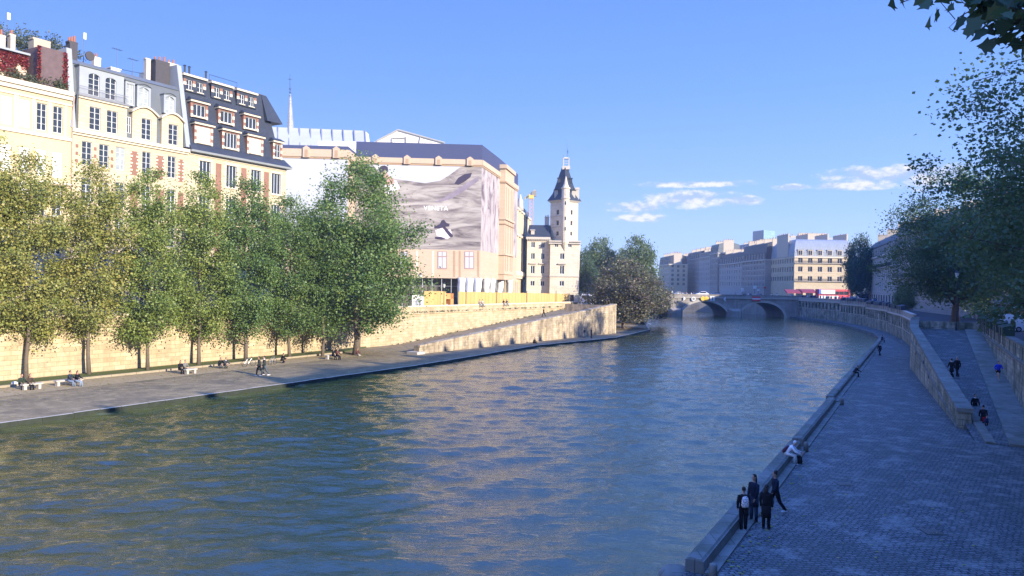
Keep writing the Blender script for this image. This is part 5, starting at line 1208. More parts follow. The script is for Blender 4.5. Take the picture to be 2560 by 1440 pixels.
sticker('printed_strap', [(1104, 551), (1110, 549), (1116, 557), (1124, 560), (1123, 566), (1112, 567), (1100, 571), (1086, 571), (1086, 566), (1100, 560), (1102, 555)], hair_print, .06)
sticker('printed_heel', [(1112, 566), (1117, 571), (1133, 589), (1131, 593), (1124, 592), (1113, 578), (1107, 569)], hair_print, .06)
sticker('printed_sole', [(1088, 592), (1103, 592), (1113, 598), (1104, 599), (1088, 597)], hair_print, .06)
sticker('printed_shoe', [(1104, 570), (1112, 574), (1127, 574), (1131, 589), (1118, 598), (1109, 594), (1092, 590), (1088, 576)], shirt_print, .045)
0 and sticker('printed_band', [(1150, 480), (1197, 470), (1197, 600), (1150, 600)], plain('print_grey', (.42, .37, .39), .9, var=.25, scale=.5), .02, .01)
def lettering(text, px, py, size, mat, parent, plane):
    cu = bpy.data.curves.new('txt', 'FONT'); cu.body = text; cu.size = size; cu.extrude = .01; cu.align_x = 'LEFT'; cu.space_character = 1.08; o = bpy.data.objects.new('txt', cu); COL.objects.link(o)
    dg = bpy.context.evaluated_depsgraph_get(); me = bpy.data.meshes.new_from_object(o.evaluated_get(dg)); bpy.data.objects.remove(o); me.materials.clear(); me.materials.append(mat); me.name = 'lettering'
    p = plane(px, py, .06); o = bpy.data.objects.new('lettering', me); COL.objects.link(o); o.parent = parent; o.location = p - Vector(ORG[parent.name]); return o, me
lo_, me_ = lettering('VENETA', 1059, 525, 1.55, plain('letter_white', (.95, .94, .92), .7, var=0), sc_, onmain); lo_.matrix_local = Matrix.Translation(lo_.location) @ Matrix((( dM.x, 0, nM.x, 0), (dM.y, 0, nM.y, 0), (0, 1, 0, 0), (0, 0, 0, 1)))
wd = max(v.co.x for v in me_.vertices) - min(v.co.x for v in me_.vertices); tw = (onmain(1120, 520) - onmain(1059, 520)).length; lo_.scale = (tw / wd, tw / wd * 1.0, 1)
# printed lower storey windows
for x0, x1 in ((1000, 1020), (1095, 1116), (1162, 1184)):
    sticker('printed_window_frame', [(x0 - 1.5, 628), (x1 + 1.5, 628.5), (x1 + 1.5, 673), (x0 - 1.5, 672.5)], print_pink, .04)
    xm, ym = (x0 + x1) / 2, 641
    for (a, b, c_, e) in ((x0 + 1, xm - 1, 630, 640), (xm + 1, x1 - 1, 630, 640), (x0 + 1, xm - 1, 643, 670), (xm + 1, x1 - 1, 643, 670)): sticker('printed_pane', [(a, c_), (b, c_), (b, e), (a, e)], print_sky, .055)
for x in (1000, 1040, 1080, 1133, 1147, 1193): sticker('printed_pilaster', [(x, 627), (x + 5, 627), (x + 5, 693), (x, 692)], print_cream_dark if x % 2 else plain('print_cream_lite', (.74, .60, .44), .8), .035)
# right hand stone printed pier
dQ = (K5 - K4).normalized(); nQ = Vector((dQ.y, -dQ.x, 0)); pa = K4 + dQ * 1.0; m = MB(); zp = zat(1260, 432, 168); zq = ztop - 2.2
m.obox(pa + Vector((0, 0, zbt)), dQ * 11.0, nQ * 1.3, (0, 0, zq - zbt)); m.build('printed_pier', print_cream, sc_)
for z, h_, o_ in ((zq, .9, .35), (zq - 3.2, .35, .25), (zq - 11.5, .5, .3), (zq - 12.6, .25, .2), (zq - 19.5, .5, .3), (zbt + 1.2, .4, .2)):
    m = MB(); m.obox(pa - dQ * o_ + Vector((0, 0, z)), dQ * (11 + 2 * o_), nQ * (1.3 + o_), (0, 0, h_)); m.build('printed_moulding', print_cream_dark if h_ < .4 else print_cream, sc_)
for u in (1.2, 3.8, 7.2, 9.4):
    m = MB(); m.obox(pa + dQ * u + nQ * 1.28 + Vector((0, 0, zbt + 2)), dQ * .35, nQ * .1, (0, 0, zq - zbt - 6)); m.build('printed_pilaster', print_cream_dark, sc_)
# scaffold legs, dark underside and draped cloth columns under the sheets
m = MB()
for k in range(14):
    q = ext(K2, K3, k / 13); 
    for o_ in (-.3, -2.0): p = q + nM * o_; m.tube([(p.x, p.y, SL), (p.x, p.y, zbt + .3)], .07, 5)
for z in (SL + 2.2, SL + 4.2): m.tube([V3(K2 - nM * .3, z), V3(K3 - nM * .3, z)], .06, 5)
for k in range(6):
    p = ext(K3, K5, k / 5); m.tube([(p.x, p.y, SL), (p.x, p.y, zbt + .3)], .08, 5)
m.build('scaffold_legs', plain('scaffold_steel', (.3, .32, .33), .5, .5, .5), sc_)
m = MB(); m.prism(XY([K2 + Vector((0, 3, 0)), K3 + Vector((-.5, 3, 0)), K5 + Vector((-3, 0, 0)), K5 + Vector((-14, 10, 0)), K2 + Vector((0, 50, 0))]), SL, zbt + .2); m.build('ground_floor', plain('dark_ground_floor', (.16, .14, .12), .9, var=.4), sc_)
rg_ = random.Random(7)
for px in (1152, 1172, 1192, 1213, 1228, 1248, 1272):
    Y_ = 150 if px < 1200 else 150.5 + (px - 1200) * .42; c_ = XYp(px, Y_ - .3); m = MB(); zs_ = np.linspace(SL + .6, zbt + .1, 7)
    m.tube([(c_.x + rg_.gauss(0, .06) + (z - SL) * .04, c_.y, z) for z in zs_], [.62 + .05 * (z - SL) + rg_.gauss(0, .04) for z in zs_], 9); m.build('draped_cloth', white_cloth, sc_, True)
# white shed roofs behind
sh = empty('shed_roof', XYp(800, 172), 'long pale ribbed temporary roof behind the wrapped building', 'temporary roof')
a0, a1 = at(640, 318, 172), at(912, 329, 172); b0_, b1_ = at(640, 400, 158), at(905, 375, 158); m = MB()
p4 = [b0_, b1_ + Vector((1.0, 0, -1)), a1, a0]; m.frustum(p4, [p + Vector((0, 0, .2)) for p in p4]); m.mat(0); m.build('roof_sheet', plain('shed_sheet', (.44, .44, .43), .8, .2, 0, .1, .3), sh)
m = MB()
for k in range(11):
    u = k / 10; m.tube([b0_.lerp(p4[1], u) + Vector((0, 0, .25)), a0.lerp(a1, u) + Vector((0, 0, .25))], .16, 5)
m.build('ribs', plain('rib_grey', (.22, .23, .25), .5), sh); m = MB(); e_ = at(918, 352, 158)
m.frustum([p4[1], Vector((p4[1].x + 1, 158, p4[1].z)), Vector((a1.x + 1.2, 176, p4[1].z)), Vector((a1.x, 176, p4[1].z))], [a1, a1 + Vector((.3, .1, 0)), a1 + Vector((.3, 3, 0)), a1 + Vector((0, 3, 0))]); m.build('gable', tarp_white, sh)
m = MB(); q0, q1 = at(795, 352, 157.5), at(912, 354, 157.5); m.obox(Vector((q0.x, 157.5, q1.z - 4.0)), (q1.x - q0.x, 0, 0), (0, 6, 0), (0, 0, 4.0)); m.build('side_sheet', tarp_white, sh)
sh2 = empty('shed_roof', XYp(1020, 175), 'pale gabled temporary roof showing above the printed slate band', 'temporary roof'); m = MB()
A_ = [at(925, 358, 170), at(945, 351, 170), at(995, 325, 170), at(1110, 356, 170), at(1115, 364, 170)]; m.frustum([p for p in A_][::-1], [p + Vector((0, 12, 0)) for p in A_][::-1]); m.build('gable', tarp_white, sh2)
m = MB(); m.tube([at(995, 324.5, 169.8), at(1112, 357, 169.8)], .18, 5); m.tube([at(995, 324.5, 169.8), at(942, 352, 169.8)], .18, 5)
for x0, y0, x1, y1 in ((980, 345, 1015, 345), (980, 345, 980, 358), (1015, 341, 1015, 358), (1052, 338, 1048, 358)): m.tube([at(x0, y0, 169.8), at(x1, y1, 169.8)], .12, 5)
m.build('frame', plain('shed_frame', (.38, .36, .3), .6), sh2)
# spire
Ys = 300; base = at(726, 330, Ys); wdt = 17 * Ys / FPX / 2; sp_ = empty('church_spire', (base.x, base.y, 20), 'slender grey openwork church spire with a cross, behind the roofs', 'spire')
m = MB(); tp = at(725.5, 236, Ys); m.tube([(base.x, Ys, 20), (base.x, Ys, base.z), (tp.x, Ys, tp.z)], [wdt * 1.1, wdt, .32], 8); m.build('spire_cone', plain('spire_lead', (.36, .36, .37), .6, .3, .2, .5, .5), sp_)
m = MB()
for a in range(8):
    for k in range(12):
        u = k / 12; c_ = Vector((base.x, Ys, base.z)).lerp(Vector((tp.x, Ys, tp.z)), u); r_ = wdt * (1 - u) + .32 * u; th_ = a * math.pi / 4; m.ball((c_.x + r_ * math.cos(th_), c_.y + r_ * math.sin(th_), c_.z), .19, .19, .25, 5, 4)
m.build('crockets', plain('crocket', (.3, .3, .32), .7), sp_); m = MB(); t2 = at(724.5, 184, Ys)
m.tube([(tp.x, Ys, tp.z), (t2.x, Ys, t2.z)], [.22, .06], 6); c2 = at(725, 198, Ys); m.ball(c2, .35, .35, .35, 8, 6); m.tube([c2 + Vector((-.95, 0, 0)), c2 + Vector((.95, 0, 0))], .09, 5)
for yy in (222, 231, 240): m.ball(at(725.3, yy, Ys), .55, .55, .3, 8, 5)
m.build('cross', plain('cross_iron', (.06, .1, .2), .5), sp_)

# --- ornate palace wing
pw0, pw1 = XYp(1288, 196), XYp(1323, 232)
d_ = (pw1 - pw0).normalized(); zc_ = zat(1322, 548, 232)
pwing = city_block('palace_wing', 'ornate stone palace wing with tall windows, receding between wrapped building and tower', pw0 - d_ * 3, (d_.x, d_.y), (pw1 - pw0).length + 3, 14, SL, zc_, [(SL + 2.5, SL + 5.5), (SL + 8, SL + 12.5), (SL + 14, SL + 17), (SL + 19.5, SL + 23.5)], 7, 2.0, 2.0, stone_cream, zinc, dormers=False, seed=3)
m = MB(); n_ = (d_.y, -d_.x); L_ = (pw1 - pw0).length + 3
for z in (SL + 6.4, SL + 17.8): band(m, pw0 - d_ * 3, (d_.x, d_.y), L_, z, z + .5, .5)
for k in range(8):
    q = pw0 - d_ * 3 + d_ * (L_ * k / 7 * .97); band(m, q, (d_.x, d_.y), .7, SL + 7, SL + 17.8, .45); band(m, q, (d_.x, d_.y), .6, SL + 18.3, zc_ - .6, .4); m.ball((q.x + n_[0] * .5, q.y + n_[1] * .5, SL + 7.6), .7, .7, .9, 7, 5)
m.build('columns', stone_trim, pwing); m = MB(); p_ = XYp(1297, 205); m.tube([(p_.x, p_.y, zc_), (p_.x, p_.y, zc_ + 1.2), (p_.x, p_.y, zc_ + 2.6), (p_.x, p_.y, zc_ + 3.4), (p_.x, p_.y, zc_ + 4.4)], [1.1, .9, .75, .45, .25], 8); m.ball((p_.x + .4, p_.y, zc_ + 2.4), .5, .5, .7, 6, 5); m.build('statue', stone_grey_trim, pwing, True)

# --- tower and the wing beside it
YT = 205.0; tw_ = empty('tower', XYp(1411, YT), 'pale stone corner tower with pointed slate roof, corbelled turret and lantern', 'tower')
def TB_(px, py): return at(px, py, YT)
zg = SL; z1_ = zat(1411, 604, YT); z2_ = zat(1411, 499, YT); xl, xr = TB_(1375, 700).x, TB_(1441, 700).x
rows = [(zat(1400, y1, YT), zat(1400, y0, YT)) for y0, y1 in ((702, 715), (664, 685), (633, 648))]
m = MB(); xa, xb = TB_(1376, 604).x, TB_(1448, 604).x; L_ = xb - xa; c0 = (xa, YT, 0)
def wu(px, w): x = TB_(px, 660).x - xa; return (x - w / 2, x + w / 2)
wn_ = [wu(1405, 1.25) + r for r in rows] + [wu(1390, 1.0) + (zat(1390, 618, YT), zat(1390, 606, YT)), wu(1424, 1.0) + (zat(1390, 618, YT), zat(1390, 606, YT))]
facade(m, c0, (1, 0), L_, zg, z1_ + 0, wn_, .3); m.face([(xb, YT, zg), (xb + 1.2, YT + 9, zg), (xb + 1.2, YT + 9, z1_), (xb, YT, z1_)]); m.face([(xa, YT + 9, zg), (xa, YT, zg), (xa, YT, z1_), (xa, YT + 9, z1_)]); m.face([(xa, YT, z1_), (xb, YT, z1_), (xb + 1.2, YT + 9, z1_), (xa, YT + 9, z1_)])
m.build('base_wall', stone_pale, tw_)
for w_ in wn_: add_window(tw_, c0, (1, 0), w_[0], w_[1], w_[2], w_[3], 'french', fm=white_paint, far=True)
m = MB()
for z in (z1_ - .1, z1_ - .7): m.box(xa - .45, xb + .45, YT - .45, YT + 9, z, z + .35)
zz = zat(1405, 692, YT); m.box(xa - .1, xb + .1, YT - .2, YT + .1, zz, zz + .35); zz = zat(1405, 661, YT); m.box(TB_(1395, 660).x, TB_(1415, 660).x, YT - .5, YT + .1, zz, zz + .3)
m.build('cornice', stone_grey_trim, tw_)
# rusticated lower courses
m = MB()
for k in range(9): m.box(xa - .05, xb + .05, YT - .07, YT + .05, zg + .2 + k * .48, zg + .58 + k * .48)
m.build('rustication', stone_pale, tw_)
# upper shaft: square turned on its corner
cx_, cy_ = (xa + xb) / 2, YT + 4.2; hw = (xb - xa) / 2 * .98; N4 = [Vector((cx_ - hw, cy_, 0)), Vector((cx_, cy_ - hw, 0)), Vector((cx_ + hw, cy_, 0)), Vector((cx_, cy_ + hw, 0))]
m = MB(); ww = []
zr = [(zat(1400, 588, YT), zat(1400, 577, YT)), (zat(1400, 562, YT), zat(1400, 549, YT)), (zat(1400, 535, YT), zat(1400, 522, YT))]
for i in range(4):
    a, b = N4[i], N4[(i + 1) % 4]; d_ = (b - a); L_ = d_.length; d_ /= L_; wins = [(L_ * .5 - .45, L_ * .5 + .45, za, zb) for za, zb in zr] if i < 2 else []
    facade(m, a, (d_.x, d_.y), L_, z1_, z2_, wins, .3); ww.append((a, (d_.x, d_.y), wins))
m.build('shaft_wall', stone_pale, tw_)
for a, d_, wins in ww:
    for w_ in wins: add_window(tw_, a, d_, w_[0], w_[1], w_[2], w_[3], 'single', fm=stone_grey_trim, far=True)
def sqr(h, z): return [(cx_ - h, cy_, z), (cx_, cy_ - h, z), (cx_ + h, cy_, z), (cx_, cy_ + h, z)]
m = MB()
for za, zb in zr: m.frustum(sqr(hw + .12, za - .45), sqr(hw + .12, za - .25))
m.frustum(sqr(hw + .1, z2_ - .5), sqr(hw + .9, z2_ + .05)); m.build('string_course', stone_grey_trim, tw_)
zr0 = z2_ + .05; zr1 = zat(1411, 413, YT); m = MB(); hs_ = [hw + .95, hw * .86, hw * .62, hw * .40, hw * .22]; zs_ = [zr0, lerp(zr0, zr1, .22), lerp(zr0, zr1, .5), lerp(zr0, zr1, .78), zr1]
for k in range(4): m.frustum(sqr(hs_[k], zs_[k]), sqr(hs_[k + 1], zs_[k + 1]))
rf_ = m.build('roof', slate_deep, tw_)
for sx in (-1, 1):
    m = MB(); x_ = cx_ + sx * hw * .62; z_ = lerp(zr0, zr1, .30); m.box(x_ - .5, x_ + .5, cy_ - 1.6, cy_ + .2, z_ - .9 - 1.2, z_); m.mat(1); m.prism([(x_ - .7, cy_ - 1.8), (x_ + .7, cy_ - 1.8), (x_ + .7, cy_ + .2), (x_ - .7, cy_ + .2)], z_, z_ + .25); m.build('roof_dormer', [stone_grey_trim, slate_deep], rf_)
    m = MB(); x_ = cx_ + sx * hw * .42; z_ = lerp(zr0, zr1, .66); m.box(x_ - .4, x_ + .4, cy_ - 1.0, cy_ + .2, z_ - 1.2, z_); m.mat(1); m.prism([(x_ - .55, cy_ - 1.2), (x_ + .55, cy_ - 1.2), (x_ + .55, cy_ + .2), (x_ - .55, cy_ + .2)], z_, z_ + .2); m.build('roof_dormer', [slate_deep, slate_deep], rf_)
m = MB(); x_ = TB_(1446, 480).x; m.box(x_ - .55, x_ + .55, cy_ - .5, cy_ + .8, z2_, zat(1446, 464, YT)); m.box(x_ - .7, x_ + .7, cy_ - .65, cy_ + .95, zat(1446, 470, YT), zat(1446, 466, YT)); m.build('chimney', stone_grey_trim, rf_)
# corbelled turret on the front corner
tx, ty = TB_(1413, 560).x, cy_ - hw - .15; zb_ = z1_ - 2.6; m = MB(); m.tube([(tx, ty, zb_), (tx, ty, zb_ + 1.6), (tx, ty, zb_ + 2.4), (tx, ty, zat(1413, 469, YT))], [.25, .8, 1.12, 1.08], 12)
zz = zat(1413, 497, YT); m.tube([(tx, ty, zz), (tx, ty, zz + .3)], 1.3, 12); zz = zat(1413, 469, YT); m.tube([(tx, ty, zz - .3), (tx, ty, zz)], 1.3, 12); m.tube([(tx, ty, zz), (tx, ty, zz + .9), (tx, ty, zat(1412, 441, YT))], [1.0, .62, .12], 12); m.build('turret', stone_pale, tw_, False)
m = MB()
for py in (508, 546, 572): m.box(tx - .12, tx + .12, ty - 1.2, ty - 1.0, zat(1410, py, YT) - .5, zat(1410, py, YT) + .4)
m.build('slit_window', glass_far, tw_)
m = MB(); zz = zr1; lx = cx_ + .3
m.prism([(lx - 1.1, cy_ - .8), (lx + 1.1, cy_ - .8), (lx + 1.1, cy_ + .8), (lx - 1.1, cy_ + .8)], zz - .6, zz + .35)
for sx in (-.75, .75): m.box(lx + sx - .12, lx + sx + .12, cy_ - .7, cy_ - .45, zz + .3, zat(1411, 389, YT))
m.frustum([(lx - .9, cy_ - .7, zat(1411, 391, YT)), (lx + .9, cy_ - .7, zat(1411, 391, YT)), (lx + .9, cy_ + .7, zat(1411, 391, YT)), (lx - .9, cy_ + .7, zat(1411, 391, YT))], [(lx - .5, cy_ - .4, zat(1411, 387, YT)), (lx + .5, cy_ - .4, zat(1411, 387, YT)), (lx + .5, cy_ + .4, zat(1411, 387, YT)), (lx - .5, cy_ + .4, zat(1411, 387, YT))])
for z_ in (.33, .66): q = lerp(zz + .3, zat(1411, 391, YT), z_); m.box(lx - .75, lx + .75, cy_ - .62, cy_ - .52, q, q + .1)
m.build('lantern', stone_grey_trim, tw_)
m = MB(); t3 = TB_(1420, 347); m.tube([(lx + .4, cy_, zat(1411, 388, YT)), (t3.x, cy_, zat(1420, 347, YT + 4))], [.12, .03], 6); m.ball((lx + .5, cy_, zat(1415, 372, YT)), .2, .2, .5, 6, 5); m.tube([(lx - .7, cy_ - .4, zat(1411, 389, YT)), (lx - .7, cy_ - .4, zat(1411, 381, YT))], .1, 5); m.build('finial', plain('finial_blue', (.1, .2, .38), .5), tw_)
# low wing with dark roof
YW = 207.0; lw = empty('side_wing', XYp(1348, YW), 'four storey stone wing with deep blue slate roof left of the tower', 'building'); xa2, xb2 = at(1318, 600, YW).x, at(1376, 600, YW).x; ze = zat(1345, 594, YW)
wn_ = []
for px in (1332, 1357):
    for y0, y1, w_ in ((605, 619, 1.1), (633, 648, 1.1), (664, 684, 1.15), (702, 715, 1.2)): x = at(px, 640, YW).x - xa2; wn_.append((x - w_ / 2, x + w_ / 2, zat(1345, y1, YW), zat(1345, y0, YW)))
m = MB(); facade(m, (xa2, YW, 0), (1, 0), xb2 - xa2, SL, ze, wn_, .3); m.face([(xa2, YW + 9, SL), (xa2, YW, SL), (xa2, YW, ze), (xa2, YW + 9, ze)]); m.build('wall', stone_pale, lw)
for w_ in wn_: add_window(lw, (xa2, YW, 0), (1, 0), w_[0], w_[1], w_[2], w_[3], 'french', far=True)
m = MB(); m.box(xa2 - .3, xb2, YW - .5, YW + 9, ze - .5, ze + .15); zz = zat(1345, 692, YW); m.box(xa2, xb2, YW - .2, YW, zz, zz + .3)
for px in (1332, 1357): x = at(px, 640, YW).x; zz = zat(1345, 660, YW); m.box(x - 1, x + 1, YW - .4, YW, zz, zz + .25)
for k in range(14): m.box(xa2 + k * .5, xa2 + k * .5 + .22, YW - .4, YW - .05, ze - .85, ze - .5)
m.build('cornice', stone_grey_trim, lw); zt_ = zat(1345, 561, YW); m = MB(); m.frustum([(xa2 - .2, YW - .2, ze + .15), (xb2, YW - .2, ze + .15), (xb2, YW + 9, ze + .15), (xa2 - .2, YW + 9, ze + .15)], [(xa2 + .6, YW + 2.2, zt_), (xb2, YW + 2.2, zt_), (xb2, YW + 6, zt_), (xa2 + .6, YW + 6, zt_)]); rf_ = m.build('roof', slate_deep, lw)
m = MB(); x = at(1332, 580, YW).x; zz = zat(1332, 586, YW); m.box(x - .5, x + .5, YW + .1, YW + 1.8, zz, zz + 1.1); m.prism([(x - .7, YW - .1), (x + .7, YW - .1), (x + .7, YW + 1.9), (x - .7, YW + 1.9)], zz + 1.1, zz + 1.2, [zz + 1.2, zz + 1.2, zz + 1.6, zz + 1.6]); m.build('dormer', stone_grey_trim, rf_)
chimney(rf_, (at(1363, 560, YW).x, YW + 3.5), (1, 0), 1.2, 1.0, zt_ - .6, zt_ + 2.4, 2, stone_grey_trim)
# crane
Yc = 330; cr_ = empty('tower_crane', XYp(1327, Yc), 'distant pink tower crane with short orange jib behind the palace', 'crane'); p = at(1327, 560, Yc); m = MB(); hz = zat(1325, 495, Yc)
for sx in (-.75, .75):
    for sy in (-.75, .75): m.tube([(p.x + sx, Yc + sy, 10), (p.x + sx, Yc + sy, hz)], .14, 4)
z = 10
while z < hz - 1.5:
    for sx in (-.75, .75): m.tube([(p.x + sx, Yc - .75, z), (p.x - sx, Yc - .75, z + 1.6)], .09, 4); m.tube([(p.x + sx, Yc - .75, z), (p.x + sx, Yc + .75, z + 1.6)], .09, 4)
    z += 1.6
m.build('mast', crane_paint, cr_); m = MB(); a, b = at(1312, 498, Yc), at(1338, 481, Yc)
for dz in (0, 1.2): m.tube([a + Vector((0, 0, dz * .3)), b + Vector((0, 0, dz))], .16, 4)
for k in range(7): m.tube([a.lerp(b, k / 7), a.lerp(b, (k + .5) / 7) + Vector((0, 0, .9))], .1, 4)
m.build('jib', crane_yellow, cr_); m = MB(); m.box(b.x - 1.4, b.x + .6, Yc - .8, Yc + .8, b.z - 1.8, b.z + .6); m.build('counterweight', plain('counterweight', (.25, .22, .18), .8), cr_); m = MB(); m.box(p.x - 1.1, p.x + 1.1, Yc - 1.2, Yc + 1.2, hz - .4, hz + 1.2); m.build('cab', crane_yellow, cr_)

# ================================================================== TREES
KG = tree_kind(11, 21.0, 3.4, 3.5, 18, 220, 125, .205, leaf_gold, bark, .19, 'tall', .62)
KM = tree_kind(12, 21.0, 3.2, 3.6, 18, 225, 130, .205, leaf_mid, bark, .20, 'tall', .62)
KN = tree_kind(13, 21.0, 3.2, 3.9, 18, 235, 145, .205, leaf_green, bark, .21, 'tall', .66)
KW = tree_kind(14, 19.0, 2.6, 5.6, 22, 330, 190, .21, leaf_green, bark, .36, 'round', .72, droop=.25)
LT = [(65, 951, KG, .98, .3, 'leftmost golden green tree on the left quay, beside the seated pair at the wall'),
      (223, 937, KG, .98, 2.1, 'golden leafed tree on the left quay just right of the pair on the stone bench'),
      (369, 925, KM, .97, 4.0, 'yellow green tree on the left quay, third from the left'),
      (497, 912, KM, .99, 1.2, 'tree on the left quay behind the small seated pair, green with yellowing top'),
      (614, 903, KN, 1.00, 5.0, 'dark green tree on the left quay, behind the squatting pair'),
      (724, 893, KN, .94, 3.1, 'green tree on the left quay right of the two walkers'),
      (806, 889, KN, .93, .9, 'green tree on the left quay beside the bench under the wall')]
for px, py, kd, sc, rz, lab in LT:
    p = ground(px, py, ZL + .1); 
    plant_tree(kd, (p.x, p.y, ZL + .05), rz, sc, lab, 'row of trees on the left quay')
p = ground(890, 884, ZL + .1); plant_tree(KW, (p.x, p.y, ZL + .05), .7, (1.32, 1.32, 1.33), 'widest green tree on the left quay, last of the row before the ramp', 'row of trees on the left quay')
p = ground(-60, 962, ZL + .1); plant_tree(KG, (p.x, p.y, ZL), 3.9, 1.05, 'golden tree cut off by the left edge of the view', 'row of trees on the left quay')
FT1 = tree_kind(21, 16, 3.0, 6.0, 18, 260, 85, .42, leaf_pale, bark, .3, 'round', .95)
FT2 = tree_kind(22, 17, 3.0, 6.4, 18, 260, 80, .42, leaf_deep, bark, .3, 'round', .95)
FT3 = tree_kind(23, 15, 2.6, 6.8, 22, 420, 70, .36, leaf_rust, bark, .42, 'round', .9, droop=.35)
def fartree(kd, H0, px, ytop, Y, zb, lab, rz=0, wide=1.0, grp='trees beyond the tower'):
    p = XYp(px, Y); h = zat(px, ytop, Y) - zb; s = h / H0; return plant_tree(kd, (p.x, p.y, zb), rz, (s * wide, s * wide, s), lab, grp)
fartree(FT1, 16, 1500, 602, 222, SL, 'pale yellow green tree right of the tower', .5, .72)
fartree(FT2, 17, 1462, 630, 212, SL, 'dark tree growing close against the right side of the tower', 1.5, .62)
fartree(FT1, 16, 1592, 598, 214, SL, 'tall green tree behind the reddish tree at the water', 2.5, .78)
fartree(FT2, 17, 1550, 640, 200, SL, 'dark green tree between the pale tree and the reddish tree', 3.5, .7)
fartree(FT1, 16, 1560, 628, 236, SL, 'grey green tree standing far behind the reddish tree', 4.2, .7)
p = ground(1572, 822, ZL); plant_tree(FT3, (p.x - 1.0, p.y + 1, ZL), .3, (1.1, 1.1, 1.0), 'dark brownish tree on the lower quay beside the end of the ramp wall', 'trees hanging over the water')
p = ground(1616, 812, ZL); plant_tree(FT3, (p.x, p.y + 6, ZL), 2.6, (1.0, 1.0, .83), 'reddish brown tree leaning out over the water', 'trees hanging over the water')
# right bank trees
RB1 = tree_kind(31, 22, 2.7, 8.2, 34, 430, 130, .24, leaf_right, bark, .5, 'round', .85)
RB2 = tree_kind(32, 20, 3.0, 7.6, 30, 400, 80, .20, leaf_right, bark, .34, 'round', .6)
p = XYp(2390, 101); plant_tree(RB1, (p.x, p.y, 5.0), .4, (1.02, 1.02, .98), 'large dense tree standing behind the parapet at the head of the right ramp', 'street trees of the right bank')
RB3 = tree_kind(33, 19, 5.5, 6.0, 26, 300, 110, .23, leaf_right, bark, .4, 'round', .75)
p = PR(60.5, 17.2); plant_tree(RB3, (p.x, p.y, 5.0), 2.2, (1.0, 1.0, 1.0), 'dark tree above the book stalls, partly cut by the right edge', 'street trees of the right bank')
p = PR(24.5, 14.8); plant_tree(RB2, (p.x, p.y, 5.0), 1.0, (1.05, 1.05, .95), 'nearer sparse leafed tree reaching in from the right edge of the view', 'street trees of the right bank')
p = XYp(2452, 128); plant_tree(RB1, (p.x, p.y, 5.0), 3.7, .8, 'tree seen through the gap behind the large dense tree', 'street trees of the right bank')
for s_, t_, sc, lab in ((42, 17, .8, 'street tree of the right bank just outside the right edge'), (2, 18, .8, 'street tree of the right bank beside the viewpoint')):
    p = PR(s_, t_); plant_tree(RB2, (p.x, p.y, 5.0), s_, sc, lab, 'street trees of the right bank')
fartree(FT2, 17, 2152, 596, 232, 6.0, 'dark tree beside the far corner building on the right', 1.1, .62, 'street trees of the right bank')
fartree(FT2, 17, 2142, 640, 238, 6.0, 'lower dark tree against the sunlit corner building', 2.1, .5, 'street trees of the right bank')
fartree(FT1, 16, 2262, 715, 150, 5.0, 'small round grey green tree at the left foot of the large dense tree', 2.9, .9, 'street trees of the right bank')
# overhanging leafy branch close to the viewer
nt_ = empty('tree', (12.6, 10.5, ZR), 'close tree whose large dark leaves hang into the top right corner', 'tree', 'street trees of the right bank')
m = MB(); m.tube([(12.6, 10.5, ZR - .2), (12.5, 10.5, 6), (12.2, 10.6, 11), (12.0, 10.8, 15.5)], [.42, .34, .26, .14], 10); rg_ = random.Random(9); pts = []
tips = [(2250, 8, 12.5), (2300, -10, 12.6), (2395, 45, 12), (2440, 60, 12), (2480, 40, 12), (2520, 70, 11.5), (2550, 110, 11.5), (2430, 10, 12.4), (2500, 5, 12), (2545, 20, 11.4), (2470, -60, 12), (2360, -60, 12.5), (2560, 55, 11), (2600, 60, 11), (2620, 10, 11), (2560, -40, 11)]
for px, py, Y_ in tips:
    e = at(px, py, Y_); st_ = Vector((12.1, 10.7, 13.2 + rg_.random() * 2)); md = st_.lerp(e, .55) + Vector((0, 0, .9)); m.tube([st_, st_.lerp(md, .5) + Vector((0, 0, .2)), md, md.lerp(e, .6) + Vector((0, 0, .1)), e], [.09, .06, .04, .02, .008], 5, cap=False)
    for k in range(30 if px > 2380 else 11):
        q = md.lerp(e, rg_.uniform(.62, 1.04)); c_ = q + Vector((rg_.gauss(0, .24), rg_.gauss(0, .2), rg_.gauss(0, .17))); pts.append(c_)
        if k % 3 == 0: m.tube([q, c_], [.008, .004], 3, cap=False)
m.build('trunk', bark, nt_, True); o = bpy.data.objects.new('crown', leaf_mesh('crown', np.array([list(p) for p in pts]), .24, leaf_deep, 3, big=True)); COL.objects.link(o); o.parent = nt_; o.location = -Vector(ORG[nt_.name])
# bare twig on the nearer tree
p = PR(24.5, 17.4); 

# ================================================================== RIGHT BANK AND FAR BUILDINGS
def zrow(pairs, px, Y): return [(zat(px, b, Y), zat(px, a, Y)) for a, b in pairs]
C0 = XYp(1985, 285); rr_ = zrow([(645, 657), (666, 679), (690, 702)], 1990, 285)
lit = city_block('corner_building', 'sunlit cream corner building with curved ribbed zinc roof at the far end of the bridge', C0, (.999, -.035), 23.2, 30, 6.3, zat(1990, 641, 285), rr_, 6, 1.7, 6.9, stone_cream, seam_zinc, side=None, left_side=10, balcony=(rr_[0][0], rr_[2][0]), seed=5, arcade=(6, 2.7, 6.5, 9.9), roofstyle='curved')
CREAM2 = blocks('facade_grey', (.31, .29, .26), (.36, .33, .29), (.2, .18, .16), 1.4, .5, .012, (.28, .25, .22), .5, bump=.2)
CREAM3 = blocks('facade_white', (.40, .38, .35), (.44, .42, .38), (.28, .26, .23), 2.4, .6, .008, (.4, .37, .33), .4, bump=.1)
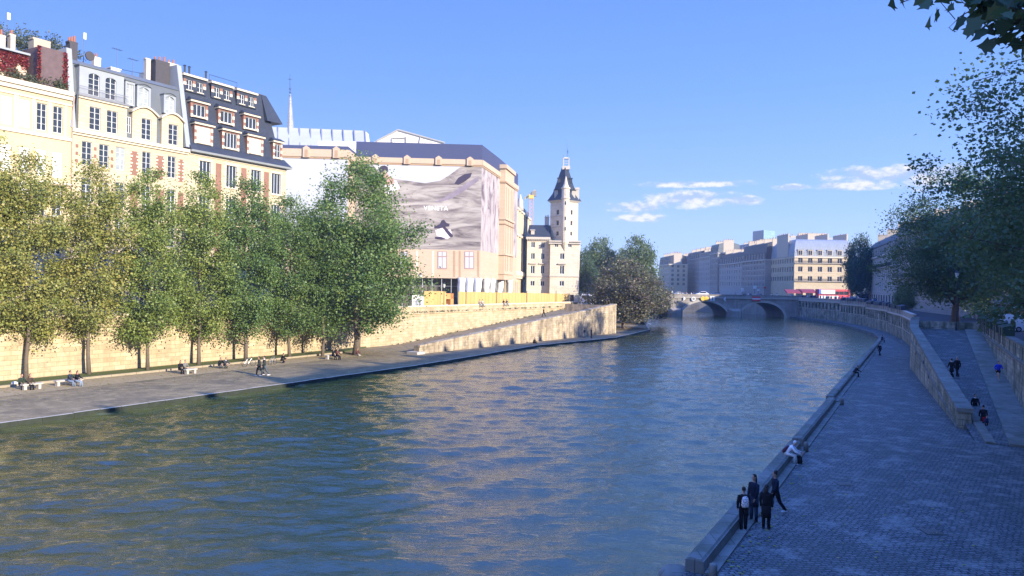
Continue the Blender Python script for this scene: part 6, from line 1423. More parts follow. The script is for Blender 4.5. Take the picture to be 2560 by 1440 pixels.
def riverblock(px0, Y0, Y1, ycor, yroof, nf, nc, wallm, roofm, lab, D=12, seed=0, name='apartment_building', z0=6.0, ww=1.5, side=None, **kw):
    """river facing block: near corner seen at px0, Y0, running away to Y1"""
    X_ = at(px0, 712, Y0).x; zc = zat(px0, ycor, Y0); h = (zc - z0 - 4.5) / nf
    rows = [(z0 + 4.5 + h * k + .5, z0 + 4.5 + h * k + h * .84) for k in range(nf)]
    return city_block(name, lab, (X_ + kw.pop('dx', 0), Y1), (0, -1), Y1 - Y0, D, z0, zc, rows, nc, ww, zat(px0, yroof, Y0) - zc, wallm, roofm, 'buildings along the far right quay', side=side, seed=seed, **kw)
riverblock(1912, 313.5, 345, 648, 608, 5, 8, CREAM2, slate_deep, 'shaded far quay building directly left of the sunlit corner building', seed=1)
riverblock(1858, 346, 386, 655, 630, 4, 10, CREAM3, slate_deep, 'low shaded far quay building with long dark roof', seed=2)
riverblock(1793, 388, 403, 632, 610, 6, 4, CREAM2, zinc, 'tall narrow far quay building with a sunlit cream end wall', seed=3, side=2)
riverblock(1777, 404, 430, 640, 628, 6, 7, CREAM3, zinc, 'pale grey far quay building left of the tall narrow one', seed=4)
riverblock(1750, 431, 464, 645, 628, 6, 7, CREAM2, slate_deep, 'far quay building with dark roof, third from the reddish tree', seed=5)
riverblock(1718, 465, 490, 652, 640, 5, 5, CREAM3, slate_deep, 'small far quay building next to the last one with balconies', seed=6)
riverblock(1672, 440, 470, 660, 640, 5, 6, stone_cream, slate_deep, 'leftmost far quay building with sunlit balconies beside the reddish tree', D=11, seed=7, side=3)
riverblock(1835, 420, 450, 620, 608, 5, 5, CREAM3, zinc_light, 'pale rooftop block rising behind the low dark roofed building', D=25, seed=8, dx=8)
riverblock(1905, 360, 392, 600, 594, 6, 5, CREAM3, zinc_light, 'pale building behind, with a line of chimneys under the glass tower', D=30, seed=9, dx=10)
gt = empty('office_tower', XYp(1907, 900), 'distant blue glass office tower above the rooftops', 'tower'); a, b, c_ = XYp(1880, 925), XYp(1907, 900), XYp(1936, 918); zt = zat(1907, 575, 900)
m = MB(); m.frustum([V3(a, 10), V3(b, 10), V3(b + Vector((20, 40, 0)), 10)], [V3(a, zt), V3(b, zt), V3(b + Vector((20, 40, 0)), zt)]); m.build('dark_glass_side', glass_tower, gt); m = MB(); m.frustum([V3(b + Vector((.1, 0, 0)), 10), V3(c_, 10), V3(c_ + Vector((10, 40, 0)), 10)], [V3(b + Vector((.1, 0, 0)), zt), V3(c_, zt), V3(c_ + Vector((10, 40, 0)), zt)]); m.build('pale_glass_side', glass_pale, gt)
def quayblock(far, near, zc, roofh, rows, nc, wallm, roofm, lab, seed, **kw):
    d_ = Vector((near[0] - far[0], near[1] - far[1], 0)); L_ = d_.length; d_ /= L_; return city_block(kw.pop('name', 'apartment_building'), lab, far, (d_.x, d_.y), L_, kw.pop('D', 14), 5.0, zc, rows, nc, 1.2, roofh, wallm, roofm, 'buildings along the right bank street', seed=seed, **kw)
R5 = [(9.6, 11.9), (13.0, 15.2), (16.3, 18.3)]
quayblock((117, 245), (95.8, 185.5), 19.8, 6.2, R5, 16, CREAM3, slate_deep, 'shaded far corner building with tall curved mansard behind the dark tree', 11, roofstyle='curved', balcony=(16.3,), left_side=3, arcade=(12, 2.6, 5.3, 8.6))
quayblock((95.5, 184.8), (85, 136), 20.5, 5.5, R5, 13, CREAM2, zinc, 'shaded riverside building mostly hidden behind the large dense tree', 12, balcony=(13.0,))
sb = quayblock((84.8, 135.3), (75, 101), 20.5, 5.0, R5, 9, CREAM2, zinc, 'riverside building covered with scaffolding and netting near the right edge', 13)
d_ = (Vector((75, 101, 0)) - Vector((84.8, 135.3, 0))).normalized(); n_ = Vector((d_.y, -d_.x, 0)); m = MB(); f0 = Vector((84.8, 135.3, 0)) + d_ * 6
for k in range(9):
    for o_ in (.4, 1.6):
        q = f0 + d_ * (k * 2.4) + n_ * o_; m.tube([(q.x, q.y, 5), (q.x, q.y, 22)], .06, 4)
for z in np.arange(7.5, 22, 2.2):
    m.tube([V3(f0 + n_ * 1.6, z), V3(f0 + d_ * 19.2 + n_ * 1.6, z)], .05, 4); m.obox(V3(f0 + n_ * .45, z), d_ * 19.2, n_ * 1.1, (0, 0, .06))
m.build('scaffold', plain('scaffold_grey', (.42, .44, .46), .5, .5, .4), sb)
m = MB(); m.obox(V3(f0 + n_ * 1.7 + d_ * 7, 8.0), d_ * 9, n_ * .03, (0, 0, 13.5)); m.build('netting', plain('netting', (.20, .22, .27), .9, var=.35, scale=2), sb)
for i, (s1, s0, zc) in enumerate(((88, 62, 21.5), (61.8, 36, 22), (35.8, 10, 21.3), (9.8, -16, 19.2), (-16.2, -42, 16.6), (-42.2, -70, 17))):  # unseen row carried on behind the viewpoint, heights set for the shade it casts
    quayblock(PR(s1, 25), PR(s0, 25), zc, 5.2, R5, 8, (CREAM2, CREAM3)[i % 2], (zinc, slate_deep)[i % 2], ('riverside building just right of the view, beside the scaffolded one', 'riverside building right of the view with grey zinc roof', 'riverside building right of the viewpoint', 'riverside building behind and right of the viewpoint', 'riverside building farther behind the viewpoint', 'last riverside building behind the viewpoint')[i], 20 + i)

# ================================================================== STREET OBJECTS
# hoarding on the left street
hd = empty('hoarding', PL(150, -3.2, SL), 'long yellow wooden hoarding standing along the parapet below the wrapped building', 'hoarding'); m = MB()
def onT(px, t, z):      # point on line t = const of the left bank frame seen at column px
    a = at(px, 740, 1.0); ax, ay = a.x, a.y; num = t + W0[0] * nL[0] + W0[1] * nL[1]; k = num / (ax * nL[0] + ay * nL[1]); return Vector((ax * k, ay * k, z))
TH_ = -2.2; a, b = onT(1060, TH_, SL), onT(1424, TH_, SL); Lh = (b - a).length; dh = (b - a) / Lh; nb = int(Lh / 1.25); zt0_, zt1_ = zat(1136, 728, onT(1136, TH_, 0).y), zat(1424, 735, b.y)
gapA, gapB = onT(1080, TH_, 0), onT(1134, TH_, 0)
for k in range(nb):
    q = a + dh * (Lh * k / nb); w_ = Lh / nb - .03; z_ = lerp(zt0_, zt1_, k / nb) + (k * 13 % 5) * .015
    if (gapA - a).length - .3 < (q - a).length < (gapB - a).length: continue
    m.obox(V3(q, SL), dh * w_, Vector((nL[0], nL[1], 0)) * .06, (0, 0, z_ - SL))
m.build('boards', yellow_board, hd); m = MB()
m.obox(V3(b + dh * .2, SL), dh * 2.0, Vector((nL[0], nL[1], 0)) * .06, (0, 0, 2.6)); m.build('end_panel', plain('rusty_brown', (.22, .10, .05), .8, var=.4, scale=2), hd)
for px in (1165, 1242, 1317, 1390):
    q = onT(px, TH_ + .1, SL); m = MB(); m.tube([(q.x, q.y, SL), (q.x, q.y, zat(px, 727, q.y))], .07, 6); m.build('post', plain('post_brown', (.07, .03, .03), .7), hd)
kk = empty('site_kiosk', onT(1105, TH_, SL), 'orange timber kiosk with dark opening at the left end of the yellow hoarding', 'kiosk'); g0, g1 = gapA, gapB; Lk = (g1 - g0).length; m = MB()
nv = Vector((nL[0], nL[1], 0)); m.obox(V3(g0, SL), dh * Lk, nv * -2.2, (0, 0, .8)); m.obox(V3(g0, SL + 2.0), dh * Lk, nv * -2.2, (0, 0, 1.0)); m.obox(V3(g0, SL), dh * .5, nv * -2.2, (0, 0, 3.0)); m.obox(V3(g0 + dh * (Lk - .9), SL), dh * .9, nv * -2.2, (0, 0, 3.0)); m.build('body', orange_board, kk)
m = MB(); m.obox(V3(g0 - nv * 1.6, SL), dh * Lk, nv * .05, (0, 0, 3.0)); m.build('back_panel', chim_dark, kk); m = MB()
for k in range(5): m.obox(V3(g0 + dh * (.9 + k * .9) - nv * .6, SL + .8), dh * .6, nv * .3, (0, 0, .25 + .1 * (k % 3)))
m.build('shelf_goods', plain('goods', (.3, .32, .3), .8, var=.6, scale=3), kk)
q0, q1 = onT(1030, TH_, SL), onT(1059, TH_, SL); m = MB(); m.obox(V3(q0, SL + .3), (q1 - q0), nv * .08, (0, 0, 2.5)); m.mat(1)
for (u, v_, w_, h_) in ((.15, .9, .35, .9), (.45, .7, .3, 1.3), (.25, 1.6, .5, .35)): m.obox(V3(q0.lerp(q1, u) + nv * .08, SL + v_), (q1 - q0) * w_, nv * .02, (0, 0, h_))
tag(m.build('poster', [blind_white, plain('poster_grey', (.35, .37, .38), .8)], None, loc=tuple(q0)), 'white poster panel with grey picture left of the orange kiosk', 'poster')
def lamp_post(p, h, lab, name='street_lamp', grp=None):
    r_ = empty(name, p, lab, 'street lamp', grp); m = MB(); m.tube([(p[0], p[1], p[2]), (p[0], p[1], p[2] + .8), (p[0], p[1], p[2] + .85), (p[0], p[1], p[2] + h)], [.14, .12, .07, .05], 8); m.build('post', iron, r_)
    m = MB(); m.tube([(p[0], p[1], p[2] + h), (p[0], p[1], p[2] + h + .15), (p[0], p[1], p[2] + h + .65)], [.1, .16, .26], 6); m.build('lantern', plain('lantern_glass', (.55, .55, .5), .3), r_); m = MB(); m.tube([(p[0], p[1], p[2] + h + .65), (p[0], p[1], p[2] + h + .95)], [.3, .05], 6); m.build('cap', iron, r_); return r_
q = onT(1050, -1.2, SL); lamp_post(q, 5.5, 'slim street lamp before the poster panel on the left street')
q = onT(1110, -1.2, SL); lamp_post(q, 4.0, 'white poled lamp standing before the orange kiosk')
q = XYp(2392, 92); lamp_post((q.x, q.y, 5.0), 6.5, 'dark street lamp before the trunk of the large dense tree')

def vehicle(name, lab, cat, pos, yaw, L, W, H, bodym, van=False, bus=False, grp=None, extra=None):
    r_ = empty(name, pos, lab, cat, grp, yaw); ORG[r_.name] = (0, 0, 0); m = MB(); wr = .32 if not bus else .48; g0 = .18 if not bus else .3; ns = 5
    if van: prof = [(-L / 2, g0), (-L / 2, H * .55), (-L / 2 + .25, H * .97), (-L / 2 + .5, H), (L * .18, H), (L * .33, H * .62), (L * .48, H * .48), (L / 2, g0 + .2), (L / 2, g0)]
    elif bus: prof = [(-L / 2, g0), (-L / 2, H - .1), (-L / 2 + .1, H), (L / 2 - .3, H), (L / 2, H - .4), (L / 2, g0)]
    else: prof = [(-L / 2, g0 + .1), (-L / 2 + .03, H * .62), (-L * .40, H * .68), (-L * .27, H * .98), (-L * .05, H), (L * .10, H * .96), (L * .26, H * .66), (L * .46, H * .55), (L / 2, H * .38), (L / 2, g0)]
    n = len(prof); tum = .0 if bus else .12
    def sidepts(s): return [(x, s * (W / 2 - (tum if z > H * .7 else .0)), z) for x, z in prof]
    a, b = sidepts(1), sidepts(-1); m.mesh_(a + b, [tuple(range(n)), tuple(range(n, 2 * n))[::-1]] + [(i, n + i, n + (i + 1) % n, (i + 1) % n) for i in range(n)]); m.build('body', bodym, r_)
    g_ = MB()
    if bus:
        for s in (1, -1):
            for k in range(6): x0 = -L / 2 + .5 + k * (L - 1) / 6; g_.obox((x0, s * (W / 2 - .02), H * .48), ((L - 1) / 6 - .12, 0, 0), (0, s * .04, 0), (0, 0, H * .32))
        g_.obox((L / 2 - .02, -W / 2 + .15, H * .4), (.04, 0, 0), (0, W - .3, 0), (0, 0, H * .42))
    else:
        for s in (1, -1):
            xs0, xs1 = ((-L * .30, L * .16) if not van else (L * .0, L * .22)); y_ = s * (W / 2 - tum * .55); z0_, z1_ = H * (.66 if not van else .6), H * .93
            g_.frustum([(xs0 - .12, y_ - .03 * s, z0_), (xs1 + .22, y_ - .03 * s, z0_), (xs1 + .22, y_ + .05 * s, z0_), (xs0 - .12, y_ + .05 * s, z0_)], [(xs0 + .05, y_ - .08 * s, z1_), (xs1 - .12, y_ - .08 * s, z1_), (xs1 - .12, y_ + .0 * s, z1_), (xs0 + .05, y_ + .0 * s, z1_)])
        if van: g_.obox((-L / 2 - .02, -W * .36, H * .56), (.05, 0, 0), (0, W * .72, 0), (0, 0, H * .32)); g_.face([(L * .20, -W * .4, H * .97), (L * .20, W * .4, H * .97), (L * .345, W * .42, H * .64), (L * .345, -W * .42, H * .64)][::-1])
        else: g_.face([(L * .105, -W * .38, H * .965), (L * .105, W * .38, H * .965), (L * .262, W * .42, H * .68), (L * .262, -W * .42, H * .68)][::-1]); g_.face([(-L * .282, -W * .38, H * .965), (-L * .282, W * .38, H * .965), (-L * .408, W * .42, H * .69), (-L * .408, -W * .42, H * .69)])
    g_.build('window', glass_far, r_)
    for x in ((-L * .31, L * .32) if not bus else (-L * .28, L * .33)):
        for s in (1, -1):
            w_ = MB(); y = s * W / 2; w_.tube([(x, y - s * .2, wr), (x, y + s * .02, wr)], wr, 14); wh = w_.build('wheel', rubber, r_); w_ = MB(); w_.tube([(x, y + s * .02, wr), (x, y + s * .035, wr)], wr * .6, 10); w_.build('rim', car_silver, wh)
    for s in (1, -1):
        m = MB(); m.obox((L / 2 - .05, s * W * .36 - .15, H * .36), (.07, 0, 0), (0, .3, 0), (0, 0, .14)); m.build('headlight', white_paint, r_); m = MB(); m.obox((-L / 2 - .03, s * W * .40 - .08, H * .45), (.05, 0, 0), (0, .16, 0), (0, 0, .25)); m.build('tail_light', bus_red, r_)
    if extra: extra(r_, L, W, H)
    return r_
q = onT(1471, 1.0, SL); qv = XYp(1471, 186); vehicle('van', 'white high backed van seen from behind at the top of the left ramp', 'van', (qv.x, qv.y, SL), rad(66), 5.2, 2.1, 2.75, car_white, van=True)
qv = XYp(1490, 192); vehicle('parked_car', 'pale silver car parked just right of the white van', 'car', (qv.x, qv.y, SL), rad(50), 4.3, 1.8, 1.5, car_silver, grp='cars on the left street')
qv = XYp(1512, 188); vehicle('parked_car', 'dark car parked under the trees right of the silver car', 'car', (qv.x, qv.y, SL), rad(45), 4.3, 1.8, 1.45, car_dark, grp='cars on the left street')
qv = XYp(2505, 92); vehicle('van', 'white van on the right bank street above the book stalls', 'van', (qv.x, qv.y, 5.0), rad(165), 5.0, 2.0, 2.1, car_white, van=True)
for i, (px, Y_, bm, lab) in enumerate(((1755, 258, car_white, 'white car crossing the bridge above the left arch'), (1793, 264, car_silver, 'low silver car on the bridge right of the white one'), (1700, 262, car_silver, 'silver car at the left end of the bridge'))):
    qv = XYp(px, Y_); vehicle('car', lab, 'car', (qv.x, qv.y, 6.62), rad((180, 0, 0)[i]), 4.6, 1.85, 1.75 + (i == 0) * .2, bm, grp='cars on the bridge')
def busx(r_, L, W, H):
    for s in (1, -1):
        m = MB(); m.obox((-L * .49, s * (W / 2 + .0), H * .12), (L * .62, 0, 0), (0, s * .03, 0), (0, 0, H * .26)); m.obox((-L * .42, s * (W / 2), H * .55), (L * .44, 0, 0), (0, s * .05, 0), (0, 0, H * .40)); m.build('white_panel', white_paint, r_)
        m = MB(); m.obox((-L * .49, s * (W / 2 + .0), H * .56), (L * .06, 0, 0), (0, s * .055, 0), (0, 0, H * .42)); m.build('blue_panel', bus_blue, r_)
qv = XYp(2082, 262); vehicle('tour_bus', 'red and white open top sightseeing bus before the far arcades', 'bus', (qv.x, qv.y, 6.3), rad(4), 11.5, 2.5, 3.7, bus_red, bus=True, extra=busx)
for i, (px, Y_, bm) in enumerate(((2010, 262, car_dark), (2030, 255, car_dark), (2136, 246, car_silver), (2160, 236, car_dark), (2190, 218, car_dark))):
    qv = XYp(px, Y_); vehicle('parked_car', ('dark car at the bridgehead left of the sightseeing bus', 'second dark car in front of the café awnings', 'silver car right of the sightseeing bus', 'dark car before the far corner building', 'dark car nearest on the far quay street')[i], 'car', (qv.x, qv.y, zstreet_r(Y_)), rad(15 + i * 12), 4.3, 1.8, 1.5, bm, grp='cars on the far quay street')
# cafe awnings, bins and signs of the far square
for i, (px0, px1, y, mm, lab) in enumerate(((1968, 2003, 727, awning_red, 'pink red café parasol and awning at the foot of the sunlit building'), (2006, 2042, 726, awning_red, 'long red café awning under the sunlit arcades'), (2150, 2190, 738, awning_blue, 'striped blue awning of the far corner café'))):
    a, b = at(px0, y, 268 if i < 2 else 236), at(px1, y, 268 if i < 2 else 236); m = MB(); m.frustum([(a.x, a.y, a.z - .9), (b.x, a.y, a.z - .9), (b.x, a.y + 3, a.z + .1), (a.x, a.y + 3, a.z + .1)], [(a.x, a.y, a.z - .5), (b.x, a.y, a.z - .5), (b.x, a.y + 3, a.z + .5), (a.x, a.y + 3, a.z + .5)])
    for x in (a.x + .1, b.x - .1): m.tube([(x, a.y + .1, 6.2), (x, a.y + .1, a.z - .8)], .06, 5)
    tag(m.build('awning', mm, None, loc=(a.x, a.y, 6.3)), lab, 'awning')
def road_sign(px, py, Y_, w, h, zb, lab, mat=None):
    p = at(px, py, Y_); r_ = empty('road_sign', (p.x, p.y, zb), lab, 'sign', 'signs at the bridgehead'); m = MB(); m.tube([(p.x, p.y + .08, zb), (p.x, p.y + .08, p.z)], .06, 5); m.build('post', iron, r_); m = MB(); m.box(p.x - w / 2, p.x + w / 2, p.y - .03, p.y + .03, p.z - h / 2, p.z + h / 2); m.build('plate', mat or blind_white, r_)
road_sign(1856, 725, 262, 1.1, 1.2, 6.5, 'square white sign above the middle of the bridge'); road_sign(1887, 718, 266, 1.2, 1.1, 6.5, 'highest white sign over the bridge, right of the square one')
road_sign(1896, 725, 262, .7, .7, 6.5, 'small white sign next to the highest one'); road_sign(1912, 719, 264, .8, .5, 6.5, 'small red sign over the right arch of the bridge', sign_red)
road_sign(1680, 730, 262, .6, .6, 6.5, 'round white sign at the left end of the bridge')
# bookstall boxes
def stall(p, d_, lab, grp, L=2.0, mat=None):
    n_ = Vector((d_.y, -d_.x, 0)); r_ = empty('book_stall', p, lab, 'book stall', grp); m = MB(); m.obox(p - n_ * .6, d_ * L, n_ * .85, (0, 0, .62)); m.build('box', mat or green_box, r_)
    m = MB(); q = p + Vector((0, 0, .63)); m.frustum([q - n_ * .65, q - n_ * .65 + d_ * L, q + d_ * L + n_ * .3, q + n_ * .3], [q - n_ * .65 + Vector((0, 0, .34)), q - n_ * .65 + d_ * L + Vector((0, 0, .34)), q + d_ * L + n_ * .3 + Vector((0, 0, .10)), q + n_ * .3 + Vector((0, 0, .10))]); m.build('lid', mat or green_box, r_)
    m = MB()
    for u in (.02, L - .07): m.obox(p - n_ * -.26 + d_ * u + Vector((0, 0, -.75)), d_ * .05, n_ * .04, (0, 0, 1.4))
    m.build('bracket', iron, r_)
dd_ = Vector((-dR[0], -dR[1], 0))
for i, s_ in enumerate((83, 80.6, 78.2, 73.6, 70.8, 68.4, 64, 61.6, 57.5, 55.2)):
    q = PR(s_, 13.0, 6.06); stall(q, dd_, ('farthest green book stall on the right parapet', 'second green book stall from the far end of the right parapet', 'third green book stall from the far end of the right parapet', 'green book stall left of the white van, after the first gap', 'green book stall directly below the front of the white van', 'green book stall below the rear of the white van', 'green book stall near the right edge, after the dark gap', 'next to last visible green book stall at the right edge', 'green book stall cut by the right edge of the view', 'green book stall just outside the right edge')[i], 'green book stalls on the right parapet', 2.1)
k_ = 0
for i in range(2, len(far_wall) - 2):
    b, a = far_wall[i], far_wall[i + 1]; d_ = (b - a); L_ = d_.length; d_ /= L_; zt = min(zstreet_r(a.y), zstreet_r(b.y)) - .05 + 1.2; u = 1.0
    while u < L_ - 2.5 and k_ < 24:
        stall(V3(a + d_ * u, zt), d_, 'dark book stall box on the parapet of the far curving quay wall', 'book stalls on the far quay wall', 2.2, lead_dark); u += 2.5 if k_ % 3 else 5.5; k_ += 1

# ================================================================== PEOPLE
def P_(px, py, z): p = ground(px, py, z); return (p.x, p.y, z)
def face_to(px): return 0
NAVY = (.012, .018, .035); BLK = (.012, .012, .014); JEAN = (.06, .09, .15)
G4 = 'group of four people by the kerb wall'
pat = None
m_, nt, out = newmat('leopard_pack'); t = N(nt, 'ShaderNodeTexCoord'); vz = N(nt, 'ShaderNodeTexVoronoi', ins={'Scale': 24.0}); LK(nt, t.outputs['Object'], vz.inputs['Vector'])
princ(nt, out, ramp(nt, vz.outputs['Distance'], [(.32, (.02, .02, .025)), (.42, (.75, .68, .66))]), .8)
f = person(P_(1858, 1327, ZR), rad(180), 'person in black seen from behind with a white spotted backpack, leftmost of the four', 'stand', BLK, BLK, 'short', shoes=(.5, .5, .52), h=1.66, group=G4, arms=(8, 4)); backpack(f, BLK, m_)
person(P_(1884, 1303, ZR), rad(-62), 'tall person with dark curly hair in a long navy jacket behind the backpack wearer', 'stand', NAVY, (.03, .05, .09), 'long', coat=.30, h=1.84, group=G4, arms=(4, 12))
person(P_(1915, 1322, ZR), rad(150), 'person in a long dark coat and dark tights facing away, front right of the four', 'stand', BLK, BLK, 'long', coat=.42, h=1.68, group=G4)
person(P_(1938, 1283, ZR), rad(-80), 'person in dark clothes with light shoes gazing over the river, rightmost of the four', 'walk', NAVY, BLK, 'bun', shoes=(.6, .6, .6), h=1.76, group=G4, look=-15)
p = ground(1972, 1158, ZR); ps = PR(sR(p), .42, ZR)
f = person((ps.x, ps.y, ZR), rad(64), 'person in white hoodie and pale trousers bent forward on the kerb wall', 'sit', (.72, .72, .74), (.66, .64, .60), 'short', shoes=(.75, .75, .75), h=1.8, lean=38, hood=(.70, .70, .72)); backpack(f, (.10, .03, .05))
m = MB(); q = P_(1996, 1158, ZR); m.tube([(q[0], q[1], ZR), (q[0], q[1], ZR + .08), (q[0], q[1], ZR + .33), (q[0], q[1], ZR + .42)], [(.2, .14), (.22, .15), (.18, .11), (.08, .05)], 8); tag(m.build('bag', cloth(BLK), None, True, loc=q), 'black bag standing on the cobbles by the white hooded person', 'bag')
person(P_(2199, 889, ZR), rad(185), 'lone walker in dark clothes beside the far kerb wall', 'walk', NAVY, BLK, 'short', coat=.25, h=1.76)
p = ground(2147, 942, ZR); ps = PR(sR(p), .35, ZR); person((ps.x, ps.y, ZR), rad(70), 'dark clad person hunched on the end of the fourth kerb block', 'sit', BLK, BLK, 'short', lean=35)
p = ground(2214, 856, ZR); ps = PR(sR(p), .4, ZR); person((ps.x, ps.y, ZR), rad(75), 'person sitting on the far end of the kerb wall near the bend', 'sit', NAVY, BLK, 'short')
q = P_(2273, 853, ZR); person(q, rad(-70), 'person sitting forward on the stone bench under the right ramp wall', 'sit', BLK, BLK, 'short', lean=30)
m = MB(); b0 = Vector(q) + Vector((.35, -.9, 0)); m.obox(b0, (.5, 0, 0), (0, 1.8, 0), (0, 0, .42)); m.obox(b0 + Vector((-.04, -.05, .42)), (.58, 0, 0), (0, 1.9, 0), (0, 0, .09)); tag(m.build('stone_bench', coping_stone, None, loc=q), 'stone bench against the far foot of the right ramp wall', 'bench')
def onramp(px, py):
    z = 2.5
    for _ in range(12): p = ground(px, py, z); z = zramp(min(85, sR(p)))
    t_ = min(tR(p), 12.3); q = PR(sR(p), t_); return (q.x, q.y, z + (.12 if t_ > 11.3 else 0))
person(onramp(2380, 866), rad(182), 'person with pale scarf and dark coat, left one of the couple climbing the right ramp', 'walk', BLK, BLK, 'short', coat=.35, h=1.66, scarf=(.5, .5, .5), group='couple on the right ramp')
person(onramp(2394, 866), rad(178), 'taller grey haired person in dark jacket, right one of the couple on the ramp', 'walk', BLK, BLK, 'short', h=1.8, group='couple on the right ramp', haircol=plain('hair_grey', (.3, .28, .26), .7))
person(onramp(2529, 957), rad(-8), 'runner in a bright blue shirt and dark shorts beside the right street wall', 'run', (.02, .04, .55), BLK, 'short', shoes=(.3, .3, .35), h=1.74, legs_bare=True)
person(P_(2437, 1042, ZR), rad(-10), 'person in dark coat with white scarf beside the near end of the ramp wall', 'walk', BLK, BLK, 'long', coat=.3, h=1.72, scarf=(.75, .75, .78), group='small group at the end of the ramp wall')
person(P_(2458, 1072, ZR), rad(160), 'person in dark jacket and short red skirt with hair in a bun', 'walk', (.02, .015, .02), BLK, 'bun', h=1.62, skirt=(.35, .02, .03), group='small group at the end of the ramp wall')
person(P_(2466, 1078, ZR), rad(20), 'small child in dark blue clothes beside the person in the red skirt', 'stand', (.02, .04, .12), NAVY, 'short', h=1.05, group='small group at the end of the ramp wall')
# left quay
def bench(px, py, lab, L=1.7):
    q = ground(px, py, ZL); r_ = empty('stone_bench', (q.x, q.y, ZL), lab, 'bench', 'stone benches on the left quay'); m = MB(); a = q - Vector((dL[0], dL[1], 0)) * L / 2; m.obox(V3(a, ZL + .40), Vector((dL[0], dL[1], 0)) * L, nv * .5, (0, 0, .12)); m.build('seat', stone_grey_trim, r_)
    for u in (.12, L - .34): m = MB(); m.obox(V3(a + Vector((dL[0], dL[1], 0)) * u + nv * .05, ZL), Vector((dL[0], dL[1], 0)) * .22, nv * .4, (0, 0, .41)); m.build('leg', stone_grey_trim, r_)
    return q
yR = math.atan2(nL[1], nL[0]) + rad(90)    # facing the river
def seated(px, py, dz, lab, top, legs, hair='short', pose='sit', grp=None, **kw):
    q = ground(px, py, ZL); return person((q.x, q.y, ZL + dz), yR + kw.pop('yaw', 0), lab, pose, top, legs, hair, group=grp, h=kw.pop('h', 1.85), **kw)
bench(168, 962, 'stone bench with a seated pair near the left end of the quay', 2.4); bench(75, 973, 'low stone bench at the far left beside the dark seated pair', 1.6); bench(472, 934, 'stone bench right of the small seated pair', 1.3); bench(824, 897, 'stone bench with a seated pair under the wide tree', 1.8)
seated(172, 966, 0, 'person in navy jacket and jeans, left one on the stone bench', (.03, .04, .06), (.16, .20, .28), grp='pair on the left stone bench', yaw=.5)
seated(190, 966, 0, 'person in dark coat and pink scarf, right one on the stone bench', BLK, (.2, .25, .32), 'long', grp='pair on the left stone bench', yaw=.5, scarf=(.45, .18, .16))
seated(52, 974, -.05, 'person in dark green jacket, left one of the far left pair', (.03, .045, .03), BLK, grp='far left seated pair'); seated(73, 974, -.05, 'person in brown coat with long hair, right one of the far left pair', (.06, .045, .03), BLK, 'long', grp='far left seated pair', haircol=HAIRB)
m = MB(); q = ground(36, 966, ZL); m.ball((q.x, q.y, ZL + .28), .3, .22, .16, 8, 6); tag(m.build('bag', white_cloth, None, True, loc=(q.x, q.y, ZL)), 'white bag lying beside the far left seated pair', 'bag')
seated(449, 935, 0, 'dark haired person, left one of the small pair before the fourth tree', BLK, BLK, 'long', grp='small seated pair', haircol=HAIRB); seated(461, 934, 0, 'person in grey top, right one of the small pair before the fourth tree', (.18, .17, .15), (.06, .06, .07), grp='small seated pair')
seated(548, 921, 0, 'person in black, left one of the squatting pair', BLK, (.08, .11, .15), pose='crouch', grp='squatting pair'); seated(561, 921, 0, 'person in dark grey with white collar, right one of the squatting pair', (.05, .05, .06), (.05, .08, .09), pose='crouch', grp='squatting pair', scarf=(.6, .6, .6))
q = ground(648, 939, ZL); person((q.x, q.y, ZL), rad(-60), 'walker with dark coat and long hair, left one of the two strollers by the water', 'walk', (.03, .035, .03), BLK, 'long', coat=.35, shoes=(.6, .6, .6), h=1.98, group='two strollers by the water')
q = ground(661, 940, ZL); person((q.x, q.y, ZL), rad(-60), 'taller walker with white collar, right one of the two strollers by the water', 'walk', (.035, .045, .04), (.08, .10, .11), 'short', coat=.25, shoes=(.7, .7, .7), scarf=(.7, .68, .66), h=2.05, group='two strollers by the water')
seated(832, 899, 0, 'person in black on the bench under the wide tree, left one', BLK, BLK, grp='pair under the wide tree'); seated(842, 899, 0, 'person in red brown jacket on the bench under the wide tree, right one', (.10, .04, .03), BLK, grp='pair under the wide tree')
seated(891, 889, 0, 'person in light trousers leaning on the trunk of the wide tree', (.10, .04, .03), (.35, .32, .28), pose='ground')
def bicycle(px, py, lab, yaw=0):
    q = ground(px, py, ZL); r_ = empty('bicycle', (q.x, q.y, ZL), lab, 'bicycle', 'bicycles on the left quay', yaw); ORG[r_.name] = (0, 0, 0)
    for x in (-.52, .52):
        m = MB(); m.tube([(x + .34 * math.cos(t), 0, .34 + .34 * math.sin(t)) for t in np.linspace(0, 2 * math.pi, 21)], .022, 5, cap=False); w_ = m.build('wheel', rubber, r_)
        m = MB()
        for a in range(6): m.tube([(x, 0, .34), (x + .33 * math.cos(a * 1.047), 0, .34 + .33 * math.sin(a * 1.047))], .005, 3)
        m.build('spokes', car_silver, w_)
    m = MB(); S_, H_, B_ = (-.22, 0, .86), (.36, 0, .88), (-.08, 0, .32)
    for a, b in ((S_, H_), (S_, B_), (H_, B_), (B_, (-.52, 0, .34)), ((-.20, 0, .80), (-.52, 0, .34)), (H_, (.52, 0, .34))): m.tube([a, b], .018, 5)
    m.build('frame', car_silver, r_); m = MB(); m.tube([(.36, 0, .88), (.34, 0, 1.02)], .016, 5); m.tube([(.34, -.27, 1.04), (.34, .27, 1.04)], .016, 5); m.build('handlebar', iron, r_); m = MB(); m.ball((-.25, 0, .95), .13, .07, .04, 8, 5); m.tube([(-.22, 0, .84), (-.25, 0, .94)], .015, 5); m.build('saddle', rubber, r_)
bicycle(622, 916, 'bicycle standing left of the two strollers', .9); bicycle(681, 912, 'bicycle standing right of the two strollers', 1.3)
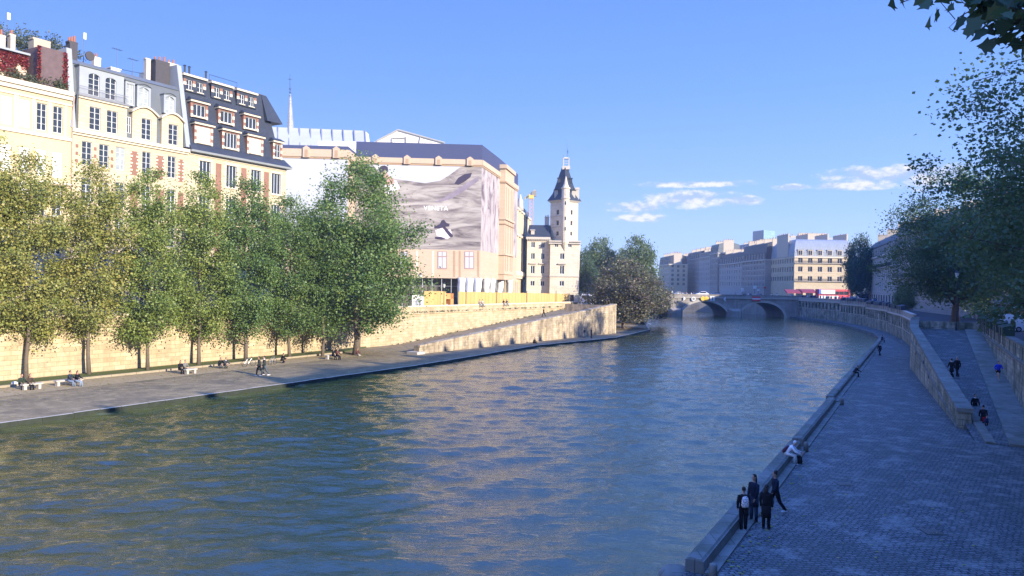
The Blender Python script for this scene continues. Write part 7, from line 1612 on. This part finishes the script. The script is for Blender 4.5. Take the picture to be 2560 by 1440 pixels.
person((ground(703, 908, ZL).x, ground(703, 908, ZL).y, ZL), yR + .6, 'dark figure crouching by the bicycle right of the strollers', 'crouch', BLK, BLK, h=1.8)
# on the left parapet and ramp
for px, lab, c_ in ((1198, 'person seated on the high parapet, left one of the pair before the hoarding', (.3, .27, .25)), (1205, 'person seated on the high parapet, right one of the pair before the hoarding', (.5, .45, .4)), (1258, 'person in black on the high parapet with pale jeans, left of two', BLK), (1266, 'person in dark jacket on the high parapet holding a bag, right of two', (.05, .05, .06))):
    q = onT(px, -.05, 0); person((q.x, q.y, 6.2 - .42), yR, lab, 'sit', c_, (.25, .28, .32), h=1.7, group='people sitting on the high parapet')
def onrampL(px, py):
    z = 3.0
    for _ in range(12): p = ground(px, py, z); z = lerp(ZL, SL, max(0, min(1, (sL(p) - 130) / 62)))
    return (p.x, p.y, z)
q = onT(1360, 5.0, 0); person((q.x, q.y, lerp(ZL, SL, (sL(q) - 129.5) / 61)), rad(-60), 'person in dark clothes with backpack walking down the left ramp', 'walk', (.05, .02, .03), BLK, 'short', h=1.75)
q = ground(1334, 858, ZL); person((q.x, q.y, ZL), yR, 'person in black sitting at the foot of the left ramp wall', 'ground', BLK, BLK)
q = ground(1461, 844, ZL); person((q.x, q.y, ZL), yR + 2.6, 'left one of two people standing at the foot of the sunlit ramp wall', 'stand', (.05, .06, .07), (.3, .3, .32), h=1.72, group='two people by the ramp wall')
q = ground(1478, 845, ZL); person((q.x, q.y, ZL), yR, 'right one of two people standing at the foot of the sunlit ramp wall, in navy', 'stand', NAVY, NAVY, h=1.9, group='two people by the ramp wall')
# small crowds far off: copies of a few figures
protos = [person((BX0 + 20 + i, BY + 2.2, 6.62), rad(90 if i % 2 else -90), 'distant pedestrian in %s on the bridge' % c_[0], 'walk', c_[1], c_[2], h=1.75, group='pedestrians on the bridge')[0] for i, c_ in enumerate((('black', BLK, BLK), ('white', (.7, .7, .7), JEAN), ('blue', (.05, .1, .3), BLK), ('beige', (.4, .33, .25), NAVY)))]
rg_ = random.Random(12); word = ['black', 'white', 'blue', 'beige']
for i in range(34):
    px = rg_.choice([rg_.uniform(1665, 1740), rg_.uniform(1835, 1975), rg_.uniform(1860, 1960)]); x = XYp(px, BY + 1.5).x; k = rg_.randrange(4); c = copy_tree(protos[k]); c.location = (x, BY + rg_.uniform(.9, 3.2), 6.62); c.rotation_euler.z = rg_.choice([1.57, -1.57]) + rg_.gauss(0, .3); c['label'] = 'distant pedestrian in %s on the bridge' % word[k]
for i in range(46):
    px = rg_.uniform(1978, 2215); Y_ = lerp(262, 205, (px - 1978) / 237) - rg_.uniform(0, 5); q = XYp(px, Y_); k = rg_.choice([0, 0, 1, 2, 2, 3]); c = copy_tree(protos[k]); c.location = (q.x, q.y, zstreet_r(Y_)); c.rotation_euler.z = rg_.uniform(0, 6.28); c['label'] = 'distant pedestrian in %s on the far quay street' % word[k]; c['group'] = 'pedestrians on the far quay street'

# fallen leaves lying on both quays
rg_ = random.Random(31); pts = []
for i in range(2600):
    s_ = rg_.uniform(66, 128); t_ = abs(rg_.gauss(0, 5)) + 3.7
    if t_ < 19.5: pts.append(PL(s_, t_, ZL + .03))
def flat_leaves(name, pts, size, mat, seed, label):
    o = bpy.data.objects.new(name, leaf_mesh(name, np.array([list(p) for p in pts]), size, mat, seed)); V = np.empty(len(o.data.vertices) * 3); o.data.vertices.foreach_get('co', V); V = V.reshape(-1, 3)
    z0 = np.repeat(np.array([p.z for p in pts]), 4); V[:, 2] = z0 + (V[:, 2] - z0) * .12 + .01; o.data.vertices.foreach_set('co', V.ravel()); COL.objects.link(o); tag(o, label, 'fallen leaves', kind='stuff')
flat_leaves('fallen_leaves', pts, .17, leaf_gold, 41, 'yellow fallen leaves strewn over the left quay below the trees'); pts = []
for i in range(900):
    s_ = rg_.uniform(-6, 75); t_ = rg_.choice([1.0 + abs(rg_.gauss(0, .5)), rg_.uniform(1, 9)])
    if t_ < (RO(max(35, min(78, s_))) - .3 if s_ > 30 else 12.5): pts.append(PR(s_, t_, ZR + .03))
flat_leaves('fallen_leaves', pts, .13, leaf_gold, 42, 'scattered fallen leaves lying on the shaded cobbles of the right quay')
for i, (px, py) in enumerate(((2110, 1210), (2330, 1330))):
    p = ground(px, py, ZR); m = MB(); m.box(p.x - .35, p.x + .35, p.y - .35, p.y + .35, ZR, ZR + .012); m.mat(1)
    for k in range(6): m.box(p.x - .28 + k * .1, p.x - .24 + k * .1, p.y - .28, p.y + .28, ZR + .012, ZR + .02)
    tag(m.build('drain_cover', [iron, coping_stone], None, loc=(p.x, p.y, ZR)), ('iron drain grating in the cobbles in the middle of the right quay', 'iron drain grating in the cobbles near the lower right corner')[i], 'drain', 'drain gratings')

# ------------------------------------------------------------------ air
hz = MB(); hz.box(-720, 1500, -520, 1150, -3.5, 110); ho = hz.build('haze', []) if False else None
me = bpy.data.meshes.new('haze'); me.from_pydata(hz.v, [], hz.f); ho = bpy.data.objects.new('haze', me); COL.objects.link(ho); ho['kind'] = 'stuff'; ho['label'] = 'thin bluish haze filling the air over the river and the far buildings'
mh = bpy.data.materials.new('haze_air'); mh.use_nodes = True; nh = mh.node_tree; nh.nodes.clear(); oh = N(nh, 'ShaderNodeOutputMaterial'); pv = N(nh, 'ShaderNodeVolumePrincipled')
pv.inputs['Color'].default_value = (.72, .84, 1.0, 1); pv.inputs['Density'].default_value = .0003; pv.inputs['Anisotropy'].default_value = 0.0; LK(nh, pv.outputs[0], oh.inputs['Volume']); me.materials.append(mh)
